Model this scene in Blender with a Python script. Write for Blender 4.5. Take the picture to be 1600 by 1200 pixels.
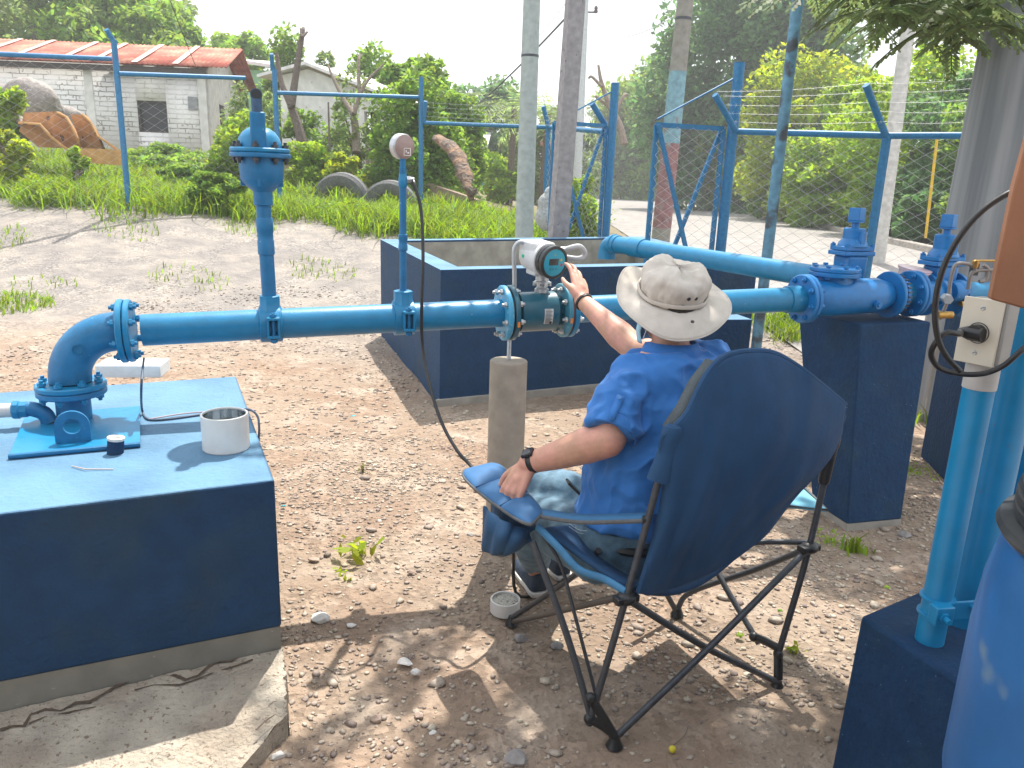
import bpy, math, random
import numpy as np
from math import radians, sin, cos, pi, atan2, sqrt
from mathutils import Vector, Matrix
for o in list(bpy.data.objects): bpy.data.objects.remove(o)
S = bpy.context.scene
COL = S.collection
rng = np.random.default_rng(7)
random.seed(7)

# ---------------------------------------------------------------- camera
FPX, TH, RO, CH = 1200.0, radians(14.9), radians(2.0), 1.6
_c, _s, _cr, _sr = cos(TH), sin(TH), cos(RO), sin(RO)
CR = Vector((_cr, _sr*_s, _sr*_c)); CU = Vector((-_sr, _cr*_s, _cr*_c)); CF = Vector((0, _c, -_s))
cam_data = bpy.data.cameras.new("camera"); cam = bpy.data.objects.new("camera", cam_data); COL.objects.link(cam)
cam_data.sensor_width = 36; cam_data.lens = 27; cam_data.clip_start = 0.02; cam_data.clip_end = 1500
cam.matrix_world = Matrix(((CR.x, CU.x, -CF.x, 0), (CR.y, CU.y, -CF.y, 0), (CR.z, CU.z, -CF.z, CH), (0, 0, 0, 1)))
S.camera = cam
S.render.resolution_x = 1024; S.render.resolution_y = 768

# ---------------------------------------------------------------- light
SHD = Vector((-0.085, -0.50, -1.0)).normalized()          # direction sunlight travels
SUN_EL = math.asin(-SHD.z); SUN_AZ = atan2(-SHD.x, -SHD.y)  # azimuth clockwise from +Y
W = bpy.data.worlds.new("World"); S.world = W; W.use_nodes = True
wn = W.node_tree.nodes; wl = W.node_tree.links; wn.clear()
sky = wn.new("ShaderNodeTexSky"); sky.sky_type = 'NISHITA'; sky.sun_disc = False
sky.sun_elevation = SUN_EL; sky.sun_rotation = SUN_AZ; sky.air_density = 1.0; sky.dust_density = 4.0; sky.ozone_density = 1.0
bg = wn.new("ShaderNodeBackground"); bg.inputs[1].default_value = 0.095
# thin bright overcast veil mixed into the sky
veil = wn.new("ShaderNodeMixRGB"); veil.inputs[2].default_value = (12.0, 12.5, 13.2, 1)
tc = wn.new("ShaderNodeTexCoord"); nz = wn.new("ShaderNodeTexNoise"); nz.inputs['Scale'].default_value = 2.0; nz.inputs['Detail'].default_value = 6
rp = wn.new("ShaderNodeValToRGB"); rp.color_ramp.elements[0].position = 0.3; rp.color_ramp.elements[0].color = (.6,.6,.6,1); rp.color_ramp.elements[1].position = 0.7; rp.color_ramp.elements[1].color = (.9,.9,.9,1)
wl.new(tc.outputs['Generated'], nz.inputs['Vector']); wl.new(nz.outputs['Fac'], rp.inputs['Fac']); wl.new(rp.outputs['Color'], veil.inputs['Fac'])
wl.new(sky.outputs[0], veil.inputs[1]); wl.new(veil.outputs[0], bg.inputs[0])
wo = wn.new("ShaderNodeOutputWorld"); wl.new(bg.outputs[0], wo.inputs[0])
sl = bpy.data.lights.new("sun", 'SUN'); sl.energy = 5.0; sl.angle = radians(0.5); sl.color = (1.0, 0.95, 0.87)
so = bpy.data.objects.new("sun", sl); COL.objects.link(so); so.rotation_euler = SHD.to_track_quat('-Z', 'Y').to_euler()
S.view_settings.view_transform = 'Standard'; S.view_settings.look = 'None'; S.view_settings.exposure = 0.72; S.view_settings.gamma = 1.0
S.render.engine = 'CYCLES'; S.cycles.max_bounces = 8; S.cycles.transparent_max_bounces = 8

# ---------------------------------------------------------------- helpers
def ray(px, py):
    return CR*((px-800)/FPX) + CU*(-(py-600)/FPX) + CF
def az(px, py, z):
    d = ray(px, py); t = (z-CH)/d.z; return Vector((d.x*t, d.y*t, z))
def ay(px, py, y):
    d = ray(px, py); t = y/d.y; return Vector((d.x*t, y, CH+d.z*t))
def sm(t):
    t = np.clip(t, 0, 1); return t*t*(3-2*t)
V3 = lambda *a: Vector(a)
OFF = {}

def nrm(v):
    v = np.asarray(v, float); n = np.linalg.norm(v); return v/n if n > 1e-9 else v
def frame(d):
    d = nrm(d); a = np.array((0, 0, 1.)) if abs(d[2]) < .9 else np.array((1., 0, 0))
    u = nrm(np.cross(a, d)); return u, np.cross(d, u), d
def smooth_path(pts, n=6):
    P = [np.asarray(p, float) for p in pts]; out = []
    Q = [2*P[0]-P[1]] + P + [2*P[-1]-P[-2]]
    for i in range(1, len(Q)-2):
        for k in range(n):
            t = k/n; a, b, c, d = Q[i-1], Q[i], Q[i+1], Q[i+2]
            out.append(.5*((2*b)+(-a+c)*t+(2*a-5*b+4*c-d)*t*t+(-a+3*b-3*c+d)*t**3))
    out.append(P[-1]); return out

class MB:
    def __init__(s): s.V = []; s.F = []; s.n = 0
    def add(s, v, f):
        v = np.asarray(v, float).reshape(-1, 3); s.V.append(v)
        if isinstance(f, np.ndarray): s.F.append(f+s.n)
        else: s.F.append([tuple(i+s.n for i in q) for q in f])
        s.n += len(v); return s
    def box(s, c, size, ax=None, ay_=None, taper=1.0):
        c = np.asarray(c, float); u = nrm(ax) if ax is not None else np.array((1., 0, 0))
        if ay_ is not None: v = nrm(ay_)
        else: v = nrm(np.cross((0, 0, 1.), u)) if abs(u[2]) < .99 else np.array((0, 1., 0))
        w = np.cross(u, v); h = np.asarray(size)/2.0; vs = []
        for k in (-1, 1):
            t = taper if k > 0 else 1
            for a, b in ((-1, -1), (1, -1), (1, 1), (-1, 1)): vs.append(c+u*a*h[0]*t+v*b*h[1]*t+w*k*h[2])
        return s.add(vs, [(3, 2, 1, 0), (4, 5, 6, 7), (0, 1, 5, 4), (1, 2, 6, 5), (2, 3, 7, 6), (3, 0, 4, 7)])
    def poly(s, pts, z0, z1):   # vertical prism from polygon (ccw)
        n = len(pts); v = [(p[0], p[1], z0) for p in pts]+[(p[0], p[1], z1) for p in pts]
        return s.add(v, [tuple(range(n-1, -1, -1)), tuple(range(n, 2*n))]+[(i, (i+1) % n, n+(i+1) % n, n+i) for i in range(n)])
    def prism(s, pts, d):       # 3d polygon extruded by d
        n = len(pts); p = np.array([tuple(q) for q in pts], float); d = np.asarray(d, float)
        return s.add(np.vstack([p, p+d]), [tuple(range(n-1, -1, -1)), tuple(range(n, 2*n))]+[(i, (i+1) % n, n+(i+1) % n, n+i) for i in range(n)])
    def tube(s, pts, r, seg=12, caps=True, flat=None):
        P = [np.asarray(p, float) for p in pts]; n = len(P)
        if not hasattr(r, '__len__'): r = [r]*n
        u = None; vs = []
        for i in range(n):
            d = nrm(P[min(i+1, n-1)]-P[max(i-1, 0)])
            if u is None: u, v, _ = frame(d)
            else:
                u = nrm(u-d*np.dot(u, d)); v = np.cross(d, u)
            a = np.arange(seg)*2*pi/seg
            vs.append(P[i]+r[i]*(np.outer(np.cos(a), u)+np.outer(np.sin(a), v)*(flat or 1)))
        f = []
        for i in range(n-1):
            for k in range(seg):
                k2 = (k+1) % seg; f.append((i*seg+k, i*seg+k2, (i+1)*seg+k2, (i+1)*seg+k))
        if caps: f += [tuple(range(seg-1, -1, -1)), tuple((n-1)*seg+k for k in range(seg))]
        return s.add(np.vstack(vs), f)
    def cyl(s, a, b, r, r2=None, seg=24): return s.tube([a, b], [r, r if r2 is None else r2], seg)
    def lathe(s, o, d, prof, seg=32, closed=False):   # prof: (radius, height along d)
        u, v, w = frame(d); o = np.asarray(o, float); a = np.arange(seg)*2*pi/seg
        ring = np.outer(np.cos(a), u)+np.outer(np.sin(a), v); vs = []; f = []
        for r, h in prof: vs.append(o+w*h+ring*max(r, 1e-4))
        n = len(prof)
        for i in range(n if closed else n-1):
            j = (i+1) % n
            for k in range(seg):
                k2 = (k+1) % seg; f.append((i*seg+k, i*seg+k2, j*seg+k2, j*seg+k))
        if not closed: f += [tuple(range(seg-1, -1, -1)), tuple((n-1)*seg+k for k in range(seg))]
        return s.add(np.vstack(vs), f)
    def ball(s, c, r, seg=16, rings=10):
        r = np.array(r if hasattr(r, '__len__') else (r, r, r), float); vs = []; f = []
        for i in range(rings+1):
            p = pi*i/rings
            for k in range(seg):
                a = 2*pi*k/seg; vs.append(np.asarray(c)+r*np.array((sin(p)*cos(a), sin(p)*sin(a), cos(p))))
        for i in range(rings):
            for k in range(seg): k2 = (k+1) % seg; f.append((i*seg+k, (i+1)*seg+k, (i+1)*seg+k2, i*seg+k2))
        return s.add(vs, f)
    def hexa(s, c, d, r, h): return s.lathe(c, d, [(r, 0), (r, h)], 6)
    def grid(s, G, close=False):           # G: rows x cols x 3
        G = np.asarray(G, float); n, m = G.shape[:2]; f = []
        for i in range(n-1):
            for j in range(m if close else m-1):
                j2 = (j+1) % m; f.append((i*m+j, i*m+j2, (i+1)*m+j2, (i+1)*m+j))
        return s.add(G.reshape(-1, 3), f)
    def build(s, name, mat, parent=None, ang=35, bevel=0, solid=0, sub=0, kind=None, label=None, flat=False):
        me = bpy.data.meshes.new(name); V = np.vstack(s.V); off = np.zeros(3)
        if parent is not None and parent in OFF: off = OFF[parent]
        V = V-off
        sizes = []; idx = []
        for f in s.F:
            if isinstance(f, np.ndarray): sizes.append(np.full(len(f), f.shape[1])); idx.append(f.reshape(-1))
            else:
                sizes.append(np.array([len(q) for q in f])); idx.append(np.array([i for q in f for i in q]))
        sizes = np.concatenate(sizes).astype(np.int32); idx = np.concatenate(idx).astype(np.int32)
        me.vertices.add(len(V)); me.vertices.foreach_set('co', V.astype(np.float32).ravel())
        me.loops.add(len(idx)); me.loops.foreach_set('vertex_index', idx)
        me.polygons.add(len(sizes)); st = np.concatenate([[0], np.cumsum(sizes)[:-1]]).astype(np.int32)
        me.polygons.foreach_set('loop_start', st); me.polygons.foreach_set('loop_total', sizes)
        me.update(calc_edges=True); me.validate()
        if not flat:
            me.shade_smooth()
            if ang < 180: me.set_sharp_from_angle(angle=radians(ang))
        if mat: me.materials.append(mat)
        o = bpy.data.objects.new(name, me); COL.objects.link(o)
        if parent is not None: o.parent = parent
        OFF[o] = off
        if bevel:
            b = o.modifiers.new('bevel', 'BEVEL'); b.width = bevel; b.segments = 2; b.limit_method = 'ANGLE'; b.angle_limit = radians(40)
        if solid:
            b = o.modifiers.new('solid', 'SOLIDIFY'); b.thickness = solid; b.offset = 0
        if sub:
            b = o.modifiers.new('sub', 'SUBSURF'); b.levels = sub; b.render_levels = sub
        if kind: o['kind'] = kind
        if label: o['label'] = label
        return o

def thing(name, label, cat, loc=(0, 0, 0), group=None):
    o = bpy.data.objects.new(name, None); COL.objects.link(o); o.location = loc; o.empty_display_size = .1
    o['label'] = label; o['category'] = cat
    if group: o['group'] = group
    OFF[o] = np.array(tuple(loc), float); return o
def tag(o, label, cat, group=None, kind=None):
    o['label'] = label; o['category'] = cat
    if group: o['group'] = group
    if kind: o['kind'] = kind
    return o
def recentre(o):       # put a single-mesh thing's origin at its base
    me = o.data; n = len(me.vertices); a = np.empty(n*3, np.float32); me.vertices.foreach_get('co', a); a = a.reshape(-1, 3)
    c = np.array([(a[:, 0].min()+a[:, 0].max())/2, (a[:, 1].min()+a[:, 1].max())/2, a[:, 2].min()])
    me.vertices.foreach_set('co', (a-c).astype(np.float32).ravel()); me.update(); o.location = c; return o

# ---------------------------------------------------------------- materials
MATS = {}
def mat(name, col, rough=.6, metal=0., var=.12, vs=6., bump=0., bs=40., col2=None, lo=.4, hi=.6, spec=.5, bd=.01, sheen=0, trans=0, det=5, island=0, coat=0, spots=None, crease=None):
    """procedural principled: base colour mottled by noise (var: value change, col2: second colour patches), noise bump"""
    if name in MATS: return MATS[name]
    m = bpy.data.materials.new(name); m.use_nodes = True; MATS[name] = m
    N = m.node_tree.nodes; L = m.node_tree.links; b = N['Principled BSDF']
    t = N.new('ShaderNodeTexCoord')
    def noise(sc, d=det):
        n = N.new('ShaderNodeTexNoise'); n.inputs['Scale'].default_value = sc; n.inputs['Detail'].default_value = d
        L.new(t.outputs['Object'], n.inputs['Vector']); return n
    rgb = N.new('ShaderNodeRGB'); rgb.outputs[0].default_value = (*col, 1); cur = rgb.outputs[0]
    if col2:
        n = noise(vs); r = N.new('ShaderNodeValToRGB'); r.color_ramp.elements[0].position = lo; r.color_ramp.elements[1].position = hi
        L.new(n.outputs['Fac'], r.inputs['Fac']); mx = N.new('ShaderNodeMixRGB'); L.new(r.outputs['Color'], mx.inputs[0]); L.new(cur, mx.inputs[1]); mx.inputs[2].default_value = (*col2, 1); cur = mx.outputs[0]
    if var:
        n2 = noise(vs*2.7, 8); mr = N.new('ShaderNodeMapRange'); mr.inputs[1].default_value = .3; mr.inputs[2].default_value = .7; mr.inputs[3].default_value = 1-var; mr.inputs[4].default_value = 1+var
        L.new(n2.outputs['Fac'], mr.inputs[0]); h = N.new('ShaderNodeHueSaturation'); L.new(mr.outputs[0], h.inputs['Value']); L.new(cur, h.inputs['Color']); cur = h.outputs[0]
    if spots:   # (scale, threshold, colour): small chips and specks
        n3 = noise(spots[0], 4); r = N.new('ShaderNodeValToRGB'); r.color_ramp.elements[0].position = spots[1]; r.color_ramp.elements[1].position = spots[1]+.03
        L.new(n3.outputs['Fac'], r.inputs['Fac']); mx = N.new('ShaderNodeMixRGB'); L.new(r.outputs['Color'], mx.inputs[0]); L.new(cur, mx.inputs[1]); mx.inputs[2].default_value = (*spots[2], 1); cur = mx.outputs[0]
    if island:
        g = N.new('ShaderNodeNewGeometry'); mr = N.new('ShaderNodeMapRange'); mr.inputs[3].default_value = 1-island; mr.inputs[4].default_value = 1+island
        L.new(g.outputs['Random Per Island'], mr.inputs[0]); h = N.new('ShaderNodeHueSaturation'); L.new(mr.outputs[0], h.inputs['Value'])
        mr2 = N.new('ShaderNodeMapRange'); mr2.inputs[3].default_value = .5-island*.06; mr2.inputs[4].default_value = .5+island*.06
        L.new(g.outputs['Random Per Island'], mr2.inputs[0]); L.new(mr2.outputs[0], h.inputs['Hue']); L.new(cur, h.inputs['Color']); cur = h.outputs[0]
    L.new(cur, b.inputs['Base Color']); b.inputs['Roughness'].default_value = rough; b.inputs['Metallic'].default_value = metal
    b.inputs['Specular IOR Level'].default_value = spec
    if sheen: b.inputs['Sheen Weight'].default_value = sheen
    if coat: b.inputs['Coat Weight'].default_value = coat; b.inputs['Coat Roughness'].default_value = .2
    if bump:
        n4 = noise(bs, 6); bp = N.new('ShaderNodeBump'); bp.inputs['Strength'].default_value = bump; bp.inputs['Distance'].default_value = bd
        L.new(n4.outputs['Fac'], bp.inputs['Height']); L.new(bp.outputs[0], b.inputs['Normal'])
    if crease:  # (scale, distance): sharp cloth creases
        nc = N.new('ShaderNodeTexNoise'); nc.noise_type = 'RIDGED_MULTIFRACTAL'; nc.inputs['Scale'].default_value = crease[0]; nc.inputs['Detail'].default_value = 2.5; nc.inputs['Distortion'].default_value = .6
        mpc = N.new('ShaderNodeMapping'); mpc.inputs['Rotation'].default_value = (.3, .5, .6); mpc.inputs['Scale'].default_value = crease[2] if len(crease) > 2 else (1, 1.6, .7); L.new(t.outputs['Object'], mpc.inputs[0]); L.new(mpc.outputs[0], nc.inputs['Vector'])
        bc = N.new('ShaderNodeBump'); bc.inputs['Strength'].default_value = 1; bc.inputs['Distance'].default_value = crease[1]; L.new(nc.outputs['Fac'], bc.inputs['Height'])
        if bump: L.new(bp.outputs[0], bc.inputs['Normal'])
        L.new(bc.outputs[0], b.inputs['Normal'])
    if trans:
        tr = N.new('ShaderNodeBsdfTranslucent'); hs = N.new('ShaderNodeHueSaturation'); hs.inputs['Hue'].default_value = .475; hs.inputs['Value'].default_value = 1.7; hs.inputs['Saturation'].default_value = 1.1
        L.new(cur, hs.inputs['Color']); L.new(hs.outputs[0], tr.inputs['Color']); mx = N.new('ShaderNodeMixShader'); mx.inputs[0].default_value = trans
        L.new(b.outputs[0], mx.inputs[1]); L.new(tr.outputs[0], mx.inputs[2]); L.new(mx.outputs[0], N['Material Output'].inputs['Surface'])
    return m
pipe_blue = mat('pipe_blue', (.004, .185, .37), .38, var=.1, vs=9, bump=.25, bs=90, bd=.002, spots=(60, .73, (.25, .45, .6)))
pipe_blue2 = mat('pipe_blue_old', (.006, .145, .32), .45, var=.15, vs=9, bump=.4, bs=60, bd=.003, spots=(45, .70, (.12, .28, .42)))
fence_blue = mat('fence_blue', (.012, .15, .32), .5, var=.2, vs=12, spots=(30, .7, (.1, .22, .35)))
navy = mat('navy_concrete', (.006, .036, .095), .8, spec=.25, var=.15, vs=5, bump=.7, bs=45, bd=.010, col2=(.014, .045, .085), lo=.5, hi=.75, spots=(110, .71, (.10, .2, .3)))
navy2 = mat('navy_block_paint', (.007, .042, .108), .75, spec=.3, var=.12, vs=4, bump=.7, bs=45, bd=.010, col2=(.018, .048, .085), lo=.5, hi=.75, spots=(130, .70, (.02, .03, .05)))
concrete = mat('concrete', (.36, .33, .29), .9, var=.2, vs=3, bump=.5, bs=60, bd=.006, col2=(.27, .25, .22))
concrete_lt = mat('concrete_light', (.46, .44, .40), .9, var=.15, vs=3, bump=.4, bs=50, bd=.005, spots=(25, .68, (.25, .24, .22)))
pole_grey = mat('pole_grey', (.26, .27, .28), .85, var=.2, vs=4, bump=.3, bs=40, bd=.005)
white_paint = mat('white_paint', (.78, .78, .76), .5, var=.06)
steel = mat('galvanised_steel', (.5, .52, .53), .4, metal=.7, var=.15, vs=20)
dark_steel = mat('dark_steel', (.06, .065, .075), .42, metal=.3, var=.2, vs=20)
black_rub = mat('black_rubber', (.015, .016, .018), .4, var=.2, vs=20)
brass = mat('brass', (.45, .27, .08), .35, metal=.9, var=.2, vs=30)
skin = mat('skin', (.52, .29, .20), .5, var=.09, vs=14, bump=.2, bs=220, bd=.001, col2=(.60, .30, .23), spec=.4)
hatm = mat('hat_cotton', (.58, .53, .47), .9, var=.08, vs=10, bump=.5, bs=300, bd=.002, crease=(9, .010))
def sunlit_top(m, col, amt):      # paints the sunlit paleness of upward faces into a block's colour
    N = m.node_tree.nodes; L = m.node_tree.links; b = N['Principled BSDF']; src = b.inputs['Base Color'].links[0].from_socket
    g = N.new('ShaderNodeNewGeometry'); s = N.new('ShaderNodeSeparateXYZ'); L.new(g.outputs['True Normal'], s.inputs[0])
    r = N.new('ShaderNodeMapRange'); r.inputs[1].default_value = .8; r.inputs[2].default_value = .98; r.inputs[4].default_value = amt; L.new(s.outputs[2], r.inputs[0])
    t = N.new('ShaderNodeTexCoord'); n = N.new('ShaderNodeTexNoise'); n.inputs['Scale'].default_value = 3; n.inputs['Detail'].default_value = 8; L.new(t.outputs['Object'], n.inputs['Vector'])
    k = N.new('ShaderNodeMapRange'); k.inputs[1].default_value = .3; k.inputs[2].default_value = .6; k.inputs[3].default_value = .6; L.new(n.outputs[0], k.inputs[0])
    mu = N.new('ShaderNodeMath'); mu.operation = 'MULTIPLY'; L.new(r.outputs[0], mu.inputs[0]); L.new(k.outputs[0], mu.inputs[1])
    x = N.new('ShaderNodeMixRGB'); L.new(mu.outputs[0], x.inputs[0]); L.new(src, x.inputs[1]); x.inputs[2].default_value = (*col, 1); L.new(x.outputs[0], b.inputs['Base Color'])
sunlit_top(navy2, (.15, .30, .44), .75)
# ---------------------------------------------------------------- terrain
def gz(x, y):
    x = np.asarray(x, float); y = np.asarray(y, float)
    left = sm((2.6-x)/4.5)
    z = .20*sm((y-7)/5)
    z = z + .62*sm((y-7.8)/5.5)*left + .25*sm((y-8)/5)*sm((-2.5-x)/4)
    z = z + 1.0*sm((y-16)/9)*sm((-.5-x)/6)
    xk = 9.9+.137*(y-17)
    z = z + 2.2*sm((x-xk-.4)/7)*sm((y-6)/4)
    z = z + 9*sm((y-35)/60)*sm((-8-x)/40)
    return z
def gzs(x, y): return float(gz(x, y))
# ---------------------------------------------------------------- ground
def ground_mat():
    m = bpy.data.materials.new('ground_dirt'); m.use_nodes = True; N = m.node_tree.nodes; L = m.node_tree.links; b = N['Principled BSDF']
    t = N.new('ShaderNodeTexCoord')
    def noise(sc, d=6, dist=0):
        n = N.new('ShaderNodeTexNoise'); n.inputs['Scale'].default_value = sc; n.inputs['Detail'].default_value = d; n.inputs['Distortion'].default_value = dist
        L.new(t.outputs['Object'], n.inputs['Vector']); return n.outputs['Fac']
    def ramp(f, a, b_, ca=(0, 0, 0, 1), cb=(1, 1, 1, 1)):
        r = N.new('ShaderNodeValToRGB'); r.color_ramp.elements[0].position = a; r.color_ramp.elements[1].position = b_
        r.color_ramp.elements[0].color = ca; r.color_ramp.elements[1].color = cb; L.new(f, r.inputs[0]); return r.outputs[0]
    def mix(f, a, b_, mode='MIX'):
        x = N.new('ShaderNodeMixRGB'); x.blend_type = mode
        for i, v in enumerate((f, a, b_)):
            if isinstance(v, (tuple, float, int)): x.inputs[i].default_value = v if not isinstance(v, tuple) else (*v, 1)
            else: L.new(v, x.inputs[i])
        return x.outputs[0]
    c = mix(ramp(noise(1.3), .38, .62), (.255, .18, .13), (.29, .225, .17))          # reddish dirt / tan sand
    c = mix(ramp(noise(4, 8, .5), .5, .7), c, (.36, .29, .23))
    # dusty grey band of the driveway further back (a different ground, follows y in world metres)
    sx = N.new('ShaderNodeSeparateXYZ'); L.new(t.outputs['Object'], sx.inputs[0])
    add = N.new('ShaderNodeMath'); add.operation = 'MULTIPLY_ADD'; L.new(noise(.8, 4), add.inputs[0]); add.inputs[1].default_value = 3.0; L.new(sx.outputs[1], add.inputs[2])
    mr = N.new('ShaderNodeMapRange'); mr.inputs[1].default_value = 7.6; mr.inputs[2].default_value = 10.2; L.new(add.outputs[0], mr.inputs[0])
    c = mix(mr.outputs[0], c, mix(ramp(noise(3.1, 8), .4, .65), (.225, .205, .19), (.31, .275, .24)))
    mr2 = N.new('ShaderNodeMapRange'); mr2.inputs[1].default_value = 13.5; mr2.inputs[2].default_value = 16; L.new(add.outputs[0], mr2.inputs[0])
    c = mix(mr2.outputs[0], c, (.20, .17, .11))
    vor = N.new('ShaderNodeTexVoronoi'); vor.inputs['Scale'].default_value = 42; L.new(t.outputs['Object'], vor.inputs['Vector'])
    hs = N.new('ShaderNodeHueSaturation'); L.new(c, hs.inputs['Color'])
    vc = N.new('ShaderNodeSeparateColor'); L.new(vor.outputs['Color'], vc.inputs[0]); m3 = N.new('ShaderNodeMapRange'); m3.inputs[3].default_value = .72; m3.inputs[4].default_value = 1.3
    L.new(vc.outputs[0], m3.inputs[0]); L.new(m3.outputs[0], hs.inputs['Value']); c = mix(ramp(noise(2.3), .42, .6), hs.outputs[0], c)
    L.new(c, b.inputs['Base Color']); b.inputs['Roughness'].default_value = .95; b.inputs['Specular IOR Level'].default_value = .2
    h = mix(.5, noise(55, 8), vor.outputs['Distance'], 'ADD'); bp = N.new('ShaderNodeBump'); bp.inputs['Strength'].default_value = .9; bp.inputs['Distance'].default_value = .012
    L.new(h, bp.inputs['Height']); b2 = N.new('ShaderNodeBump'); b2.inputs['Strength'].default_value = .8; b2.inputs['Distance'].default_value = .05; L.new(noise(7, 6), b2.inputs['Height']); L.new(bp.outputs[0], b2.inputs['Normal']); L.new(b2.outputs[0], b.inputs['Normal'])
    return m
xs = np.concatenate([np.linspace(-160, -24, 18)[:-1], np.linspace(-24, -4, 41)[:-1], np.linspace(-4, 5, 120)[:-1], np.linspace(5, 24, 60)[:-1], np.linspace(24, 160, 20)])
ys = np.concatenate([np.linspace(-8, 0, 9)[:-1], np.linspace(0, 7, 130)[:-1], np.linspace(7, 26, 90)[:-1], np.linspace(26, 90, 50)[:-1], np.linspace(90, 210, 20)])
X, Y = np.meshgrid(xs, ys)
def bumpy(x, y, a=.012):
    return a*(np.sin(x*2.1+1.3*np.sin(y*1.7))*np.cos(y*2.6+np.sin(x*1.1)) + .6*np.sin(x*5.3+y*3.1)*np.sin(y*6.1-x*2.2))
Z = gz(X, Y)+bumpy(X, Y)
g = MB(); g.grid(np.stack([X, Y, Z], -1)); GR = g.build('ground', ground_mat(), kind='structure')
# road: concrete street going away behind the fence and bending left far off
road_m = mat('road_concrete', (.27, .25, .235), .9, var=.12, vs=2, bump=.3, bs=30, bd=.01, col2=(.22, .205, .19), spots=(9, .7, (.18, .17, .16)))
def road_edges(y):
    b = -.010*max(0, y-38)**1.75
    yl = 2.9+.03*(y-17)+b; yr = 9.75+.137*(min(y, 60)-17)+b*.92
    if y < 17: yl = 2.9
    return yl, yr
rows = []; kr = []
for y in list(np.linspace(7.5, 30, 40))+list(np.linspace(32, 110, 36)):
    a, b = road_edges(y); n = 14
    rows.append([(a+(b-a)*k/n, y, gzs(a+(b-a)*k/n, y)+.018+.03*sin(pi*k/n)) for k in range(n+1)])
    kr.append((b, y))
g = MB(); g.grid(rows); g.build('road', road_m, kind='structure')
g = MB(); K = []
for x, y in kr:
    z = .20
    K.append([(x-.02, y, z-.05), (x, y, z+.16), (x+.02, y, z+.18), (x+.20, y, z+.18), (x+.22, y, z-.2)])
g.grid(K); g.build('kerb', mat('kerb_concrete', (.30, .27, .24), .9, var=.25, vs=3, bump=.4, bs=30), kind='structure')

# small gravel: angular chips pressed into the dirt
def stones(n, xr, yr, s0, s1, seed, name, mt, dens=None, z0=None):
    r = np.random.default_rng(seed)
    base = np.array([(1, 0, 0), (-1, 0, 0), (0, 1, 0), (0, -1, 0), (0, 0, 1), (0, 0, -1), (.6, .6, .5), (-.6, .6, .5), (-.6, -.6, .5), (.6, -.6, .5)], float)
    tri = np.array([(0, 6, 9), (6, 2, 7), (7, 1, 8), (8, 3, 9), (4, 6, 7), (4, 7, 8), (4, 8, 9), (4, 9, 6), (0, 2, 6), (2, 1, 7), (1, 3, 8), (3, 0, 9), (5, 2, 0), (5, 1, 2), (5, 3, 1), (5, 0, 3)])
    x = r.uniform(*xr, n); y = r.uniform(*yr, n)
    if dens is not None:
        k = dens(x, y) > r.random(n); x, y = x[k], y[k]; n = len(x)
    s = s0+(s1-s0)*r.random(n)**3
    a = r.uniform(0, 2*pi, n); v = base[None]*(1+r.normal(0, .22, (n, 10, 3)))
    v = v*np.stack([s, s*r.uniform(.5, 1, n), s*r.uniform(.3, .6, n)], -1)[:, None, :]
    ca, sa = np.cos(a)[:, None], np.sin(a)[:, None]
    vx = v[..., 0]*ca-v[..., 1]*sa+x[:, None]; vy = v[..., 0]*sa+v[..., 1]*ca+y[:, None]
    zz = gz(x, y)+bumpy(x, y)+s*.12 if z0 is None else z0+s*.2
    V = np.stack([vx, vy, v[..., 2]+zz[:, None]], -1).reshape(-1, 3)
    F = (tri[None]+(np.arange(n)*10)[:, None, None]).reshape(-1, 3)
    m = MB(); m.add(V, F); return m.build(name, mt, flat=True)
gravel_m = mat('gravel_stone', (.36, .30, .25), .9, var=.2, vs=30, island=.4, spec=.2)
def dn(x, y):
    c = .55+.45*np.sin(x*3.1+np.sin(y*2.3)*1.5)*np.cos(y*2.7+x); return np.where((x > .2) & (x < 1.3) & (y < 2.1), .12*c+.03, c*.9+.1)
o = stones(60000, (-1.6, 3.6), (1.1, 4.6), .0035, .014, 3, 'gravel', gravel_m, dn); o['kind'] = 'stuff'; o['label'] = 'loose tan gravel chips over the near dirt'
o = stones(24000, (-4.5, 5.5), (4.4, 9.5), .006, .022, 4, 'gravel', gravel_m, dn); o['kind'] = 'stuff'; o['label'] = 'scattered small stones on the driveway dirt'
o = stones(650, (-.8, 3.0), (1.3, 4.4), .015, .034, 5, 'rubble', gravel_m, dn); o['kind'] = 'stuff'; o['label'] = 'broken stone rubble among the gravel'

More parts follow.
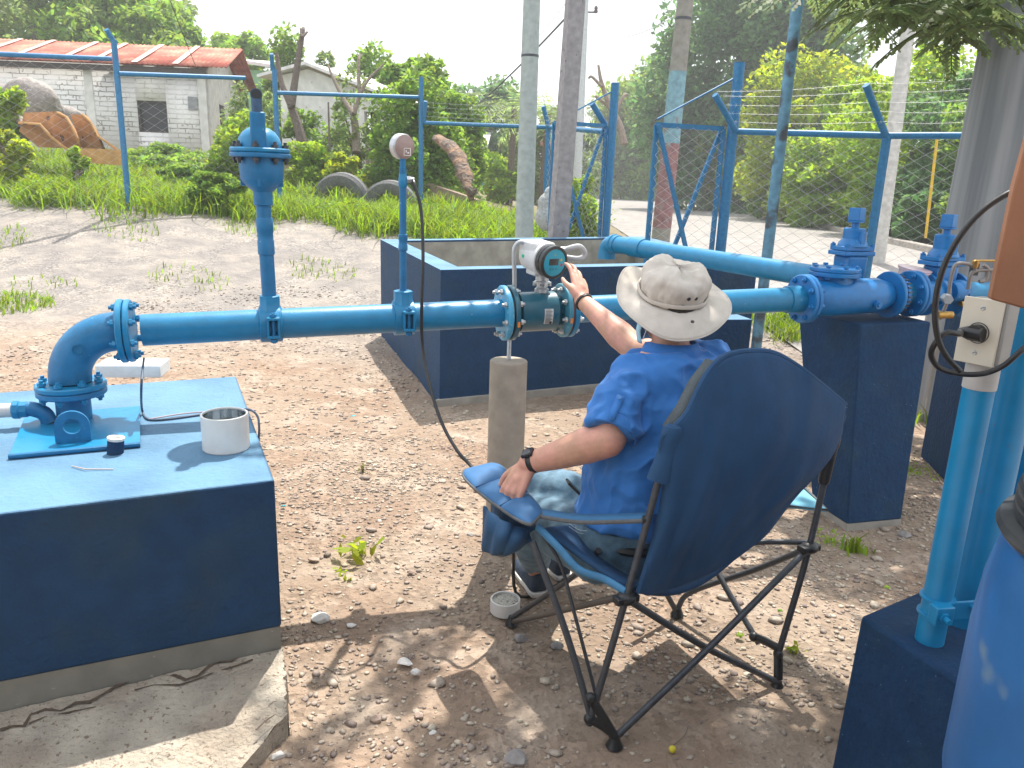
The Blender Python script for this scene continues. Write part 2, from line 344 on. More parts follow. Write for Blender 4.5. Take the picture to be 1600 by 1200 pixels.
# ---------------------------------------------------------------- vegetation builders
def leafquads(C, size, r, updir=.4, asp=.5):
    n = len(C); nv = r.normal(0, 1, (n, 3)); nv[:, 2] = np.abs(nv[:, 2])+updir; nv /= np.linalg.norm(nv, axis=1)[:, None]
    t = r.normal(0, 1, (n, 3)); t -= nv*(t*nv).sum(1)[:, None]; t /= np.linalg.norm(t, axis=1)[:, None]; b = np.cross(nv, t)
    s = (size*r.uniform(.6, 1.3, n))[:, None]
    V = np.stack([C-t*s, C-b*s*asp, C+t*s, C+b*s*asp+nv*s*.15], 1).reshape(-1, 3)
    return V, np.arange(n*4).reshape(-1, 4)
def crown_pts(c, rad, n, r, clumps=26, cs=.32, bottom=-.5, boxy=False):
    """points lying in clumps spread over an ellipsoid: uneven outline with gaps"""
    c = np.asarray(c, float); rad = np.asarray(rad, float)
    d = r.normal(0, 1, (clumps, 3)); d /= np.linalg.norm(d, axis=1)[:, None]; pass
    cc = d*r.uniform(.45, 1.0, (clumps, 1))**.6
    if boxy:
        zz = r.uniform(-.95, .75, clumps); aa = r.uniform(0, 2*pi, clumps); ra = r.uniform(.1, .8, clumps)**.6*np.where(zz > .2, .9-zz*.5, .85); cc = np.stack([np.cos(aa)*ra, np.sin(aa)*ra, zz], -1)
    w = r.uniform(.5, 1.4, clumps); k = r.choice(clumps, n, p=w/w.sum())
    q = r.normal(0, 1, (n, 3)); q /= np.linalg.norm(q, axis=1)[:, None]; q *= (r.uniform(.25, 1, (n, 1))**.5)*cs*w[k][:, None]
    q[:, 2] *= .9
    return c+(cc[k]+q)*rad, c+cc*rad
def leafmat(name, col, island=.35, tr=.55):
    return mat(name, col, .55, var=.18, vs=.9, island=island, trans=tr, spec=.35)
L_bright = leafmat('leaf_bright', (.21, .33, .045)); L_mid = leafmat('leaf_mid', (.15, .26, .05)); L_dark = leafmat('leaf_dark', (.10, .20, .07))
L_yel = leafmat('leaf_yellow_green', (.26, .34, .04)); L_pale = leafmat('leaf_pale', (.18, .26, .09)); L_dry = leafmat('leaf_dry', (.16, .13, .06))
bark = mat('bark', (.14, .11, .09), .95, var=.3, vs=8, bump=.8, bs=30, bd=.03)
bark_pale = mat('bark_pale', (.25, .20, .16), .95, var=.3, vs=8, bump=.8, bs=30, bd=.03)
def tree(name, label, cat, x, y, h, rad, leaf, n=9000, ls=.09, seed=0, trunk_r=.12, zc=None, clumps=26, cs=.32, group=None, bm=None, limbs=6, lean=(0, 0), z=None, boxy=False):
    r = np.random.default_rng(seed); z0 = gzs(x, y)-.05 if z is None else z
    t = thing(name, label, cat, (x, y, z0), group)
    cz = z0+h-rad[2] if zc is None else zc
    P, cc = crown_pts((x+lean[0], y+lean[1], cz), rad, n, r, clumps, cs, boxy=boxy)
    V, F = leafquads(P, ls, r); m = MB(); m.add(V, F); m.build('crown', leaf, t, flat=True)
    b = MB(); top = np.array((x+lean[0]*.8, y+lean[1]*.8, cz-rad[2]*.1)); base = np.array((x, y, z0))
    mid = base*.5+top*.5+np.array((r.normal(0, .12), r.normal(0, .12), 0))*h*.15
    b.tube(smooth_path([base, mid, top], 4), np.linspace(trunk_r, trunk_r*.4, 9), 8)
    for i in range(min(limbs, clumps)):
        s = base+(top-base)*r.uniform(.35, .85); e = cc[i]; mm = (s+e)/2+np.array((0, 0, .1*h*r.uniform(-.3, .6)))
        b.tube(smooth_path([s, mm, e], 3), np.linspace(trunk_r*.45, trunk_r*.08, 7), 6)
    b.build('trunk', bm or bark, t); return t
def blades(n, xr, yr, h, r, w=.008, bend=.5, dens=None, zf=None, C=None):
    if C is None:
        x = r.uniform(*xr, n); y = r.uniform(*yr, n)
        if dens is not None: k = dens(x, y) > r.random(n); x, y = x[k], y[k]
    else: x, y = C
    n = len(x); z = gz(x, y)+bumpy(x, y)-.01 if zf is None else zf(x, y)
    a = r.uniform(0, 2*pi, n); hh = h*r.uniform(.45, 1.2, n); bd = bend*hh*r.uniform(.2, 1.1, n)
    dx, dy = np.cos(a), np.sin(a); px, py = -dy*w, dx*w
    b = np.stack([x, y, z], -1); P = np.stack([px, py, px*0], -1)
    m1 = b+np.stack([dx*bd*.3, dy*bd*.3, hh*.6], -1); tip = b+np.stack([dx*bd, dy*bd, hh*.92], -1)
    V = np.stack([b-P, b+P, m1+P*.9, m1-P*.9, tip+P*.12, tip-P*.12], 1).reshape(-1, 3)
    i = np.arange(n)[:, None]*6; F = np.concatenate([i+np.array([[0, 1, 2, 3]]), i+np.array([[3, 2, 4, 5]])])
    return V, F
grass_m = mat('grass_bright', (.16, .26, .03), .6, var=.25, vs=1.2, island=.4, trans=.45, spec=.3)
grass_d = mat('grass_dry', (.22, .22, .07), .7, var=.25, vs=2, island=.4, trans=.4, spec=.3)
rr = np.random.default_rng(11)
def edge(x): return 11.7+.35*np.sin(x*1.3)+.25*np.sin(x*3.7+1)+np.where(x > -2.2, -(x+2.2)*.22, 0)
def dg(x, y): return sm((y-edge(x))/.8)*(.65+.35*np.sin(x*2.3+y))*(1-.75*sm((x-1.0)/.5))
m = MB()
V, F = blades(36000, (-9, 1.6), (10.3, 14.5), .36, rr, .009, 1.2, dg); m.add(V, F)
V, F = blades(22000, (-16, 0.5), (14.5, 21), .5, rr, .018, .9, lambda x, y: .8*(1-sm((y-16.2)/.6)*sm((x+8)/2))); m.add(V, F)
P = np.stack([rr.uniform(-9, 1.3, 110000), rr.uniform(10.9, 16, 110000), np.zeros(110000)], -1)
k = dg(P[:, 0], P[:, 1])*(.5+.5*np.sin(P[:, 0]*3.3)*np.cos(P[:, 1]*2.1)) > rr.random(110000); P = P[k]; P[:, 2] = gz(P[:, 0], P[:, 1])+rr.uniform(.02, 1, len(P))*(.22+.2*np.sin(P[:, 0]*2.7)*np.cos(P[:, 1]*1.9+P[:, 0]))
V, F = leafquads(P, .035, rr); m.add(V, F)
o = m.build('grass', grass_m, flat=True); tag(o, 'bright green weeds and long grass behind the driveway', 'grass', kind='stuff')
m = MB()
V, F = blades(9000, (-9, 3), (8.3, 12), .10, rr, .007, .8, lambda x, y: (np.sin(x*2.1+.7)*np.sin(y*2.9+x) > .45)*.8*sm((y-8.2)/2)); m.add(V, F)
V, F = blades(2200, (-6.6, -4.3), (7.9, 9.0), .10, rr, .007, .8, lambda x, y: (((x+6.1)/1.0)**2+((y-8.4)/.45)**2 < 1)*1.); m.add(V, F)
o = m.build('short_grass', grass_m, flat=True); tag(o, 'patches of short grass on the grey driveway', 'grass', kind='stuff')
# right bank undergrowth
m = MB(); r2 = np.random.default_rng(5)
def xkf(y): return 9.9+.137*(y-17)
P = np.stack([r2.uniform(9, 30, 60000), r2.uniform(11, 60, 60000), np.zeros(60000)], -1)
k = (P[:, 0] > xkf(P[:, 1])+3.4+.8*np.sin(P[:, 1]*.9)); P = P[k]; P[:, 2] = gz(P[:, 0], P[:, 1])+r2.uniform(0, 1.1, len(P))**1.5
V, F = leafquads(P, .09, r2); m.add(V, F); o = m.build('undergrowth', L_mid, flat=True); tag(o, 'low leafy undergrowth on the bank across the road', 'undergrowth', kind='stuff')

def tuft(px, py, z, n, h, seed, label, cat='grass tuft', spread=.12, mt=None, leafy=0, name='grass_tuft', group=None):
    c = az(px, py, z); r = np.random.default_rng(seed)
    x = c.x+r.normal(0, spread, n); y = c.y+r.normal(0, spread, n); m = MB()
    if not leafy:
        V, F = blades(n, 0, 0, h, r, .006, .8, C=(x, y)); m.add(V, F)
    else:
        P = np.stack([x, y, gz(x, y)+r.uniform(.02, h, n)], -1); V, F = leafquads(P, leafy, r); m.add(V, F)
        V, F = blades(10, 0, 0, h, r, .004, .5, C=(c.x+r.normal(0, spread*.4, 10), c.y+r.normal(0, spread*.4, 10))); m.add(V, F)
    o = m.build(name, mt or grass_m, flat=True); tag(o, label, cat, group); recentre(o); return o
tuft(1222, 520, 0, 420, .30, 1, 'bright green grass tuft between the basin and the navy pier', spread=.20)
tuft(1235, 535, 0, 160, .22, 2, 'shorter grass clump just right of the bright tuft by the pier', spread=.10)
tuft(568, 742, 0, 14, .07, 3, 'tiny dry weed sprout alone on the open dirt', 'weed', .012, grass_d, .012, 'weed')
tuft(558, 868, 0, 16, .07, 4, 'small weed with broad yellow green leaves on the gravel', 'weed', .045, L_yel, .035, 'weed')
tuft(540, 905, 0, 8, .04, 8, 'little yellow green seedling left below the broad leaved weed', 'weed', .02, L_yel, .018, 'weed')
tuft(1300, 850, 0, 40, .06, 5, 'low green weed at the foot of the navy pier', 'weed', .05, L_bright, .012, 'weed')
tuft(1335, 858, 0, 30, .10, 9, 'thin grass sprig right of the low weed by the pier foot', spread=.03)
tuft(1432, 740, 0, 60, .05, 10, 'small weeds on the dirt between the two navy piers', 'weed', .08, L_bright, .012, 'weed')
tuft(1460, 665, 0, 40, .14, 6, 'wispy grass at the foot of the grey concrete post', spread=.06)
tuft(1240, 1022, 0, 9, .04, 7, 'dry yellowish leafy sprig near the right chair foot', 'weed', .02, L_yel, .02, 'weed')
tuft(362, 352, .3, 200, .3, 12, 'green grass clump standing out on the grey driveway', spread=.16)
tuft(945, 345, .3, 160, .8, 14, 'willowy leafy shrub at the foot of the far gate post', 'shrub', .22, L_bright, .06, 'shrub')

# single larger stones
stone_w = mat('pale_stone', (.62, .60, .57), .9, var=.12, vs=20, bump=.6, bs=60, bd=.004)
stone_b = mat('brown_stone', (.36, .27, .22), .9, var=.2, vs=20, bump=.6, bs=60, bd=.004)
stone_g = mat('grey_stone', (.28, .26, .25), .9, var=.2, vs=20, bump=.6, bs=60, bd=.004)
def stone(px, py, s, mt, label, seed, flat=.55):
    r = np.random.default_rng(seed); c = az(px, py, 0); c.z = gzs(c.x, c.y)
    m = MB(); n = 26; d = r.normal(0, 1, (n, 3)); d /= np.linalg.norm(d, axis=1)[:, None]
    import bmesh
    bm = bmesh.new()
    for q in d*s*np.array((1, .75, flat))*r.uniform(.8, 1.1, (n, 1)): bm.verts.new((q[0], q[1], q[2]+s*flat*.45))
    bmesh.ops.convex_hull(bm, input=bm.verts); me = bpy.data.meshes.new('stone'); bm.to_mesh(me); bm.free(); me.materials.append(mt)
    o = bpy.data.objects.new('stone', me); COL.objects.link(o); o.location = c
    bv = o.modifiers.new('b', 'BEVEL'); bv.width = s*.06; bv.segments = 1
    return tag(o, label, 'stone')
for a in ((500, 970, .040, stone_w, 'biggest whitish stone on the gravel right of the large block', 1),
          (548, 978, .022, stone_w, 'flat white chip right of the biggest whitish stone', 2, .25),
          (642, 895, .017, stone_b, 'rounded brown stone on the gravel between block and chair', 3),
          (592, 815, .014, stone_w, 'small pale stone alone on the open dirt', 4),
          (815, 1000, .032, stone_g, 'grey rock just left of the chair frame', 5),
          (870, 1012, .026, stone_g, 'brownish rock under the chair seat', 6),
          (634, 1035, .030, stone_w, 'flat pale stone in the lit gravel at lower centre', 7, .3),
          (650, 1052, .020, stone_w, 'pale stone right below the flat pale one', 8),
          (435, 1185, .026, stone_w, 'pale pointed stone near the bottom left edge of the gravel', 9),
          (588, 1125, .024, stone_b, 'tan stone in the shade at lower centre', 10),
          (655, 1120, .018, stone_b, 'brown stone right of the tan stone in the shade', 11),
          (676, 1146, .013, stone_w, 'little white stone chip near the bottom middle', 12),
          (734, 838, .022, stone_g, 'grey rock in the shade left of the armrest pocket', 13),
          (703, 845, .018, stone_b, 'reddish stone left of the grey rock by the armrest pocket', 14),
          (490, 875, .026, stone_b, 'flat tan stone left of the leafy weed', 15, .3),
          (1412, 838, .035, stone_g, 'broken grey stone at the right foot of the navy pier', 16),
          (1472, 765, .030, stone_g, 'grey stone on the dirt near the upright blue pipes', 17),
          (1302, 1070, .012, stone_w, 'small pinkish white stone left of the near navy block', 18),
          (808, 1190, .04, stone_g, 'grey rock at the bottom edge left of the chair foot', 19)):
    stone(*a)
# leaves on the ground
def flatleaf(px, py, s, mt, label, seed, name='fallen_leaf', cat='leaf'):
    r = np.random.default_rng(seed); c = az(px, py, .0); z = gzs(c.x, c.y)+.022
    n = 12; pts = []
    for k in range(n):
        a = 2*pi*k/n; rad = s*(1 if k % 2 else .72)*(1.25 if k == 3 else 1); pts.append((c.x+rad*cos(a), c.y+rad*.8*sin(a), z+r.uniform(-.004, .006)))
    m = MB(); m.add([(c.x, c.y, z+.004)]+pts, [(0, 1+k, 1+(k+1) % n) for k in range(n)])
    o = m.build(name, mt, solid=.0008); tag(o, label, cat); return recentre(o)
flatleaf(1155, 1001, .018, L_yel, 'green lobed leaf on the ground behind the chair', 1)
flatleaf(1218, 962, .012, L_bright, 'small green leaf lying right of the lobed leaf', 2)
flatleaf(1385, 925, .016, L_yel, 'yellow leaf on the dirt behind the near navy block', 3)
sc = mat('teal_paper', (.03, .35, .42), .6); flatleaf(552, 655, .022, sc, 'torn turquoise scrap lying on the open dirt', 4, 'paper_scrap', 'litter')
flatleaf(443, 797, .016, sc, 'pale turquoise scrap beside the large navy block', 5, 'paper_scrap', 'litter')
m = MB(); c = az(1050, 1178, .0); m.ball((c.x, c.y, .016), .011); o = m.build('fallen_fruit', mat('yellow_fruit', (.6, .5, .03), .5)); tag(o, 'little yellow fruit on the shaded ground below the chair', 'fruit'); recentre(o)
c2 = az(1075, 1140, 0); m = MB(); m.tube(smooth_path([c+V3(0, .008, .02), (c+c2)/2+V3(.01, 0, .02), c2+V3(0, 0, .015)], 4), .0012, 5); o = m.build('fruit_stalk', bark); tag(o, 'thin curved stalk running from the yellow fruit', 'twig'); recentre(o)
def twig(a, b, r, label, mt=None, z=.01, mid=0):
    a = az(*a, z); b = az(*b, z); m = MB(); q = (a+b)/2+V3(mid, mid, r)
    m.tube(smooth_path([a, q, b], 4), np.linspace(r, r*.5, 9), 6); o = m.build('twig', mt or bark_pale); tag(o, label, 'twig'); return recentre(o)
twig((38, 485), (95, 467), .008, 'straight reddish stick on the driveway above the elbow', bark_pale)
twig((0, 492), (10, 492), .008, 'short stick end at the left frame edge on the driveway', bark_pale)
twig((505, 1042), (533, 1071), .003, 'thin straight twig on the gravel right of the slab', mid=.01)
twig((400, 1140), (430, 1116), .003, 'pale twig lying across the slab corner', z=.1)
twig((1450, 725), (1478, 765), .006, 'grey stick lying between the navy piers')
twig((1275, 825), (1282, 845), .005, 'short grey stick left of the navy pier foot')
# ---------------------------------------------------------------- houses
def brick_mat():
    m = bpy.data.materials.new('white_brick'); m.use_nodes = True; N = m.node_tree.nodes; L = m.node_tree.links; b = N['Principled BSDF']
    t = N.new('ShaderNodeTexCoord'); mp = N.new('ShaderNodeMapping'); mp.inputs['Rotation'].default_value = (pi/2, 0, 0); L.new(t.outputs['Object'], mp.inputs[0])
    nz = N.new('ShaderNodeTexNoise'); nz.inputs['Scale'].default_value = 5; L.new(mp.outputs[0], nz.inputs[0])
    ad = N.new('ShaderNodeVectorMath'); ad.operation = 'MULTIPLY_ADD'; L.new(nz.outputs['Color'], ad.inputs[0]); ad.inputs[1].default_value = (.05, .05, .05); L.new(mp.outputs[0], ad.inputs[2])
    br = N.new('ShaderNodeTexBrick'); br.inputs['Scale'].default_value = 1.0; br.inputs['Brick Width'].default_value = .42; br.inputs['Row Height'].default_value = .13; br.inputs['Mortar Size'].default_value = .012
    br.inputs['Color1'].default_value = (.82, .81, .78, 1); br.inputs['Color2'].default_value = (.72, .70, .66, 1); br.inputs['Mortar'].default_value = (.30, .27, .25, 1); br.inputs['Mortar Smooth'].default_value = .3
    L.new(ad.outputs[0], br.inputs[0])
    n2 = N.new('ShaderNodeTexNoise'); n2.inputs['Scale'].default_value = 9; n2.inputs['Detail'].default_value = 8; L.new(mp.outputs[0], n2.inputs[0])
    r = N.new('ShaderNodeValToRGB'); r.color_ramp.elements[0].position = .6; r.color_ramp.elements[1].position = .64; L.new(n2.outputs[0], r.inputs[0])
    mx = N.new('ShaderNodeMixRGB'); L.new(r.outputs[0], mx.inputs[0]); L.new(br.outputs[0], mx.inputs[1]); mx.inputs[2].default_value = (.36, .31, .28, 1)
    n3 = N.new('ShaderNodeTexNoise'); n3.inputs['Scale'].default_value = 1.6; n3.inputs['Detail'].default_value = 5; L.new(mp.outputs[0], n3.inputs[0]); r3 = N.new('ShaderNodeValToRGB'); r3.color_ramp.elements[0].position = .42; r3.color_ramp.elements[1].position = .6; L.new(n3.outputs[0], r3.inputs[0])
    m2 = N.new('ShaderNodeMixRGB'); L.new(r3.outputs[0], m2.inputs[0]); m2.inputs[1].default_value = (.80, .78, .75, 1); L.new(mx.outputs[0], m2.inputs[2])
    L.new(m2.outputs[0], b.inputs['Base Color']); b.inputs['Roughness'].default_value = .9
    bp = N.new('ShaderNodeBump'); bp.inputs['Distance'].default_value = .02; L.new(br.outputs['Fac'], bp.inputs['Height']); bp.invert = True; L.new(bp.outputs[0], b.inputs['Normal']); return m
wall_plaster = mat('plaster_white', (.66, .65, .61), .9, var=.15, vs=1.5, bump=.3, bs=20, spots=(5, .66, (.4, .37, .33)))
roof_red = mat('roof_rust', (.36, .10, .07), .85, var=.25, vs=1.2, col2=(.44, .22, .15), lo=.45, hi=.65, spec=.2)
roof_pale = mat('roof_zinc', (.62, .60, .58), .45, var=.15, vs=2, metal=.3)
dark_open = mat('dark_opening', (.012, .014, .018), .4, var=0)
wood_dk = mat('dark_wood', (.06, .05, .045), .8, var=.3, vs=6)
orange_wall = mat('orange_wall', (.42, .22, .10), .9, var=.25, vs=3)
def wallbox(m, a, b, z0, z1, th=.15):   # wall slab from a to b (xy)
    a = np.array(a, float); b = np.array(b, float); d = b-a; l = np.linalg.norm(d); d /= l
    m.box(((a[0]+b[0])/2, (a[1]+b[1])/2, (z0+z1)/2), (l, th, z1-z0), (d[0], d[1], 0)); return m
HL = np.array((-17.5, 22.6)); HR = np.array((-9.0, 23.0)); dH = (HR-HL)/np.linalg.norm(HR-HL); nH = np.array((-.20, .98))
g0 = 1.75
bh = thing('brick_house', 'long white brick house with a rusty red corrugated roof at left', 'house', (*HL, g0))
def win_wall(m, a, b, z0, z1, holes, th=.16):  # holes: (s0,s1,h0,h1)
    a = np.array(a, float); b = np.array(b, float); L_ = np.linalg.norm(b-a); d = (b-a)/L_
    P = lambda s: a+d*s
    s = 0
    for (s0, s1, h0, h1) in sorted(holes):
        if s0 > s: wallbox(m, P(s), P(s0), z0, z1, th)
        if h0 > z0: wallbox(m, P(s0), P(s1), z0, h0, th)
        if h1 < z1: wallbox(m, P(s0), P(s1), h1, z1, th)
        s = s1
    wallbox(m, P(s), b, z0, z1, th); return m
Ls = np.linalg.norm(HR-HL); EZ = 4.32; RZ = 5.15
w1 = Ls-1.86; w2 = Ls-1.02
m = win_wall(MB(), HL, HR, g0-.3, EZ, [(w1, w2, 2.55, 3.4)]); bw = m.build('front_wall', brick_mat(), bh, flat=True)
# opening with dark frame, set back
def panel(m, a, d, n, s0, s1, h0, h1, off, th=.03):
    p0 = a+d*s0+n*off; p1 = a+d*s1+n*off; return wallbox(m, p0, p1, h0, h1, th)
wn_ = MB(); panel(wn_, HL, dH, nH, w1-.01, w2+.01, 2.54, 3.41, .10, .02); ww = wn_.build('window', dark_open, bh)
fr = MB()
for q in ((w1, w1+.05, 2.55, 3.4), (w2-.05, w2, 2.55, 3.4), (w1+.05, w2-.05, 2.55, 2.6), (w1+.05, w2-.05, 3.35, 3.4)): panel(fr, HL, dH, nH, *q, .02, .06)
fr.build('frame', wood_dk, ww)
GR_ = HR+nH*6.2; gm = MB(); gd = (GR_-HR)/6.2
pts = [(*HR, g0-.3), (*GR_, g0-.3), (*GR_, EZ), (*(HR+gd*3.1), RZ), (*HR, EZ)]
gm.prism([V3(*p)+V3(dH[0], dH[1], 0)*.01 for p in pts], (dH[0]*.15, dH[1]*.15, 0)); gm.build('gable_wall', wall_plaster, bh)
for k, (s0, s1, z0_, z1_) in enumerate(((1.6, 2.4, 1.6, 3.5), (4.4, 5.3, 2.2, 3.5))):
    q = MB(); a_ = HR+dH*.17; wallbox(q, a_+gd*s0, a_+gd*s1, z0_, z1_, .04); q.build('door' if k == 0 else 'gable_window', wood_dk, bh)
for s in (0, Ls*.62, Ls-.12):
    q = MB(); wallbox(q, HL+dH*s-nH*.1, HL+dH*(s+.22)-nH*.1, g0-.3, EZ-.02, .05); q.build('concrete_column', wall_plaster, bh)
def corrug(a, b, c, d, n, amp):   # roof sheet a-b along eave, c-d along ridge; corrugated
    a, b, c, d = [np.array(tuple(q), float) for q in (a, b, c, d)]; nn = nrm(np.cross(b-a, d-a)); rows = []
    for t in (0, .5, 1):
        rows.append([(a+(b-a)*k/n)*(1-t)+(d+(c-d)*k/n)*t+nn*amp*(k % 2) for k in range(n+1)])
    return rows
e0 = HL-dH*1.0-nH*.45; e1_ = HR+dH*.75-nH*.45; r0 = HL-dH*.4+nH*3.1; r1 = HR+dH*.75+nH*3.1; bk0 = HL-dH*.4+nH*6.6; bk1 = HR+dH*.75+nH*6.6
m = MB(); m.grid(corrug((*e0, EZ-.02), (*e1_, EZ-.02), (*r1, RZ+.12), (*r0, RZ+.12), 150, .03)); m.grid(corrug((*r0, RZ+.12), (*r1, RZ+.12), (*bk1, EZ), (*bk0, EZ), 150, .03))
rf = m.build('roof', roof_red, bh, solid=.02)
sh = MB()
for k, s in enumerate((.6, 2.4, 3.4, 4.7, 5.6, 6.7, 7.8)):
    a_ = HL+dH*s; p = [(*(a_-nH*.47), EZ+.035), (*(a_+dH*.16-nH*.47), EZ+.035), (*(a_+dH*.16+nH*3.05), RZ+.165), (*(a_+nH*3.05), RZ+.165)]
    sh.prism(p, (0, 0, .01))
sh.build('pale_sheet_strip', mat('roof_pale_strip', (.62, .45, .38), .6, var=.25, vs=4), rf)
m = MB(); wallbox(m, e0+nH*.15, e1_+nH*.15-dH*.6, EZ-.2, EZ-.05, .07); m.build('eave_beam', wood_dk, bh)
m = MB(); wallbox(m, HR-dH*.42-nH*.1, HR-dH*.16-nH*.1, 3.2, 3.55, .05); m.build('meter_box', pole_grey, bh)
# green building behind
gb = thing('green_house', 'pale green house with zinc roof peeking behind the brick house', 'house', (-9.5, 34, 1.5))
m = MB(); m.box((-9.3, 35, 3.4), (3.6, 4, 4.2)); m.build('wall', mat('green_wall', (.25, .5, .28), .9), gb)
p = ay(340, 92, 33); m = MB(); m.prism([(-11.4, 32.6, 5.85), (-7.0, 32.6, 5.35), (-7.0, 32.6, 5.25), (-11.4, 32.6, 5.72)], (0, 5, .6)); m.build('roof', roof_pale, gb)
# second white house
a2 = ay(435, 235, 22.); WH0 = np.array((ay(440, 200, 22).x, 22.)); WH1 = np.array((ay(592, 200, 21.).x, 21.)); d2 = (WH1-WH0)/np.linalg.norm(WH1-WH0); n2_ = np.array((-d2[1], d2[0])); L2 = np.linalg.norm(WH1-WH0)
wh = thing('white_house', 'plain white house with a dark barred doorway behind the pruned trees', 'house', (*WH0, 1.2))
zt = lambda px, py, y: ay(px, py, y).z
ztop0 = zt(440, 118, 22); ztop1 = zt(590, 158, 21); dz0, dz1 = 1.55, zt(580, 174, 21)
ds0 = (ay(569, 200, 21.1).x-WH0[0])/d2[0]; ds1 = (ay(589, 200, 21.).x-WH0[0])/d2[0]
m = MB(); WR = WH0+d2*(L2+.55)
m.prism([V3(*WH0, .8), V3(*(WH0+d2*ds0), .8), V3(*(WH0+d2*ds0), ztop1+.25), V3(*(WH0+d2*.9), ztop0+.15), V3(*WH0, ztop0)], (n2_[0]*.15, n2_[1]*.15, 0))
m.prism([V3(*(WH0+d2*(ds0+.003)), dz1), V3(*(WH0+d2*ds1), dz1), V3(*(WH0+d2*ds1), ztop1+.1), V3(*(WH0+d2*(ds0+.003)), ztop1+.22)], (n2_[0]*.15, n2_[1]*.15, 0))
m.prism([V3(*(WH0+d2*(ds1+.003)), .8), V3(*WR, .8), V3(*WR, ztop1-.15), V3(*(WH0+d2*(ds1+.003)), ztop1+.1)], (n2_[0]*.15, n2_[1]*.15, 0))
wallbox(m, WR+n2_*.15, WR+n2_*5, .8, ztop1-.15); m.build('wall', wall_plaster, wh)
m = MB(); panel(m, WH0, d2, n2_, ds0, ds1, .8, dz1, .35, .05); dr = m.build('doorway', dark_open, wh)
m = MB()
for k in range(9):
    s = ds0+(ds1-ds0)*(k+.5)/9; panel(m, WH0, d2, n2_, s-.012, s+.012, 1.3, 2.25, .05, .02)
panel(m, WH0, d2, n2_, ds0, ds1, 2.23, 2.27, .03, .015); panel(m, WH0, d2, n2_, ds0, ds1, 1.3, 1.34, .03, .015); m.build('door_gate', mat('pink_gate', (.45, .32, .30), .6), dr)
m = MB(); m.prism([V3(*(WH0-d2*.5-n2_*.3), ztop0+.0), V3(*(WH0+d2*1.0-n2_*.3), ztop0+.3), V3(*(WR+d2*.4-n2_*.3), ztop1-.05), V3(*(WR+d2*.4-n2_*.3), ztop1-.12), V3(*(WH0+d2*1.0-n2_*.3), ztop0+.22), V3(*(WH0-d2*.5-n2_*.3), ztop0-.08)], (n2_[0]*5, n2_[1]*5, 0)); m.build('roof', roof_pale, wh)
# far teal shack and red roof house
def shack(px0, px1, pt, pb, y, roofc, wallc, name, label, pmid=None):
    a = ay(px0, pb, y); b = ay(px1, pb, y); zt_ = ay(px0, pt, y).z; t = thing(name, label, 'house', ((a.x+b.x)/2, y, a.z-1))
    m = MB(); m.box(((a.x+b.x)/2, y+1.5, (a.z-1+zt_-.4)/2), (b.x-a.x-.6, 3, zt_-.4-a.z+1)); m.build('wall', wallc, t)
    m = MB(); m.prism([(a.x, y-.6, zt_-.5), (b.x, y-.6, zt_-.5), (b.x, y-.6, zt_-.38), (a.x, y-.6, zt_-.38)], (0, 4.2, .9)); m.build('roof', roofc, t)
    m = MB(); m.box(((a.x*.6+b.x*.4), y-.02, (a.z+zt_-.9)/2), ((b.x-a.x)*.18, .06, (zt_-a.z)*.45)); m.build('door', dark_open, t); return t
teal = mat('teal_wall', (.03, .38, .33), .8)
shack(706, 762, 214, 268, 45, roof_pale, teal, 'teal_shack', 'small teal shack with a white roof beyond the left fence')
shack(752, 800, 218, 260, 52, roof_pale, mat('pink_wall', (.5, .35, .33), .9), 'pink_shack', 'pale pinkish shack with white roof right of the teal one')
shack(842, 905, 212, 280, 40, roof_red, wood_dk, 'red_roof_shed', 'low shed with a red roof seen between the two nearest concrete poles')
# retaining wall
m = MB(); pa = ay(455, 262, 18.0); pb = ay(665, 285, 17.0); pc_ = ay(745, 312, 16.0)
for a_, b_ in ((pa, pb), (pb, pc_)):
    m.prism([(a_.x, a_.y, a_.z-.9), (b_.x, b_.y, b_.z-.9), (b_.x, b_.y, b_.z), (a_.x, a_.y, a_.z)], (.05, .3, 0))
o = m.build('retaining_wall', mat('brown_wall', (.26, .19, .14), .95, var=.3, vs=4, bump=.6, bs=12, bd=.03)); tag(o, 'low brown retaining wall behind the weeds below the white house', 'wall')
m = MB(); pa = ay(296, 250, 19); pb = ay(340, 252, 19); m.box(((pa.x+pb.x)/2, 19.1, pa.z-.3), (pb.x-pa.x, .2, .7)); o = m.build('orange_low_wall', orange_wall); tag(o, 'short piece of orange wall in front of the brick house corner', 'wall')
# half buried tyres
def tyre(px, py, y, R, label, tilt=0.):
    c = ay(px, py, y); m = MB(); o_ = np.array(tuple(c))-np.array((0, 0, R*.55)); ax = nrm((.15+tilt, 1, .12)); w = R*.3
    o_ = o_-np.array((0, 0, R*.48)); prof = [(R*.58, -w*.7), (R*.72, -w*.95), (R*.93, -w*.9), (R, -w*.6), (R*.975, -w*.3), (R, -w*.25), (R, w*.25), (R*.975, w*.3), (R, w*.6), (R*.93, w*.9), (R*.72, w*.95), (R*.58, w*.7)]
    m.lathe(o_, ax, prof, 40, closed=True); o = m.build('tyre', mat('old_tyre', (.13, .13, .13), .8, var=.3, vs=10, bump=.5, bs=30)); tag(o, label, 'tyre'); return o
tyre(534, 268, 15.3, .55, 'old tyre half buried in weeds, left of the pressure gauge')
tyre(610, 280, 15.0, .55, 'old tyre half buried in weeds directly behind the pressure gauge')
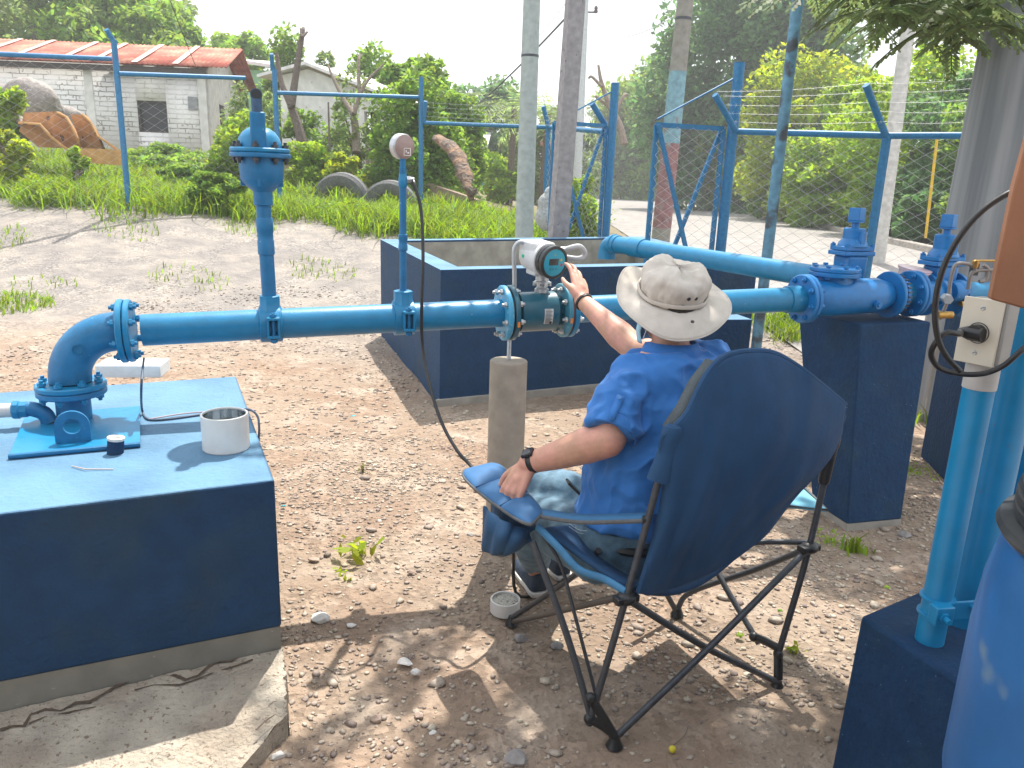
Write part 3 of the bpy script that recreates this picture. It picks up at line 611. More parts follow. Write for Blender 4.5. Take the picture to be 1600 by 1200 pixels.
# big log and boulders
m = MB(); a_ = ay(682, 215, 13.8); b_ = ay(737, 312, 12.6); r_ = np.random.default_rng(3)
P_ = smooth_path([a_, a_*.6+b_*.4+V3(.12, 0, .1), b_], 6); R_ = .15*np.array([.25+.9*sin(pi*min(1, .12+i/len(P_)))**.6+r_.normal(0, .04) for i in range(len(P_))]); R_[-1] = .16
m.tube(P_[::-1], np.array(R_)[::-1]*.95*np.where(np.arange(len(P_)) == 0, .3, 1)*(1+.16*np.sin(np.arange(len(P_))*2.4)), 6, flat=.55); lg = thing('tree_stump_log', 'broken brown tree log leaning in the weeds right of the gauge', 'log', b_)
m.build('log', mat('log_wood', (.26, .16, .10), .9, var=.35, vs=5, bump=.9, bs=12, bd=.08, col2=(.13, .10, .08)), lg, flat=True)
m = MB(); c = b_; 
for k in range(7):
    e = c+V3(r_.normal(0, .16), r_.normal(0, .1), r_.uniform(-.2, .22)); m.tube([tuple(c+V3(0, 0, .1)), tuple((c+e)/2+V3(0, 0, .06)), tuple(e)], [.05, .04, .008], 6)
m.build('roots', bark, lg)
def boulder(px, py, y, s, label, seed, sz=(1, .8, .8), mt=None):
    c = ay(px, py, y); import bmesh; bm = bmesh.new(); bmesh.ops.create_icosphere(bm, subdivisions=4, radius=1)
    r = np.random.default_rng(seed); D = r.normal(0, 1, (14, 3)); D /= np.linalg.norm(D, axis=1)[:, None]; h = r.uniform(.72, .98, 14)
    for v in bm.verts:
        p = np.array(v.co); q = p.copy()
        for d_, h_ in zip(D, h):
            k = p@d_
            if k > h_: q = q-d_*(k-h_)*.8
        v.co = Vector(q*s*np.array(sz))
    me = bpy.data.meshes.new('boulder'); bm.to_mesh(me); bm.free(); me.shade_smooth(); me.materials.append(mt or mat('boulder_rock', (.27, .24, .22), .9, var=.25, vs=4, bump=.8, bs=9, bd=.05, spots=(16, .62, (.4, .38, .36))))
    o = bpy.data.objects.new('boulder', me); COL.objects.link(o); o.location = c; o['label'] = label; o['category'] = 'boulder'; return o
boulder(52, 160, 16.8, .62, 'large rounded boulder piled behind the yellow excavator bucket', 1, (1, .8, .8))
boulder(8, 165, 17.3, .55, 'boulder at the left edge beside the larger rounded one', 2)
boulder(100, 188, 17.5, .42, 'darker boulder just right of the large rounded boulder', 3)
boulder(20, 205, 15.5, .4, 'grey rock under the leaves at the far left edge', 5)
# excavator bucket: curved shell with side plates
yel = mat('machine_yellow', (.50, .27, .09), .7, var=.2, vs=3, bump=.3, bs=20, spots=(6, .66, (.16, .09, .06)))
yel2 = mat('machine_rust', (.42, .22, .09), .8, var=.2, vs=4, spots=(8, .64, (.12, .07, .05)))
eb = thing('excavator_bucket', 'rusty yellow digger buckets lying in the weeds by the fence', 'bucket', ay(120, 250, 14.6))
def sideplate(pp, y, th, name, mt):
    m = MB(); m.prism([ay(a, b, y) for a, b in pp], (.02, th, 0)); return m.build(name, mt, eb)
sideplate([(38, 176), (88, 174), (102, 182), (128, 226), (120, 232), (60, 230), (30, 205)], 15.0, .06, 'side_plate', yel2)
sideplate([(110, 178), (132, 180), (146, 200), (162, 236), (130, 236)], 14.7, .06, 'side_plate', yel2)
m = MB(); rows = []
for y in (14.4, 15.6): rows.append([tuple(ay(a, b, y)) for a, b in ((28, 192), (62, 194), (80, 214), (100, 230), (118, 240))])
m.grid(rows); m.build('bucket_shell', yel, eb, solid=.05)
m = MB(); rows = []
for y in (14.3, 15.1): rows.append([tuple(ay(a, b, y)) for a, b in ((88, 175), (102, 182), (115, 205), (126, 230))])
m.grid(rows); rows = []
for y in (14.2, 15.0): rows.append([tuple(ay(a, b, y)) for a, b in ((128, 178), (141, 190), (152, 212), (182, 233))])
m.grid(rows); m.build('rim_strip', yel, eb, solid=.04)
m = MB(); m.prism([ay(a, b, 14.1) for a, b in ((116, 231), (190, 234), (189, 259), (108, 252))], (0, .12, 0)); m.build('cutting_edge', yel, eb)
# sand bag pile
m = MB(); c = ay(858, 318, 11.5)
for k, (dx, dz, r_) in enumerate(((0, -.2, .2), (-.02, 0, .15), (.02, .15, .1))): m.ball((c.x+dx, c.y, c.z+dz), (r_, r_*.8, r_*1.0), 14, 10)
o = m.build('white_sack', mat('sack_white', (.36, .38, .38), .8, var=.25, vs=12, bump=.8, bs=20, bd=.03)); mo = o.modifiers.new('r', 'REMESH'); mo.mode = 'VOXEL'; mo.voxel_size = .025; mo.use_smooth_shade = True; tag(o, 'crumpled whitish plastic sack between the concrete poles', 'sack')

# ---------------------------------------------------------------- poles
def pole(name, label, cat, a, b, r0, r1, mt, seg=24, bands=None, extra=None, ydir=0, square=0):
    t = thing(name, label, cat, a); m = MB()
    if square:
        u = nrm((cos(square), sin(square), 0)); v = np.array((-u[1], u[0], 0)); vs = []
        for p, r in ((a, r0), (b, r1)):
            for i, j in ((-1, -1), (1, -1), (1, 1), (-1, 1)): vs.append(np.array(tuple(p))+u*i*r+v*j*r)
        m.add(vs, [(3, 2, 1, 0), (4, 5, 6, 7), (0, 1, 5, 4), (1, 2, 6, 5), (2, 3, 7, 6), (3, 0, 4, 7)])
    else: m.tube([tuple(a*(1-k/8)+b*(k/8)) for k in range(9)], np.linspace(r0, r1, 9), seg)
    m.build('shaft', mt, t, bevel=.012 if square else 0)
    for (z, h, mt2, e) in (bands or []):
        k0 = (z-a.z)/(b.z-a.z); k1 = (z+h-a.z)/(b.z-a.z); q = MB(); ra = r0+(r1-r0)*k0+e; rb = r0+(r1-r0)*k1+e
        q.cyl(tuple(a*(1-k0)+b*k0), tuple(a*(1-k1)+b*k1), ra, rb, seg); q.build('painted_band' if h > .2 else 'clamp_ring', mt2, t)
    return t
def up(px0, py0, px1, py1, y, zb, ztop):   # axis from pixels extended to heights
    a = ay(px0, py0, y); b = ay(px1, py1, y); d = (b-a)/(b.z-a.z); return a+d*(zb-a.z), a+d*(ztop-a.z)
a_, b_ = up(821, 300, 831, 0, 10.8, .4, 8.5); pole('round_concrete_pole', 'pale round concrete pole left of the square pole', 'utility pole', a_, b_, .128, .085, mat('pole_green_grey', (.33, .38, .36), .85, var=.15, vs=5, bump=.2, bs=30), bands=[(3.15, .03, dark_steel, .004)])
a_, b_ = up(877, 300, 899, 0, 9.3, .2, 7.5); pole('square_concrete_pole', 'tapered square concrete pole with a chipped light edge', 'utility pole', a_, b_, .105, .075, mat('pole_stone', (.27, .26, .265), .9, var=.2, vs=6, bump=.3, bs=30, spots=(14, .68, (.12, .11, .11))), square=.28)
a_, b_ = up(906, 185, 914, 0, 24, .3, 10.5); t = pole('far_power_pole', 'thin far power pole with an insulator arm', 'utility pole', a_, b_, .14, .09, mat('pole_pale', (.5, .53, .53), .8))
p0 = ay(917, 19, 24); p1 = ay(931, 19, 24); m = MB(); m.cyl(p0, p1, .025, seg=8); ar = m.build('arm', dark_steel, t)
m = MB(); m.lathe(p1-V3(0, 0, .03), (0, 0, 1), [(.03, 0), (.06, .03), (.06, .07), (.035, .09), (.055, .12), (.05, .16), (.02, .2)], 12); m.build('insulator', mat('ceramic_brown', (.12, .09, .08), .3), ar)
a_, b_ = up(1045, 250, 1071, 0, 13.2, .2, 8); zc1 = ay(1060, 112, 13.2).z; zc2 = ay(1045, 224, 13.2).z
pb_ = pole('painted_concrete_pole', 'leaning grey pole painted light blue and red below, behind the open gate', 'utility pole', a_, b_, .16, .10, mat('pole_tan', (.24, .23, .20), .9, var=.2, vs=4),
  bands=[(zc2, zc1-zc2, mat('band_blue', (.17, .31, .36), .7, var=.25, vs=5, spots=(7, .62, (.2, .2, .19))), .003), (.9, zc2-.9-.003, mat('band_red', (.25, .13, .13), .7, var=.3, vs=6, spots=(9, .58, (.25, .2, .2))), .003), (ay(1068, 32, 13.2).z, .04, dark_steel, .006)])
peel = mat('peeling_blue_pole', (.10, .25, .36), .6, var=.25, vs=6, col2=(.05, .065, .08), lo=.50, hi=.60, bump=.5, bs=25)
a_, b_ = up(1201, 380, 1243, 30, 6.3, 0, 3.6); pole('peeling_pole', 'slim leaning steel post with peeling pale blue paint', 'post', a_, b_, .043, .043, peel)
a_, b_ = up(1380, 330, 1410, 110, 15.5, .2, 6.5); pole('far_white_pole', 'weathered white concrete pole across the road behind the forked fence post', 'utility pole', a_, b_, .16, .11, mat('pole_white', (.5, .49, .46), .9, var=.2, vs=4))
a_ = ay(1446, 372, 14.5); b_ = ay(1464, 218, 14.5); t = thing('guy_wire_guard', 'thin yellow guy wire guard across the road', 'guard', a_); m = MB(); m.cyl(a_, b_, .025, seg=10); m.build('sleeve', mat('guard_yellow', (.6, .38, .02), .5), t)
m = MB(); c = b_+(b_-a_)*3.5; m.cyl(b_, c, .006, seg=5); m.build('wire', dark_steel, t)
# big concrete post right
p = V3(3.29, 5.45, 0); t = thing('concrete_column', 'huge grey concrete column with faint vertical streaks at the right edge', 'column', p)
m = MB(); m.tube([(p.x+.055*z*0, p.y, z) for z in np.linspace(0, 6.5, 12)], np.linspace(.33, .20, 12), 48)
colm = bpy.data.materials.new('streaked_concrete'); colm.use_nodes = True; N = colm.node_tree.nodes; L = colm.node_tree.links
tc_ = N.new('ShaderNodeTexCoord'); mp = N.new('ShaderNodeMapping'); mp.inputs['Scale'].default_value = (9, 9, .25); nz_ = N.new('ShaderNodeTexNoise'); nz_.inputs['Scale'].default_value = 1.4; nz_.inputs['Detail'].default_value = 4
r_ = N.new('ShaderNodeValToRGB'); r_.color_ramp.elements[0].position = .35; r_.color_ramp.elements[0].color = (.17, .185, .20, 1); r_.color_ramp.elements[1].position = .65; r_.color_ramp.elements[1].color = (.30, .31, .32, 1)
L.new(tc_.outputs['Object'], mp.inputs[0]); L.new(mp.outputs[0], nz_.inputs[0]); L.new(nz_.outputs[0], r_.inputs[0]); L.new(r_.outputs[0], N['Principled BSDF'].inputs['Base Color']); N['Principled BSDF'].inputs['Roughness'].default_value = .85
bp_ = N.new('ShaderNodeBump'); bp_.inputs['Strength'].default_value = .3; bp_.inputs['Distance'].default_value = .02; L.new(nz_.outputs[0], bp_.inputs['Height']); L.new(bp_.outputs[0], N['Principled BSDF'].inputs['Normal'])
m.build('shaft', colm, t)
m = MB(); q0 = az(1440, 660, 0); m.poly([(q0.x, q0.y), (q0.x+.07, q0.y-.05), (q0.x+1.3, q0.y-.05), (q0.x+1.6, q0.y+.9), (q0.x+.55, q0.y+.9)], 0, .62); m.build('footing', concrete, t, bevel=.01)

# ---------------------------------------------------------------- fences
wire = mat('fence_wire', (.6, .61, .61), .45, metal=.4, var=.1, vs=10)
def chainlink(a, b, h, z0a, z0b, parent, cell=.085, r=.0019, name='chain_link_mesh'):
    a = np.array(a, float); b = np.array(b, float); d = b-a; L_ = np.linalg.norm(d); d /= L_; n = int(L_/cell); k = int(h/cell*2)
    cell_v = cell*1.25; k = int(h/cell_v*2); ii = np.arange(n+1)[:, None]; s = ii*cell; j = np.arange(k+1)[None]
    X_ = s+np.where((j+ii) % 2 == 0, 0, cell)*1.0; X_ = np.clip(X_, 0, L_); Zz = j*cell_v/2+0*s; zb = z0a+(z0b-z0a)*X_/L_
    nn = np.array((-d[1], d[0])); off = np.where(j % 2 == 0, -.003, .003)+0*s
    C = np.stack([a[0]+d[0]*X_+nn[0]*off, a[1]+d[1]*X_+nn[1]*off, zb+Zz], -1)
    dd = np.array((d[0], d[1], 0)); n3 = np.array((nn[0], nn[1], 0)); o3 = [dd*r*1.2, n3*r*1.2, -dd*r*1.2, -n3*r*1.2]
    V = np.stack([C+o for o in o3], 2).reshape(-1, 3); rows_, cols_ = C.shape[:2]
    base = (np.arange(rows_)[:, None]*cols_+np.arange(cols_-1)[None])[..., None, None]*4
    q = np.array([[i, (i+1) % 4, 4+(i+1) % 4, 4+i] for i in range(4)])
    F = (base+q).reshape(-1, 4); m = MB(); m.add(V, F); return m.build(name, wire, parent, flat=True)
def fpost(parent, x, y, z0, zt, r=.045, arm=None, name='post', armr=.028):
    m = MB(); m.cyl((x, y, z0), (x, y, zt), r, seg=16); p = m.build(name, fence_blue, parent)
    if arm:
        m = MB(); m.cyl((x, y, arm[0]), tuple(arm[1]), r*.8, seg=12); m.build('barbed_wire_arm', fence_blue, p if False else parent)
    return p
def barb(parent, pts, r=.0022):
    m = MB(); P_ = []
    for a, b in zip(pts[:-1], pts[1:]):
        a = np.array(tuple(a)); b = np.array(tuple(b)); n = 10
        for k in range(n): t_ = k/n; P_.append(a+(b-a)*t_-np.array((0, 0, .02*sin(pi*t_))))
    P_.append(np.array(tuple(pts[-1]))); r = r*.5; m.tube(P_, r, 4)
    L_ = sum(np.linalg.norm(P_[i+1]-P_[i]) for i in range(len(P_)-1))
    for i in range(len(P_)-1):
        for s in (0.2, .7):
            c = P_[i]*(1-s)+P_[i+1]*s; m.cyl(c+np.array((-.008, 0, -.018)), c+np.array((.008, 0, .018)), r*.8, seg=4); m.cyl(c+np.array((.012, 0, -.014)), c+np.array((-.010, 0, .016)), r*.8, seg=4)
    return m.build('barbed_wire', wire, parent)
# right fence
RF = thing('chain_link_fence', 'blue chain link fence with barbed wire running right of the gate', 'fence', (2.07, 7.93, 0))
GP = V3(2.08, 7.95, 0); RP = ay(1386, 212, 7.3); RE = ay(1540, 212, 6.85); RE2 = RE+(RE-RP)*.9
zr = 2.13
m = MB(); m.cyl((GP.x, GP.y, 0), (GP.x, GP.y, 2.76), .052, seg=20); m.build('gate_post', fence_blue, RF)
fpost(RF, RP.x, RP.y, 0, RP.z, .04, (RP.z-.02, ay(1353, 133, 7.15)))
fpost(RF, RE2.x, RE2.y, 0, RE2.z, .04)
m = MB(); m.cyl((GP.x, GP.y, zr+.0), RP, .03, seg=12); m.cyl(RP, RE, .03, seg=12); m.cyl(RE, RE2, .03, seg=12); m.build('top_rail', fence_blue, RF)
m = MB(); m.cyl(ay(1150, 205, 7.85), ay(1117, 148, 7.7), .03, seg=12); m.build('barbed_wire_arm', fence_blue, RF)
m1 = ay(1117, 148, 7.7)
for k, (q0, q1, q2) in enumerate((((1120, 143), (1357, 130), (1540, 120)), ((1130, 150), (1362, 143), (1540, 136)), ((1135, 164), (1372, 159), (1540, 153)), ((1140, 177), (1378, 174), (1540, 171)), ((1145, 190), (1384, 190), (1540, 188)))):
    barb(RF, [ay(*q0, 7.8), ay(*q1, 7.2), ay(*q2, 6.85)])
chainlink((GP.x, GP.y), (RP.x, RP.y), zr-.05, .02, .02, RF); chainlink((RP.x, RP.y), (RE2.x, RE2.y), zr-.05, .02, .02, RF)
# gate leaves
def gleaf(name, label, A, B, h0, h1, tie=None, m_in=.04):
    t = thing(name, label, 'gate', A); u = (B-A); u.z = 0; l = u.length; u.normalize(); hz = V3(0, 0, 1)
    def bar(n, a, b, w=.045, mt=fence_blue):
        m = MB(); d = b-a; m.box((a+b)/2, (d.length, w, .028), d, np.cross(nrm(d), nrm(np.cross(np.array(u), (0, 0, 1))))); m.build(n, mt, t)
    a0, a1 = A+hz*h0, A+hz*h1; b0, b1 = B+hz*h0, B+hz*h1
    nv = V3(-u.y, u.x, 0)*.032
    bar('stile', a0, a1); bar('stile', b0, b1); bar('top_rail', a1, b1); bar('bottom_rail', a0, b0)
    bar('brace', a0+nv, b1+nv, .038); bar('brace', a1-nv, b0-nv, .038)
    chainlink((A.x+nv.x*.6, A.y+nv.y*.6), (B.x+nv.x*.6, B.y+nv.y*.6), h1-h0, A.z+h0, B.z+h0, t)
    if tie: m = MB(); m.cyl(tie[0], tie[1], .009, seg=8); m.build('tie_rod', fence_blue, t)
    return t
A = V3(1.98, 7.92, 0); B = ay(1026, 195, 7.7); zt_ = B.z; B = V3(B.x, 7.7, 0); gleaf('gate_leaf', 'right blue gate leaf of crossed bars and mesh, hinged to the thick post', A, B, .12, zt_, (V3(B.x, B.y, zt_+.05), V3(GP.x-.03, GP.y, 2.62)))
GL = V3(1.13, 10, .1)
A = V3(1.05, 10, .1); B = V3(.40, 9.75, .1); zl = ay(957, 197, 10).z-.1
gleaf('gate_leaf', 'left blue gate leaf of crossed bars partly behind the square pole', A, B, .1, zl, (V3(B.x, B.y, zl+.1), V3(GL.x, GL.y, 2.7)))
# left fence stepping down to the gate
LF = thing('chain_link_fence', 'stepped blue fence left of the gate in front of the houses', 'fence', (GL.x, GL.y, 0))
m = MB(); m.cyl((GL.x, GL.y, 0), (GL.x, GL.y, 2.78), .05, seg=20); m.build('gate_post', fence_blue, LF)
pt = {}
for key, (px, pyb, y, ytop) in dict(p1=(180, 88, 12, 62), p2=(430, 140, 13.6, 108), p3=(658, 150, 14.6, 120), p4=(857, 200, 13.4, 198)).items():
    c = ay(px, pyb, y); pt[key] = c; fpost(LF, c.x, c.y, gzs(c.x, c.y)-.3, ay(px, ytop, y).z, .042)
def rail(a, b): m = MB(); m.cyl(a, b, .034, seg=12); m.build('top_rail', fence_blue, LF)
P1, P2, P3, P4 = pt['p1'], pt['p2'], pt['p3'], pt['p4']
L0 = ay(-60, 82, 10.8); rail(L0, ay(174, 92, 12)); R1 = ay(186, 115, 12); R2 = ay(383, 122, 13.3); rail(R1, R2)
R3 = ay(433, 145, 13.6); R4 = ay(656, 152, 14.6); rail(R3, R4); R5 = ay(663, 192, 14.6); R6 = ay(857, 199, 13.4); rail(R5, R6); rail(R6, ay(948, 206, 10.1)); 
for (q0, q1, y) in (((176, 62), (166, 46), 12), ((426, 110), (424, 84), 13.6), ((662, 192), (665, 158), 14.6), ((857, 200), (849, 166), 13.3), ((946, 196), (925, 162), 10.1)):
    m = MB(); m.cyl(ay(*q0, y), ay(*q1, y-.1), .036, seg=12); m.build('barbed_wire_arm', fence_blue, LF)
for k in range(5):
    f = k*9
    barb(LF, [ay(665, 160+f*.8, 14.6), ay(850, 166+f*.8, 13.3), ay(930, 164+f*.8, 10.1)])
def cl(a, b, hh=2.1, cell=.13): chainlink((a.x, a.y), (b.x, b.y), hh, a.z-hh, b.z-hh, LF, cell, .0014)
cl(L0, P1, cell=.11); cl(R1, R2, cell=.11); 
cl(R6, V3(GL.x, GL.y, 2.25), 2.1)
# overhead cables
def cable(a, b, sag, r, label, mt=black_rub):
    m = MB(); m.tube([tuple(a*(1-t)+b*t-V3(0, 0, sag*4*t*(1-t))) for t in np.linspace(0, 1, 17)], r, 6); o = m.build('overhead_cable', mt); tag(o, label, 'cable'); recentre(o)
cable(ay(700, 195, 30), ay(905, 5, 14), .2, .018, 'dark overhead cable rising to the right behind the round pole')
cable(ay(800, 95, 28), ay(884, 5, 22), .1, .010, 'thin pale overhead cable between the two nearest poles', steel)
cable(ay(917, 46, 24), ay(1062, 20, 13.2), .3, .008, 'faint wire from the far power pole to the painted pole', steel)
cable(ay(262, -10, 20), ay(312, 118, 23), .05, .010, 'thin cable dropping to the brick house roof')
SHADE = [(1.75, 3.3, 4.2, .7, .6, .4, 75), (2.5, 5.2, 4.5, .6, .5, .35, 36), (1.05, 3.58, 4.3, .9, .33, .3, 130), (.0, 4.3, 4.6, .45, .28, .25, 12), (2.4, 2.2, 4.0, .9, .9, .4, 50)]
# ---------------------------------------------------------------- trees
# left hill wood behind the brick house
LH = [(-35, 40, 14, (7, 5, 5), L_dark), (-28, 38, 13, (6, 5, 5), L_mid), (-22.5, 40, 11.5, (4.5, 4, 4.6), L_bright), (-19.5, 42, 10.0, (3, 4, 3.6), L_pale), (-27, 33, 8.6, (5, 4, 3.4), L_bright), (-20.5, 34, 8.2, (4, 4, 3.2), L_pale), (-16.3, 35, 7.4, (3, 3.5, 2.8), L_mid), (-13.8, 37, 6.6, (2.2, 3, 2.2), L_mid)]
lbl = ['dark green tree at the far top left corner', 'tall broad tree above the left end of the red roof', 'bright leafy tree rising above the middle of the red roof', 'hazy tree at the right end of the wooded hill', 'light green tree low behind the left end of the brick house', 'pale tree just above the ridge of the red roof', 'mid green tree just above the roof right of the ridge middle', 'small tree at the right gable of the brick house']
for i, (x, y, h, rad, lf) in enumerate(LH):
    tree('hillside_tree', lbl[i], 'tree', x, y, h-gzs(x, y)+1.2, rad, lf, 11000, .17, 20+i, .25, clumps=34, cs=.3, group='trees on the hill behind the brick house')
def treepx(px, ptop, pbase, y, w, lf, n, ls, seed, label, name='tree', cat='tree', clumps=24, cs=.33, group=None, tr=.1, bm=None, low=.0, limbs=5, bank=0):
    """tree placed by its base point; w = crown width in metres, top and crown bottom read from the photo"""
    if bank:
        y1 = min(72, 7.57/max(.02, (px-800)/1165-.137)+bank); k = y1/y; y = y1; w *= k; ls *= min(k, 2.2); tr *= k
    a = ay(px, pbase, y); top = ay(px, ptop, y).z; z0 = gzs(a.x, y); bot = z0+low
    rz = max(.2, (top-bot)/2); return tree(name, label, cat, a.x, y, top-z0, (w/2*(.85 if cat == 'shrub' else 1.0), w/2*.7, rz*(.84 if cat == 'shrub' else 1.02)), lf, n, ls, seed, tr, zc=(top+bot)/2, clumps=clumps, cs=cs, group=group, bm=bm, limbs=limbs, boxy=True)
treepx(345, 55, 120, 34, 3.2, L_pale, 2500, .14, 31, 'wispy pale tree on the skyline right of the red roof', clumps=14, cs=.3)
treepx(388, 90, 200, 16.5, 1.5, L_pale, 5200, .055, 32, 'feathery yellow green sapling left of the air valve', clumps=26, cs=.36)
treepx(372, 160, 260, 15.5, 1.7, L_bright, 5000, .06, 33, 'bushy light green shrub behind the air valve', 'shrub', 'shrub')
treepx(455, 42, 140, 30, 3.2, L_mid, 4200, .12, 34, 'narrow tree behind the forked bare trunk', clumps=18, cs=.3)
treepx(500, 62, 170, 30, 3.6, L_pale, 4500, .12, 35, 'slender grey green tree right of the bare trunk', clumps=18, cs=.3)
treepx(588, 65, 160, 27, 3.4, L_mid, 5200, .11, 36, 'tree with tufted top above the white house', clumps=16, cs=.3)
treepx(645, 70, 200, 24, 3.2, L_mid, 7000, .11, 37, 'pointed tree above the stepped fence rail', clumps=22, cs=.3)
treepx(560, 105, 215, 18.5, 2.0, L_pale, 2400, .07, 38, 'thin pale foliage over the white house roof', clumps=14, cs=.3)
treepx(650, 110, 275, 17.5, 2.6, L_mid, 12000, .075, 39, 'dense round green tree right of the white house door', clumps=34, cs=.33)
treepx(700, 125, 260, 22, 2.4, L_mid, 7000, .09, 40, 'green tree at the right of the dense round one', clumps=24)
treepx(480, 215, 262, 17.5, 1.8, L_bright, 4500, .06, 41, 'leafy bush between the two pruned trunks', 'shrub', 'shrub')
treepx(540, 228, 262, 17, 1.2, L_yel, 2400, .06, 42, 'small bright bush at the foot of the pruned forked tree', 'shrub', 'shrub')
treepx(475, 160, 215, 20.5, 1.6, L_mid, 2600, .06, 43, 'green shrub against the white house wall', 'shrub', 'shrub')
treepx(525, 170, 240, 19.5, 1.1, L_mid, 1800, .06, 44, 'thin shrub against the white wall left of the door', 'shrub', 'shrub')
treepx(250, 215, 250, 19, 2.8, L_mid, 4500, .07, 45, 'green bush below the brick house window', 'shrub', 'shrub')
treepx(300, 245, 285, 15, 2.2, L_mid, 6000, .055, 46, 'weedy bush right of the fence post foot', 'shrub', 'shrub')
treepx(340, 262, 305, 12.6, 1.1, L_mid, 5500, .05, 47, 'dark green bush at the driveway edge left of the air valve', 'shrub', 'shrub')
treepx(20, 120, 215, 15.2, 1.0, L_bright, 1800, .07, 48, 'leafy sprig overhanging the boulders at the left edge', 'shrub', 'shrub', clumps=12)
treepx(12, 170, 240, 13.2, 1.2, L_yel, 3000, .06, 49, 'bright shrub at the left edge in front of the bucket', 'shrub', 'shrub', clumps=14)
treepx(120, 215, 250, 13.2, .5, L_bright, 700, .05, 50, 'small sprig growing in front of the bucket edge', 'shrub', 'shrub', clumps=8)
treepx(765, 120, 225, 50, 6.5, L_dark, 8000, .22, 51, 'dark rounded tree beyond the left fence', clumps=24)
treepx(815, 160, 262, 40, 4, L_pale, 4000, .17, 52, 'pale tree partly behind the round concrete pole')
treepx(725, 195, 262, 33, 3, L_mid, 4000, .13, 53, 'bushy tree beside the teal shack', 'shrub', 'shrub')
treepx(785, 222, 275, 30, 2.2, L_bright, 3200, .1, 54, 'light bush in front of the pink shack', 'shrub', 'shrub')
treepx(700, 235, 290, 20, 1.2, L_mid, 2500, .08, 55, 'bush behind the leaning log', 'shrub', 'shrub')
treepx(905, 250, 345, 11.6, .9, L_bright, 4200, .045, 56, 'leafy bush with pinkish flowers seen through the left gate leaf', 'shrub', 'shrub', clumps=20)
treepx(872, 150, 250, 42, 5, L_pale, 5000, .16, 57, 'pale tree between the poles on the skyline')
# right side beyond the road
treepx(1178, -95, 230, 46, 14.5, L_dark, 36000, .24, 60, 'huge dark green tree dominating the skyline right of centre', clumps=80, cs=.24, tr=.5)
treepx(1030, 90, 210, 34, 4.6, L_mid, 8000, .15, 61, 'pale green tree at the left shoulder of the huge tree', clumps=26, bank=7)
treepx(985, 130, 235, 40, 5, L_pale, 6500, .17, 62, 'hazy tree where the wood meets the sky', clumps=24, bank=7)
treepx(1010, 110, 270, 27, 4.8, L_bright, 14000, .11, 63, 'bright leafy tree left of the painted pole', clumps=36, cs=.3, bank=7)
treepx(960, 195, 275, 27, 2.6, L_bright, 5000, .1, 64, 'light green bush right behind the left gate post', bank=7)
treepx(1100, 120, 280, 23, 4.2, L_bright, 15000, .095, 65, 'yellow green tree seen above the open gate', clumps=40, cs=.28, bank=7)
treepx(1195, 110, 285, 21, 4.2, L_bright, 14000, .09, 66, 'mid green tree behind the fence right of the thick gate post', clumps=36, cs=.28, bank=7)
treepx(1270, 70, 270, 20, 4.4, L_yel, 15000, .085, 67, 'yellowish green tree right of the peeling pole', clumps=40, cs=.27, bank=7)
treepx(1340, 105, 300, 19, 4.0, L_bright, 13000, .08, 68, 'sunlit tree behind the forked fence post', clumps=36, cs=.28, bank=7)
treepx(1170, 78, 150, 29, 2.8, L_dry, 5000, .1, 69, 'olive brown rounded treetop above the gate post', clumps=18, bank=7)
treepx(1420, 60, 270, 18, 4.2, L_bright, 14000, .08, 70, 'shady tree behind the white pole', clumps=36, cs=.3, bank=7)
treepx(1500, 90, 330, 15.5, 3.4, L_dark, 12000, .075, 71, 'dark leafy tree beside the concrete column', clumps=34, cs=.3, bank=7)
treepx(1600, 20, 330, 17, 5.0, L_mid, 10000, .09, 72, 'tree mostly behind the concrete column', clumps=30, cs=.3, bank=7)
for i, (px, pt_, pb2, y, w, lf) in enumerate(((1010, 225, 300, 26, 2.6, L_bright), (1090, 240, 310, 23, 2.8, L_mid), (1160, 245, 330, 21, 2.6, L_mid), (1235, 240, 340, 19.5, 2.8, L_mid), (1310, 240, 340, 18, 2.6, L_bright), (1390, 250, 345, 17, 2.4, L_mid), (1450, 255, 350, 16, 2.2, L_dark))):
    treepx(px, pt_, pb2, y, w, lf, 7500, .075, 80+i, ['leafy bush at the far end of the bank behind the gate', 'bush on the bank behind the open gate leaf', 'bush on the bank left of the peeling pole', 'dark bush on the bank right of the peeling pole', 'dark bush left of the forked fence post', 'bush on the bank behind the white pole foot', 'dark bush behind the yellow guard'][i], 'shrub', 'shrub', group='bushes along the bank across the road', bank=4)
# bare, pruned trunks
def baretree(label, y, branches, mt=bark, x0=None):
    base = ay(*branches[0][0][0], y); t = thing('pruned_tree', label, 'tree', base); m = MB()
    for pts, ra, rb in branches:
        P_ = smooth_path([ay(a, b, y+.15*i) for i, (a, b) in enumerate(pts)], 4); m.tube(P_, np.linspace(ra, rb, len(P_))*.72, 9)
    m.build('trunk', mt, t); return t
baretree('dark forked tree trunk with a lopped off top', 18, [(((478, 250), (468, 205), (455, 165)), .17, .13), (((455, 165), (462, 120), (472, 55), (474, 44)), .13, .05), (((456, 168), (440, 130), (432, 85)), .11, .06), (((472, 58), (480, 50)), .05, .03), (((472, 60), (469, 44)), .04, .02)])
baretree('pale forked tree trunk beside the white house door', 18, [(((557, 238), (556, 205), (552, 175)), .14, .11), (((553, 178), (540, 160), (522, 125), (512, 100)), .09, .03), (((553, 178), (562, 150), (575, 125), (600, 100)), .08, .03), (((562, 150), (560, 100), (563, 85)), .06, .04)], bark_pale)
baretree('thin straight sapling stem before the white house', 17.5, [(((515, 235), (514, 195), (513, 160)), .035, .025)])
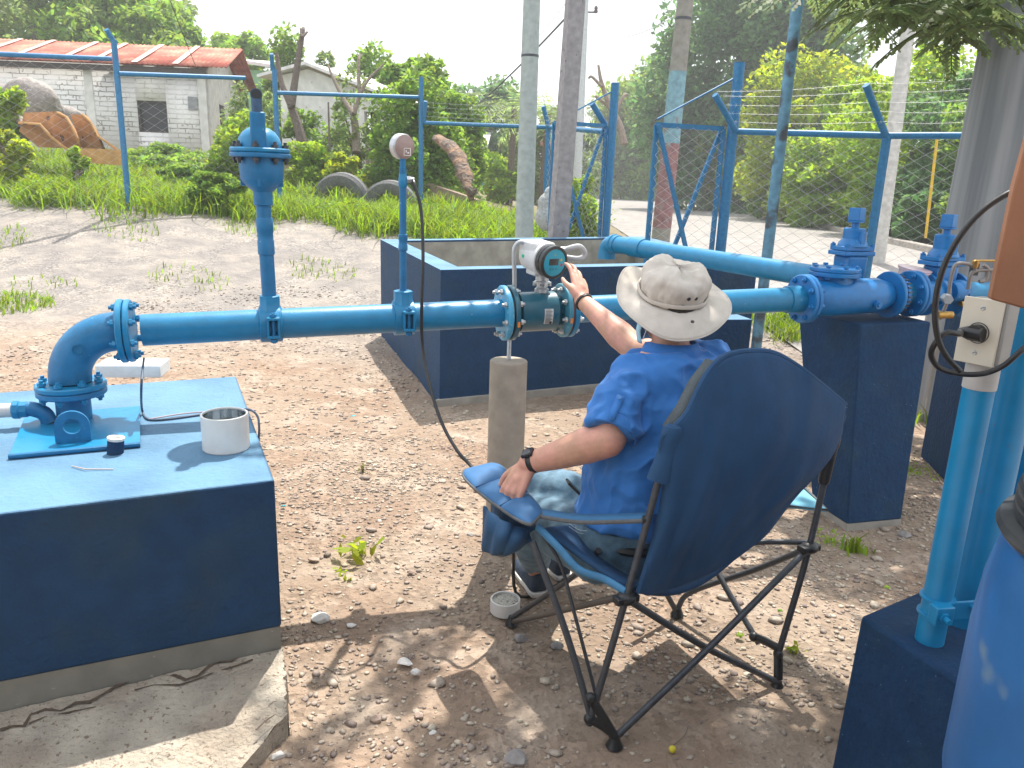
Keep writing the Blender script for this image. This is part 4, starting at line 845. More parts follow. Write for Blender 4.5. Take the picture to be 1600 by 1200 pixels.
baretree('broken bare tree trunk behind the left gate post', 24, [(((975, 225), (968, 195), (955, 170), (930, 150)), .16, .06), (((955, 172), (940, 130), (935, 102)), .12, .05), (((940, 135), (925, 120), (920, 122)), .07, .04), (((960, 178), (975, 150), (980, 148)), .09, .05)], bark_pale)
# palm like fronds beside the round pole
def frond(m, base, tip, droop, n, ll, r, w=.012):
    b = np.array(tuple(base)); t = np.array(tuple(tip)); P_ = [b+(t-b)*s-np.array((0, 0, droop*s*s)) for s in np.linspace(0, 1, n)]
    for i in range(1, n):
        d = nrm(P_[i]-P_[i-1]); sd = nrm(np.cross(d, (0, 0, 1))+r.normal(0, .12, 3)); s = i/n; l = ll*(.35+1.3*s*(1-s)*1.6)
        for sg in (-1, 1):
            tip_ = P_[i]+(sd*sg*.85+d*.45)*l-np.array((0, 0, l*.25)); mid = (P_[i]+tip_)/2+d*w*1.2; mid2 = (P_[i]+tip_)/2-d*w*1.2
            m.add([P_[i], mid, tip_, mid2], [(0, 1, 2, 3)])
    m.tube(P_, np.linspace(.008, .002, n), 4)
pr = np.random.default_rng(9)
for px, py, y, l, lab in ((800, 165, 30, 2.0, 'grey palm crown left of the round concrete pole'), (852, 178, 26, 1.8, 'palm crown between round and square poles')):
    c = ay(px, py, y); z0 = gzs(c.x, y); t = thing('palm_tree', lab, 'palm', (c.x, c.y, z0)); m = MB(); m.tube([(c.x, c.y, z0), (c.x+.1, c.y, c.z)], [.14, .1], 8); m.build('trunk', bark, t); m = MB()
    for k in range(18):
        a = k*2*pi/18+pr.normal(0, .15); e = pr.uniform(-.1, .9); frond(m, c, c+V3(cos(a)*l, sin(a)*l, e*l), l*.6, 18, .5, pr, .02)
    m.build('crown', L_pale, t, flat=True)
# near tree with feathery fronds: top right, and overhead shade canopy outside the frame
nt = thing('feathery_tree', 'big shade tree with feathery drooping leaves at the top right', 'tree', (5.9, 7.4, 0))
m = MB(); tk = [V3(5.9, 7.4, 0), V3(5.7, 7.2, 1.6), V3(5.2, 6.7, 3.2), V3(4.0, 5.8, 4.5)]
m.tube(smooth_path(tk, 5), np.linspace(.28, .14, 16), 14)
br = [[V3(5.2, 6.7, 3.2), ay(1580, 60, 6.4), ay(1528, 70, 6.0), ay(1470, 10, 5.6)], [V3(3.8, 5.9, 4.1), V3(2.9, 4.8, 4.2), V3(2.0, 3.8, 4.4)], [V3(4.0, 6.2, 3.9), V3(3.2, 4.5, 4.7), V3(2.6, 2.8, 4.6)], [V3(3.6, 5.6, 4.3), V3(2.6, 5.6, 4.6), V3(1.7, 5.1, 4.6)]]
for b_ in br: m.tube(smooth_path(b_, 5), np.linspace(.055, .012, len(smooth_path(b_, 5))), 9)
m.build('trunk', bark, nt)
m = MB(); fr_ = np.random.default_rng(4)
cc = []
for k in range(230):      # fronds hanging in view
    px = fr_.uniform(1345, 1575); py = fr_.uniform(-70, 85)-(40 if px < 1400 else 0); y = fr_.uniform(4.3, 6.4)
    if py > 8+.26*(px-1345): continue
    cc.append(ay(px, py, y))
for k in range(26): cc.append(ay(fr_.uniform(1240, 1360), fr_.uniform(-75, -22), fr_.uniform(4.4, 5.6)))
for c in cc:
    a = fr_.uniform(0, 2*pi); l = fr_.uniform(.25, .5); frond(m, c, c+V3(cos(a)*l, sin(a)*l, fr_.uniform(-.1, .15)), l*.45, 20, .085, fr_, .017)
def blob(cx, cy, cz, rx, ry, rz, n):
    for k in range(n):
        q = V3(*(fr_.normal(0, .45, 3))); c = V3(cx+q.x*rx, cy+q.y*ry, cz+q.z*rz); a = fr_.uniform(0, 2*pi); l = fr_.uniform(.3, .55)
        frond(m, c, c+V3(cos(a)*l, sin(a)*l, fr_.uniform(-.1, .1)), l*.4, 12, .13, fr_, .02)
for b3 in SHADE: blob(*b3)
m.build('crown', leafmat('leaf_feather', (.12, .17, .07), .35, .5), nt, flat=True)
# haze
hz = MB(); hz.box((0, 100, 11), (420, 230, 24)); hm_ = bpy.data.materials.new('haze'); hm_.use_nodes = True; N = hm_.node_tree.nodes; N.remove(N['Principled BSDF']); pv = N.new('ShaderNodeVolumePrincipled')
pv.inputs['Color'].default_value = (.97, .99, 1, 1); pv.inputs['Density'].default_value = .0026; hm_.node_tree.links.new(pv.outputs[0], N['Material Output'].inputs['Volume'])
ho = hz.build('haze', hm_, kind='stuff', flat=True)
# ---------------------------------------------------------------- pipe line frame
PA = az(220, 516, 1.03); PB = az(1250, 467, 1.10); PL = (PB-PA).length; E1 = (PB-PA).normalized(); E1h = V3(E1.x, E1.y, 0).normalized(); E2 = V3(-E1h.y, E1h.x, 0); UP = V3(0, 0, 1)
def tpx(px):      # parameter along the pipe whose projection has this pixel column
    lo, hi = -1., 6.
    for _ in range(40):
        mid = (lo+hi)/2; p = PA+E1*mid-V3(0, 0, CH); q = 800+FPX*p.dot(CR)/p.dot(CF)
        if q < px: lo = mid
        else: hi = mid
    return lo
def LP(t, n=0, z=0): return PA+E1*t+E2*n+UP*z
def bolts(parent, c, ax, rad, n, h0, h1, mt, s=.014, ph=0.3, stud=True, seg=10):
    u, v, w = frame(ax)
    for k in range(n):
        a = ph+2*pi*k/n; p = np.array(tuple(c))+(u*cos(a)+v*sin(a))*rad; m = MB()
        m.cyl(p+w*(h0-(.02 if stud else 0)), p+w*(h1+(.02 if stud else 0)), s*.5, seg=seg)
        m.hexa(p+w*(h0-s*.8), w, s, s*.8); m.hexa(p+w*h1, w, s, s*.8); m.build('bolt', mt, parent)
def flange(parent, c, ax, R, th, mt, name='flange', rin=0, bev=.003):
    m = MB(); m.lathe(c, ax, [(R-.004, 0), (R, .004), (R, th-.004), (R-.004, th)], 48); return m.build(name, mt, parent)

# basin
bn = thing('concrete_basin', 'open navy painted concrete basin with bare grey inner walls', 'basin', (-.52, 5.35, 0))
BF = [(-.52, 5.33), (2.06, 6.62), (1.55, 9.6), (-1.36, 7.75)]     # FL, FR, BR, BL
def inset(P, d):
    P = [np.array(p) for p in P]; out = []
    for i in range(4):
        p, a, b = P[i], P[i-1], P[(i+1) % 4]; u = (a-p)/np.linalg.norm(a-p); v = (b-p)/np.linalg.norm(b-p); s = abs(u[0]*v[1]-u[1]*v[0]); out.append(p+(u+v)*d/s)
    return out
BI = inset(BF, .17); BH = .98
nm = ['front_wall', 'right_wall', 'back_wall', 'left_wall']
for i in range(4):
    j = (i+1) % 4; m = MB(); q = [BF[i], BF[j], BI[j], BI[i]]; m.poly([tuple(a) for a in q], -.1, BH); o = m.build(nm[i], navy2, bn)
    n_ = nrm((BI[j]-BI[i])[[1, 0]]*np.array((-1, 1))); m = MB(); a_, b_ = BI[i]+n_*.003, BI[j]+n_*.003
    m.prism([(*a_, .1), (*b_, .1), (*b_, BH-.02), (*a_, BH-.02)], (n_[0]*.012, n_[1]*.012, 0)); m.build('inner_plaster', mat('basin_plaster', (.30, .29, .25), .9, var=.25, vs=2.5, bump=.3, bs=20, col2=(.22, .21, .18)), o)
m = MB(); m.poly([tuple(a) for a in inset(BF, .18)], 0, .1); m.build('floor', concrete, bn)
m = MB(); m.poly([(-.56, 5.28), (2.1, 6.58), (2.06, 6.66), (-.52, 5.36)], -.05, .05); m.build('footing', concrete, bn)
# small pier in front of basin (behind hat)
q = [az(1176, 499, .80), az(1118, 497, .80)]
m = MB(); c1 = az(1176, 499, .82); c0 = az(1012, 500, .82); d_ = (c1-c0).normalized(); nn_ = V3(-d_.y, d_.x, 0)
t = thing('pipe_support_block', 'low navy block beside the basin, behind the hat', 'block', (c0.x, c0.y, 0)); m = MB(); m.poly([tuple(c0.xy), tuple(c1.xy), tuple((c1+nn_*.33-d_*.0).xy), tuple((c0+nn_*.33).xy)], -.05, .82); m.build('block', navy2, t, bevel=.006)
# left block
K1 = V3(-.706, 2.159, 0); dL = V3(.638, .296, 0).normalized(); bL = V3(-.54, 1.19, 0).normalized(); KB = K1+bL*1.31; top = .70
lb = thing('anchor_block', 'large navy painted concrete block carrying the pipe elbow at left', 'block', K1)
P_ = [K1-dL*1.9, K1, KB, KB-dL*1.9]
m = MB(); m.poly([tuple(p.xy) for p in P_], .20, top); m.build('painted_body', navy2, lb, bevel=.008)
m = MB(); m.poly([tuple((p-K1).xy*1.0+K1.xy) for p in [P_[0]+bL*.004, P_[1]+bL*.004-dL*.004, P_[2]-dL*.004, P_[3]]], -.05, .20); m.build('bare_base', mat('base_grey', (.20, .195, .17), .9, var=.15, vs=4, bump=.3, bs=60, bd=.004, spots=(40, .70, (.3, .29, .26))), lb)
def _n(): pass
# slab with crack
s0 = az(460, 1105, .08); s1 = K1+V3(.03, .0, .08)
slab_m = mat('rough_slab', (.42, .37, .30), .95, var=.22, vs=4, bump=1.0, bs=70, bd=.016, col2=(.34, .28, .22), lo=.45, hi=.65, spots=(60, .62, (.22, .17, .13)))
m = MB(); n = 24; rows = []; rs = np.random.default_rng(8)
fr = -bL
for i in range(34):
    row = []
    for k in range(61):
        sd_ = -2.0+2.0*k/60; fmax = min(.75, .27+max(0, (-.02-sd_))*.9); f_ = fmax*i/33+.006*rs.normal()*(i == 33)
        p = K1+dL*(sd_-.03*f_/.27*(k == 60)+.004*rs.normal()*(k == 60))+fr*f_; p.z = .12+.015*sd_-.15*f_+.0022*rs.normal(); p.z = max(p.z, .025); row.append(tuple(p))
    rows.append(row)
m.grid(rows); m.grid([[r[-1] for r in rows], [(r[-1][0]+.006, r[-1][1], -.05) for r in rows]]); m.grid([rows[-1], [(q[0], q[1]-.01, -.05) for q in rows[-1]]])
slab = m.build('concrete_slab', slab_m, kind='structure')
def slabz(p):
    v = p-K1; det = dL.x*bL.y-dL.y*bL.x; s_ = (v.x*bL.y-v.y*bL.x)/det; f_ = -(dL.x*v.y-dL.y*v.x)/det
    return .12+.015*max(-2, s_)-.15*max(0, f_)
def onslab(a, b):
    p = az(a, b, .12)
    for _ in range(8): p = az(a, b, slabz(p)+.003)
    return p
def ribbon(pts, ws, z, name, mt, label, cat):
    m = MB(); P_ = [onslab(a, b) for a, b in pts]; P_ = [np.array(tuple(p)) for p in P_]; r0, r1 = [], []
    for i, p in enumerate(P_):
        d = nrm(P_[min(i+1, len(P_)-1)]-P_[max(0, i-1)]); s_ = np.array((-d[1], d[0], 0)); w = ws[i % len(ws)]*1.7
        r0.append(p+s_*w); r1.append(p-s_*w)
    m.grid([r0, r1]); o = m.build(name, mt, None); o['kind'] = 'structure'; return o
crk = mat('crack_dark', (.10, .07, .05), 1, var=.3, vs=30)
ribbon([(0, 1140), (20, 1134), (38, 1134), (48, 1116), (70, 1108), (95, 1110), (118, 1098), (140, 1096), (162, 1084), (185, 1070), (205, 1062), (222, 1054), (245, 1051), (270, 1054), (290, 1062), (310, 1055), (328, 1040), (345, 1033), (362, 1033), (380, 1022), (402, 1008), (430, 985)], [.004, .0025, .0045, .002, .003, .0015, .004], .0935, 'slab_crack', crk, '', '')
ribbon([(45, 1130), (70, 1120), (110, 1112), (150, 1104)], [.002, .001], .0935, 'slab_crack', crk, '', '')
ribbon([(210, 1078), (240, 1070), (280, 1070), (300, 1064), (335, 1050), (370, 1040), (395, 1030)], [.002, .001, .003], .0935, 'slab_crack', crk, '', '')
# paving piece behind the elbow: white box
c = az(215, 575, .72); wb = thing('white_foam_block', 'white foam block on the back edge of the large navy block', 'block', c)
a = az(252, 592, .70); b_ = az(150, 592, .70); d_ = (a-b_); m = MB(); mid = (a+b_)/2-V3(.02, 0, 0); m.box((mid.x, mid.y+.09, .70+.028), (d_.length, .15, .055), d_); m.build('block', mat('foam_white', (.8, .8, .78), .7, var=.05, vs=12, bump=.4, bs=80, bd=.003), wb, bevel=.004)

# main pipeline: elbow, pipe, flanges, clamps
R4, FR4 = .057, .1145
pl = thing('water_pipeline', 'bright blue steel water pipe with a flanged elbow standing on the left block', 'pipe', (PA.x, PA.y, .70))
t_m0, t_m1 = tpx(783), tpx(905)
m = MB(); m.cyl(LP(0.005), LP(t_m0), R4, seg=40); m.build('pipe', pipe_blue, pl)
m = MB(); m.cyl(LP(t_m1), LP(tpx(1240)), R4, seg=40); m.build('pipe', pipe_blue, pl)
ec = LP(tpx(183)); re = .165; ctr = ec-UP*re; el = MB(); arc = []
for k in range(15):
    a = pi/2*k/14; arc.append(ctr+UP*re*cos(a)-E1h*re*sin(a))
el.tube([tuple(ec+E1h*.01)]+[tuple(p) for p in arc]+[tuple(arc[-1]-UP*.01)], .069, 36); el.build('elbow', mat('elbow_blue', (.006, .145, .31), .42, var=.15, vs=9, bump=.3, bs=90, bd=.003, spots=(50, .7, (.10, .28, .42))), pl)
eb0 = arc[-1]
# casting ring and characters on elbow
m = MB(); pc = ctr+V3(0, 0, 0)+(UP*.7-E1h*.7)*re-E2*.069; 
for rr_ in (.012, .019): m.lathe(pc+(-E2)*.001, -E2, [(rr_, -.002), (rr_+.0018, -.002), (rr_+.0018, .0018), (rr_, .0018)], 20, closed=True)
m.build('casting_mark', pipe_blue, pl)
tf = tpx(187)
flange(pl, LP(tf, 0), E1, FR4, .021, pipe_blue, 'flange'); flange(pl, LP(tf+.024, 0), E1, FR4*.985, .020, pipe_blue, 'flange')
bolts(pl, LP(tf), E1, .095, 8, -.002, .046, pipe_blue, .0135)
fb = eb0-UP*.0
flange(pl, fb-UP*.035, UP, FR4, .020, pipe_blue, 'flange'); flange(pl, fb-UP*.058, UP, FR4*.99, .021, pipe_blue2, 'flange'); bolts(pl, fb-UP*.058, UP, .095, 8, -.002, .046, pipe_blue, .0135, .1)
m = MB(); m.cyl(fb-UP*.055, (fb.x, fb.y, .70), R4, seg=36); m.build('stub_pipe', pipe_blue2, pl)
# base plate
cs = [az(13, 712, .713), az(219, 693, .713), az(219, 634, .713), az(40, 648, .713)]
m = MB(); m.poly([tuple(p.xy) for p in cs], .703, .713); m.build('base_plate', pipe_blue, pl, bevel=.002)
m = MB(); m.cyl(cs[0]-UP*.003, cs[1]-UP*.003, .009, seg=10); m.build('plate_edge', pipe_blue2, pl)
# bracket plate with hole in front
ax_ = (cs[1]-cs[0]).normalized(); cb = az(116, 690, .713); m = MB(); w_, h_, r_o = .052, .052, .052; out = [(-w_, 0), (w_, 0), (w_, h_)]+[(w_*cos(a), h_+w_*sin(a)) for a in np.linspace(0, pi, 13)[1:-1]]+[(-w_, h_)]
hole = [(.026*cos(a), h_+.004+.026*sin(a)) for a in np.linspace(0, 2*pi, 25)[:-1]]
# build as ring wedge between outline and hole
nx = V3(ax_.y, -ax_.x, 0)
def lift(u_, v_, d): return cb+ax_*u_+UP*v_+nx*d
import itertools
no = len(hole); oo = []
for k in range(no):
    a = 2*pi*k/no; dx, dz = cos(a), sin(a); best = 9
    cz_ = h_+.004
    cand = []
    if abs(dx) > 1e-6: cand.append(w_/abs(dx))
    if dz < 0: cand.append(cz_/-dz)
    if dz > 0: cand.append(w_)
    t_ = min(cand); oo.append((dx*t_, cz_+dz*t_))
for d0, d1 in ((0, .012),):
    rg = []
    for pts, d in ((hole, d0), (oo, d0), (oo, d1), (hole, d1)): rg.append([tuple(lift(u_, v_, d)) for u_, v_ in pts])
    G_ = np.array(rg+[rg[0]]); m.grid(G_, close=True)
m.build('bracket_plate', pipe_blue2, pl, ang=30)
# drain elbow and grey pvc
pe = az(72, 668, .713)
d0 = az(35, 640, .765); d0 = V3(d0.x, d0.y, .765); m = MB(); c_ = az(88, 690, .715)
m.tube(smooth_path([d0+ (-E1h)*.0, d0+E1h*.03, d0+E1h*.065-UP*.018, d0+E1h*.078-UP*.05], 5), .026, 20); m.build('drain_elbow', pipe_blue2, pl)
m = MB(); m.lathe(d0-E1h*.03, E1h, [(.029, 0), (.033, .004), (.033, .02), (.029, .024), (.029, .045)], 8); m.build('coupling', pipe_blue, pl)
m = MB(); m.cyl(d0-E1h*.028, d0-E1h*.55, .0245, seg=24); o = m.build('grey_drain_pipe', mat('pvc_grey', (.55, .53, .52), .35, var=.05), pl)
# saddle clamps
def saddle(px, parent):
    t = tpx(px); m = MB(); W_ = .042
    prof = [(R4+.001, -W_), (R4+.011, -W_+.004), (R4+.011, W_-.004), (R4+.001, W_)]; m.lathe(LP(t), E1, prof, 32); s = m.build('saddle_clamp', pipe_blue, parent)
    m = MB(); m.lathe(LP(t, 0, .045), UP, [(.048, 0), (.042, .022), (.038, .028), (.038, .062), (.034, .064)], 8); m.build('threaded_boss', pipe_blue, s)
    for sg in (-1, 1):
        m = MB(); c_ = LP(t+.008, sg*(R4+.022), 0)
        for dx in (-.019, .019): m.box(c_+E1h*dx, (.007, .03, .075), E1h)
        m.box(c_+UP*.034, (.045, .032, .010), E1h); m.box(c_-UP*.034, (.045, .032, .010), E1h); m.build('clamp_lug', pipe_blue, s, bevel=.0015)
        m = MB(); m.cyl(c_-UP*.058, c_+UP*.055, .0065, seg=12); m.hexa(c_+UP*.04, UP, .013, .010); m.hexa(c_-UP*.055, UP, .013, .012); m.build('clamp_bolt', dark_steel if sg > 0 else pipe_blue2, s)
    return t
tv = saddle(423, pl); tg = saddle(630, pl)
# air valve
vb = LP(tv, 0, .10); av = thing('air_valve', 'blue air release valve with a domed body on a tall riser, over the elbow block', 'valve', vb)
def zat(px, py, p):  # height of the point above xy of p seen at pixel row py
    return ay(px, py, p.y).z
zv = lambda py: zat(417, py, vb)
b0 = LP(tv, 0, 0); B = lambda z: V3(b0.x-.016*(z-1.1), b0.y, z)
m = MB(); m.lathe(B(zv(480)), (B(2)-B(1)), [(.026, 0), (.026, zv(316)-zv(480))], 24); m.build('riser', pipe_blue2, av)
m = MB(); z1 = zv(395); m.lathe(B(zv(398)), B(2)-B(1), [(.027, 0), (.030, .003), (.030, .05), (.028, .055), (.028, .08), (.030, .083), (.030, .13), (.027, .135)], 24); m.build('coupling', pipe_blue2, av)
zf = zv(244)
m = MB(); m.lathe(B(zv(322)), UP, [(.026, 0), (.034, .004), (.034, .05), (.045, .06), (.068, .082), (.075, .10), (.077, .13), (.077, zf-zv(322)-.001)], 32); m.build('valve_body', pipe_blue2, av)
for k in range(4):
    a = k*pi/2+.2; u_ = V3(cos(a), sin(a), 0); m = MB(); c_ = B(zf-.075)+u_*.055; m.box(c_-u_*.004+UP*.012, (.045, .012, .085), u_); m.build('rib', pipe_blue2, av, bevel=.002)
flange(av, B(zf-.006), UP, .106, .016, pipe_blue2, 'flange'); flange(av, B(zf+.011), UP, .104, .016, pipe_blue, 'flange')
bolts(av, B(zf-.006), UP, .088, 8, -.002, .034, dark_steel, .012, .15)
m = MB(); zt_ = zv(203)-zf; m.lathe(B(zf+.027), UP, [(.078, 0), (.078, .01), (.070, .035), (.055, .055), (.035, .068), (.001, .074)], 32); m.build('dome', pipe_blue, av)
m = MB(); c_ = B(zf+.03)-E2*.05; m.box(c_+UP*.05+V3(0, -.012, 0), (.052, .04, .13), E1h); m.build('outlet_neck', pipe_blue2, av, bevel=.006)
m = MB(); c2_ = c_+UP*.115+V3(0, -.012, 0); m.tube([c2_-UP*.02, c2_+UP*.02, c2_+UP*.042], .0185, 20); e_ = c2_+UP*.05; m.cyl(e_+UP*.004+E2*.02, e_-E2*.012+UP*.006, .020, seg=24)
m.build('outlet_elbow', mat('valve_cap', (.03, .08, .16), .5, var=.2, vs=20), av)
m = MB(); m.cyl(e_-E2*.0125+UP*.0065, e_-E2*.0150+UP*.0067, .0165, seg=24); m.build('outlet_mouth', dark_open, av)
# pressure gauge
gb_ = LP(tg, 0, 0); G = lambda z: V3(gb_.x, gb_.y, z); gz_ = lambda py: zat(628, py, gb_)
pg = thing('pressure_gauge', 'round pressure gauge with a steel rim on a thin blue riser', 'gauge', G(1.15))
m = MB(); m.lathe(G(gz_(458)), UP, [(.026, 0), (.024, .008), (.020, .012)], 20); m.cyl(G(gz_(456)), G(gz_(262)), .0135, seg=18)
m.lathe(G(gz_(392)), UP, [(.014, 0), (.018, .003), (.018, .022), (.016, .026), (.016, .04), (.018, .043), (.018, .062), (.014, .066)], 18); m.build('riser', pipe_blue2, pg)
m = MB(); m.lathe(G(gz_(292)), UP, [(.016, 0), (.017, .004), (.017, .03), (.015, .034), (.015, .045), (.012, .05), (.012, .075)], 16); m.build('tee_fitting', pipe_blue, pg)
dcen = G(gz_(229)); dax = (E2*.9-E1h*.42+V3(0, 0, .05)).normalized(); dax = -dax   # towards viewer: back of gauge
gcol = mat('gauge_back', (.33, .24, .22), .35, metal=.3, var=.1, vs=20)
m = MB(); m.lathe(dcen-dax*.022, dax, [(.040, 0), (.047, .002), (.047, .028), (.044, .031), (.044, .034)], 36); ca = m.build('case', steel, pg)
m = MB(); m.lathe(dcen+dax*.012, dax, [(.0435, 0), (.0435, .003), (.040, .005)], 36); m.build('back_plate', gcol, ca)
q = dcen+dax*.0185-UP*.018+E1h*.006; m = MB()
for u0, v0, su, sv in ((0, .013, .026, .002), (0, -.013, .026, .002), (-.012, 0, .002, .026), (.012, 0, .002, .026), (-.004, .002, .003, .010), (.004, -.003, .006, .006)): m.box(q+E1h*u0+UP*v0, (su, .0012, sv), E1h, dax)
m.build('stamped_mark', white_paint, ca)
m = MB(); m.cyl(G(gz_(262)), dcen-UP*.04, .011, seg=12); m.build('stem', pipe_blue2, pg)
pp_ = G(gz_(280)); m = MB(); m.hexa(pp_+E1h*.014, E1h, .014, .016); m.cyl(pp_+E1h*.03, pp_+E1h*.042, .008, seg=12); m.build('cable_gland', steel, pg)
# black cable from gauge to ground
cs_ = [pp_+E1h*.04, ay(648, 290, pp_.y-.02), ay(658, 330, pp_.y-.04), ay(661, 400, pp_.y-.09), ay(659, 470, pp_.y-.12), ay(660, 540, 2.92), ay(671, 600, 2.85), ay(690, 660, 2.75), ay(715, 705, 2.66), ay(735, 727, 2.62), ay(762, 760, 2.55), V3(.02, 2.6, .3), V3(.06, 2.7, .02), V3(.3, 2.9, .01)]
m = MB(); m.tube(smooth_path(cs_, 6), .0065, 10); o = m.build('black_cable', black_rub); tag(o, 'black cable looping from the pressure gauge down behind the armrest', 'cable')
# cable on the block
c0 = LP(tpx(222), -.02, -.10)
m = MB(); pts = [c0, ay(221, 600, 2.55), az(222, 640, .72), az(232, 655, .705), az(260, 655, .705), az(320, 647, .705), az(370, 641, .705), az(390, 640, .712), az(402, 650, .70), ay(405, 668, 2.72), ay(404, 690, 2.7)]
m.tube(smooth_path(pts, 6), .0042, 8); o = m.build('thin_cable', mat('cable_dark', (.05, .08, .13), .5)); tag(o, 'thin dark cable hanging from the flange and lying across the block', 'cable')
m = MB(); m.tube(smooth_path([az(232, 655, .706), az(300, 645, .708), az(400, 641, .706)], 6), .003, 6); o = m.build('thin_cable', mat('cable_pink', (.45, .36, .38), .6)); tag(o, 'thin greyish cord lying right beside the dark cable on the block', 'cable')
# pvc cup
def cup(px, py, z, R_, h, mt, label, name='white_pvc_cup', fill=None, seg=48, tk=.006):
    c = az(px, py, z); t = thing(name, label, 'cup', c); m = MB()
    m.lathe(c, UP, [(R_-.003, 0), (R_, .004), (R_, h-.002), (R_-.002, h), (R_-tk, h-.001), (R_-tk, .006), (.001, .006)], seg); m.build('cup_wall', mt, t); 
    if fill: m = MB(); m.lathe(c+UP*fill[0], UP, [(R_-tk-.0005, 0), (R_-tk-.001, .002)], seg); m.build(fill[2], fill[1], t)
    return t, c
pvc = mat('pvc_white', (.70, .69, .66), .35, var=.05, vs=8, bump=.05)
watr = bpy.data.materials.new('water'); watr.use_nodes = True; b_ = watr.node_tree.nodes['Principled BSDF']; b_.inputs['Base Color'].default_value = (.35, .42, .45, 1); b_.inputs['Roughness'].default_value = .03; b_.inputs['Metallic'].default_value = .6
t, c = cup(354, 700, .70, .075, .122, pvc, 'white pvc cup with a shiny inside on the large navy block', fill=(.08, watr, 'water_surface'))
m = MB(); m.lathe(c+UP*.083, UP, [(.0675, 0), (.0675, .034), (.0665, .034), (.0665, 0)], 48, closed=True); m.build('steel_liner', mat('shiny_liner', (.6, .62, .64), .15, metal=1.0, var=0), t)
soil = mat('cup_soil', (.42, .40, .35), .9, var=.3, vs=60, bump=.8, bs=120, spots=(120, .6, (.08, .06, .05)))
t, c = cup(789, 955, 0, .057, .055, pvc, 'white pvc ring filled with gritty cement on the ground by the chair', 'white_pvc_ring', fill=(.044, soil, 'cement_fill'))
# bolt stub on the block
c = az(180, 708, .70); t = thing('pipe_stub', 'short navy pipe stub with a whitish cement filled top, before the base plate', 'pipe stub', c); d_ = V3(.12, .05, 1).normalized()
m = MB(); m.cyl(c-UP*.004, c+d_*.05, .025, seg=20); m.build('stub', navy, t); m = MB(); m.lathe(c+d_*.044, d_, [(.024, 0), (.0265, .002), (.0265, .010), (.018, .0125), (.016, .009)], 20); m.build('cap_rim', stone_w, t)
m = MB(); m.box(c+d_*.052+V3(.004, 0, 0), (.02, .013, .006), (1, .4, 0)); m.build('chip', stone_g, t)
m = MB(); m.tube([az(112, 728, .704), az(133, 733, .706), az(150, 733, .704), az(177, 733, .704)], [.0014, .002, .0018, .0016], 6); o = m.build('twig', mat('dry_twig', (.55, .42, .36), .9)); tag(o, 'pale bent twig lying on the navy block before the plate', 'twig')

# pedestal and meter support
pdp = LP(tpx(802)); pc_ = V3(pdp.x-.012, pdp.y-.03, 0)
pz = zat(797, 563, pc_)
pd = thing('round_pedestal', 'round grey concrete pedestal below the flow meter', 'pedestal', pc_); m = MB(); m.lathe(pc_, UP, [(.079, 0), (.079, pz-.004), (.076, pz)], 40)
m.build('column', mat('pedestal_concrete', (.36, .31, .25), .9, var=.15, vs=6, bump=.4, bs=90, bd=.003), pd)
m = MB(); m.cyl((pc_.x, pc_.y+.01, pz), (pc_.x, pc_.y+.03, 1.0), .009, seg=12); m.build('steel_rod', steel, pd)
# flow meter
teal_b = mat('meter_teal', (.012, .10, .15), .35, var=.15, vs=10, coat=.2, spots=(30, .68, (.05, .2, .26)))
meter_g = mat('meter_flange', (.05, .24, .34), .4, var=.15, vs=12, spots=(30, .65, (.2, .4, .5)))
flg = mat('flange_pale', (.06, .34, .55), .4, var=.12, vs=12, spots=(40, .62, (.3, .5, .6)))
ta, tb_ = tpx(783), tpx(905)
fm = thing('flow_meter', 'teal flanged flow meter with a white transmitter head and round display', 'flow meter', LP((ta+tb_)/2))
flange(pl, LP(ta, 0), E1, FR4, .022, flg, 'flange'); m = MB(); m.lathe(LP(ta+.022), E1, [(.100, 0), (.104, .001), (.104, .008), (.100, .009)], 40); m.build('gasket', black_rub, pl)
flange(fm, LP(ta+.031), E1, FR4, .020, teal_b, 'flange')
t2 = tpx(878); flange(fm, LP(t2-.010), E1, FR4, .020, meter_g, 'flange'); m = MB(); m.lathe(LP(t2+.011), E1, [(.100, 0), (.106, .001), (.106, .006), (.100, .007)], 40); m.build('gasket', mat('gasket_red', (.25, .08, .06), .7), pl)
flange(pl, LP(t2+.018), E1, FR4, .022, pipe_blue, 'flange'); m = MB(); m.cyl(LP(t2+.03), LP(t_m1+.01), R4, seg=30); m.build('pipe_end', pipe_blue, pl)
bolts(fm, LP(ta), E1, .094, 8, -.002, .055, steel, .0125, .25); bolts(fm, LP(t2-.01), E1, .094, 8, -.002, .052, steel, .0125, .25)
m = MB(); L_ = t2-.01-(ta+.05); m.lathe(LP(ta+.05), E1, [(.062, 0), (.062, .012), (.083, .022), (.083, L_-.03), (.062, L_-.015), (.062, L_)], 40); bd_ = m.build('meter_body', teal_b, fm)
mc_ = LP(ta+.05+L_*.62); m = MB(); a0 = -.45; 
G_ = []
for a in np.linspace(-.5, .28, 8): G_.append([tuple(mc_+E1h*s+(-E2*cos(a)+UP*sin(a))*.0845) for s in (-.019, .019)])
m.grid(G_); pl_ = m.build('label_plate', mat('label_silver', (.62, .63, .63), .4, metal=.2, var=.03), bd_)
m = MB()
for i, a in enumerate(np.linspace(-.44, .22, 11)):
    c_ = mc_+(-E2*cos(a)+UP*sin(a))*.0856+E1h*(-.003 if i % 3 else 0); m.box(c_, (.024 if i % 3 else .03, .0012, .0016), E1h, -E2*cos(a)+UP*sin(a))
m.box(mc_+(-E2*cos(-.42)+UP*sin(-.42))*.0858+E1h*.010, (.010, .001, .012), E1h, -E2*cos(-.42)+UP*sin(-.42)); m.build('printed_lines', dark_open, pl_)
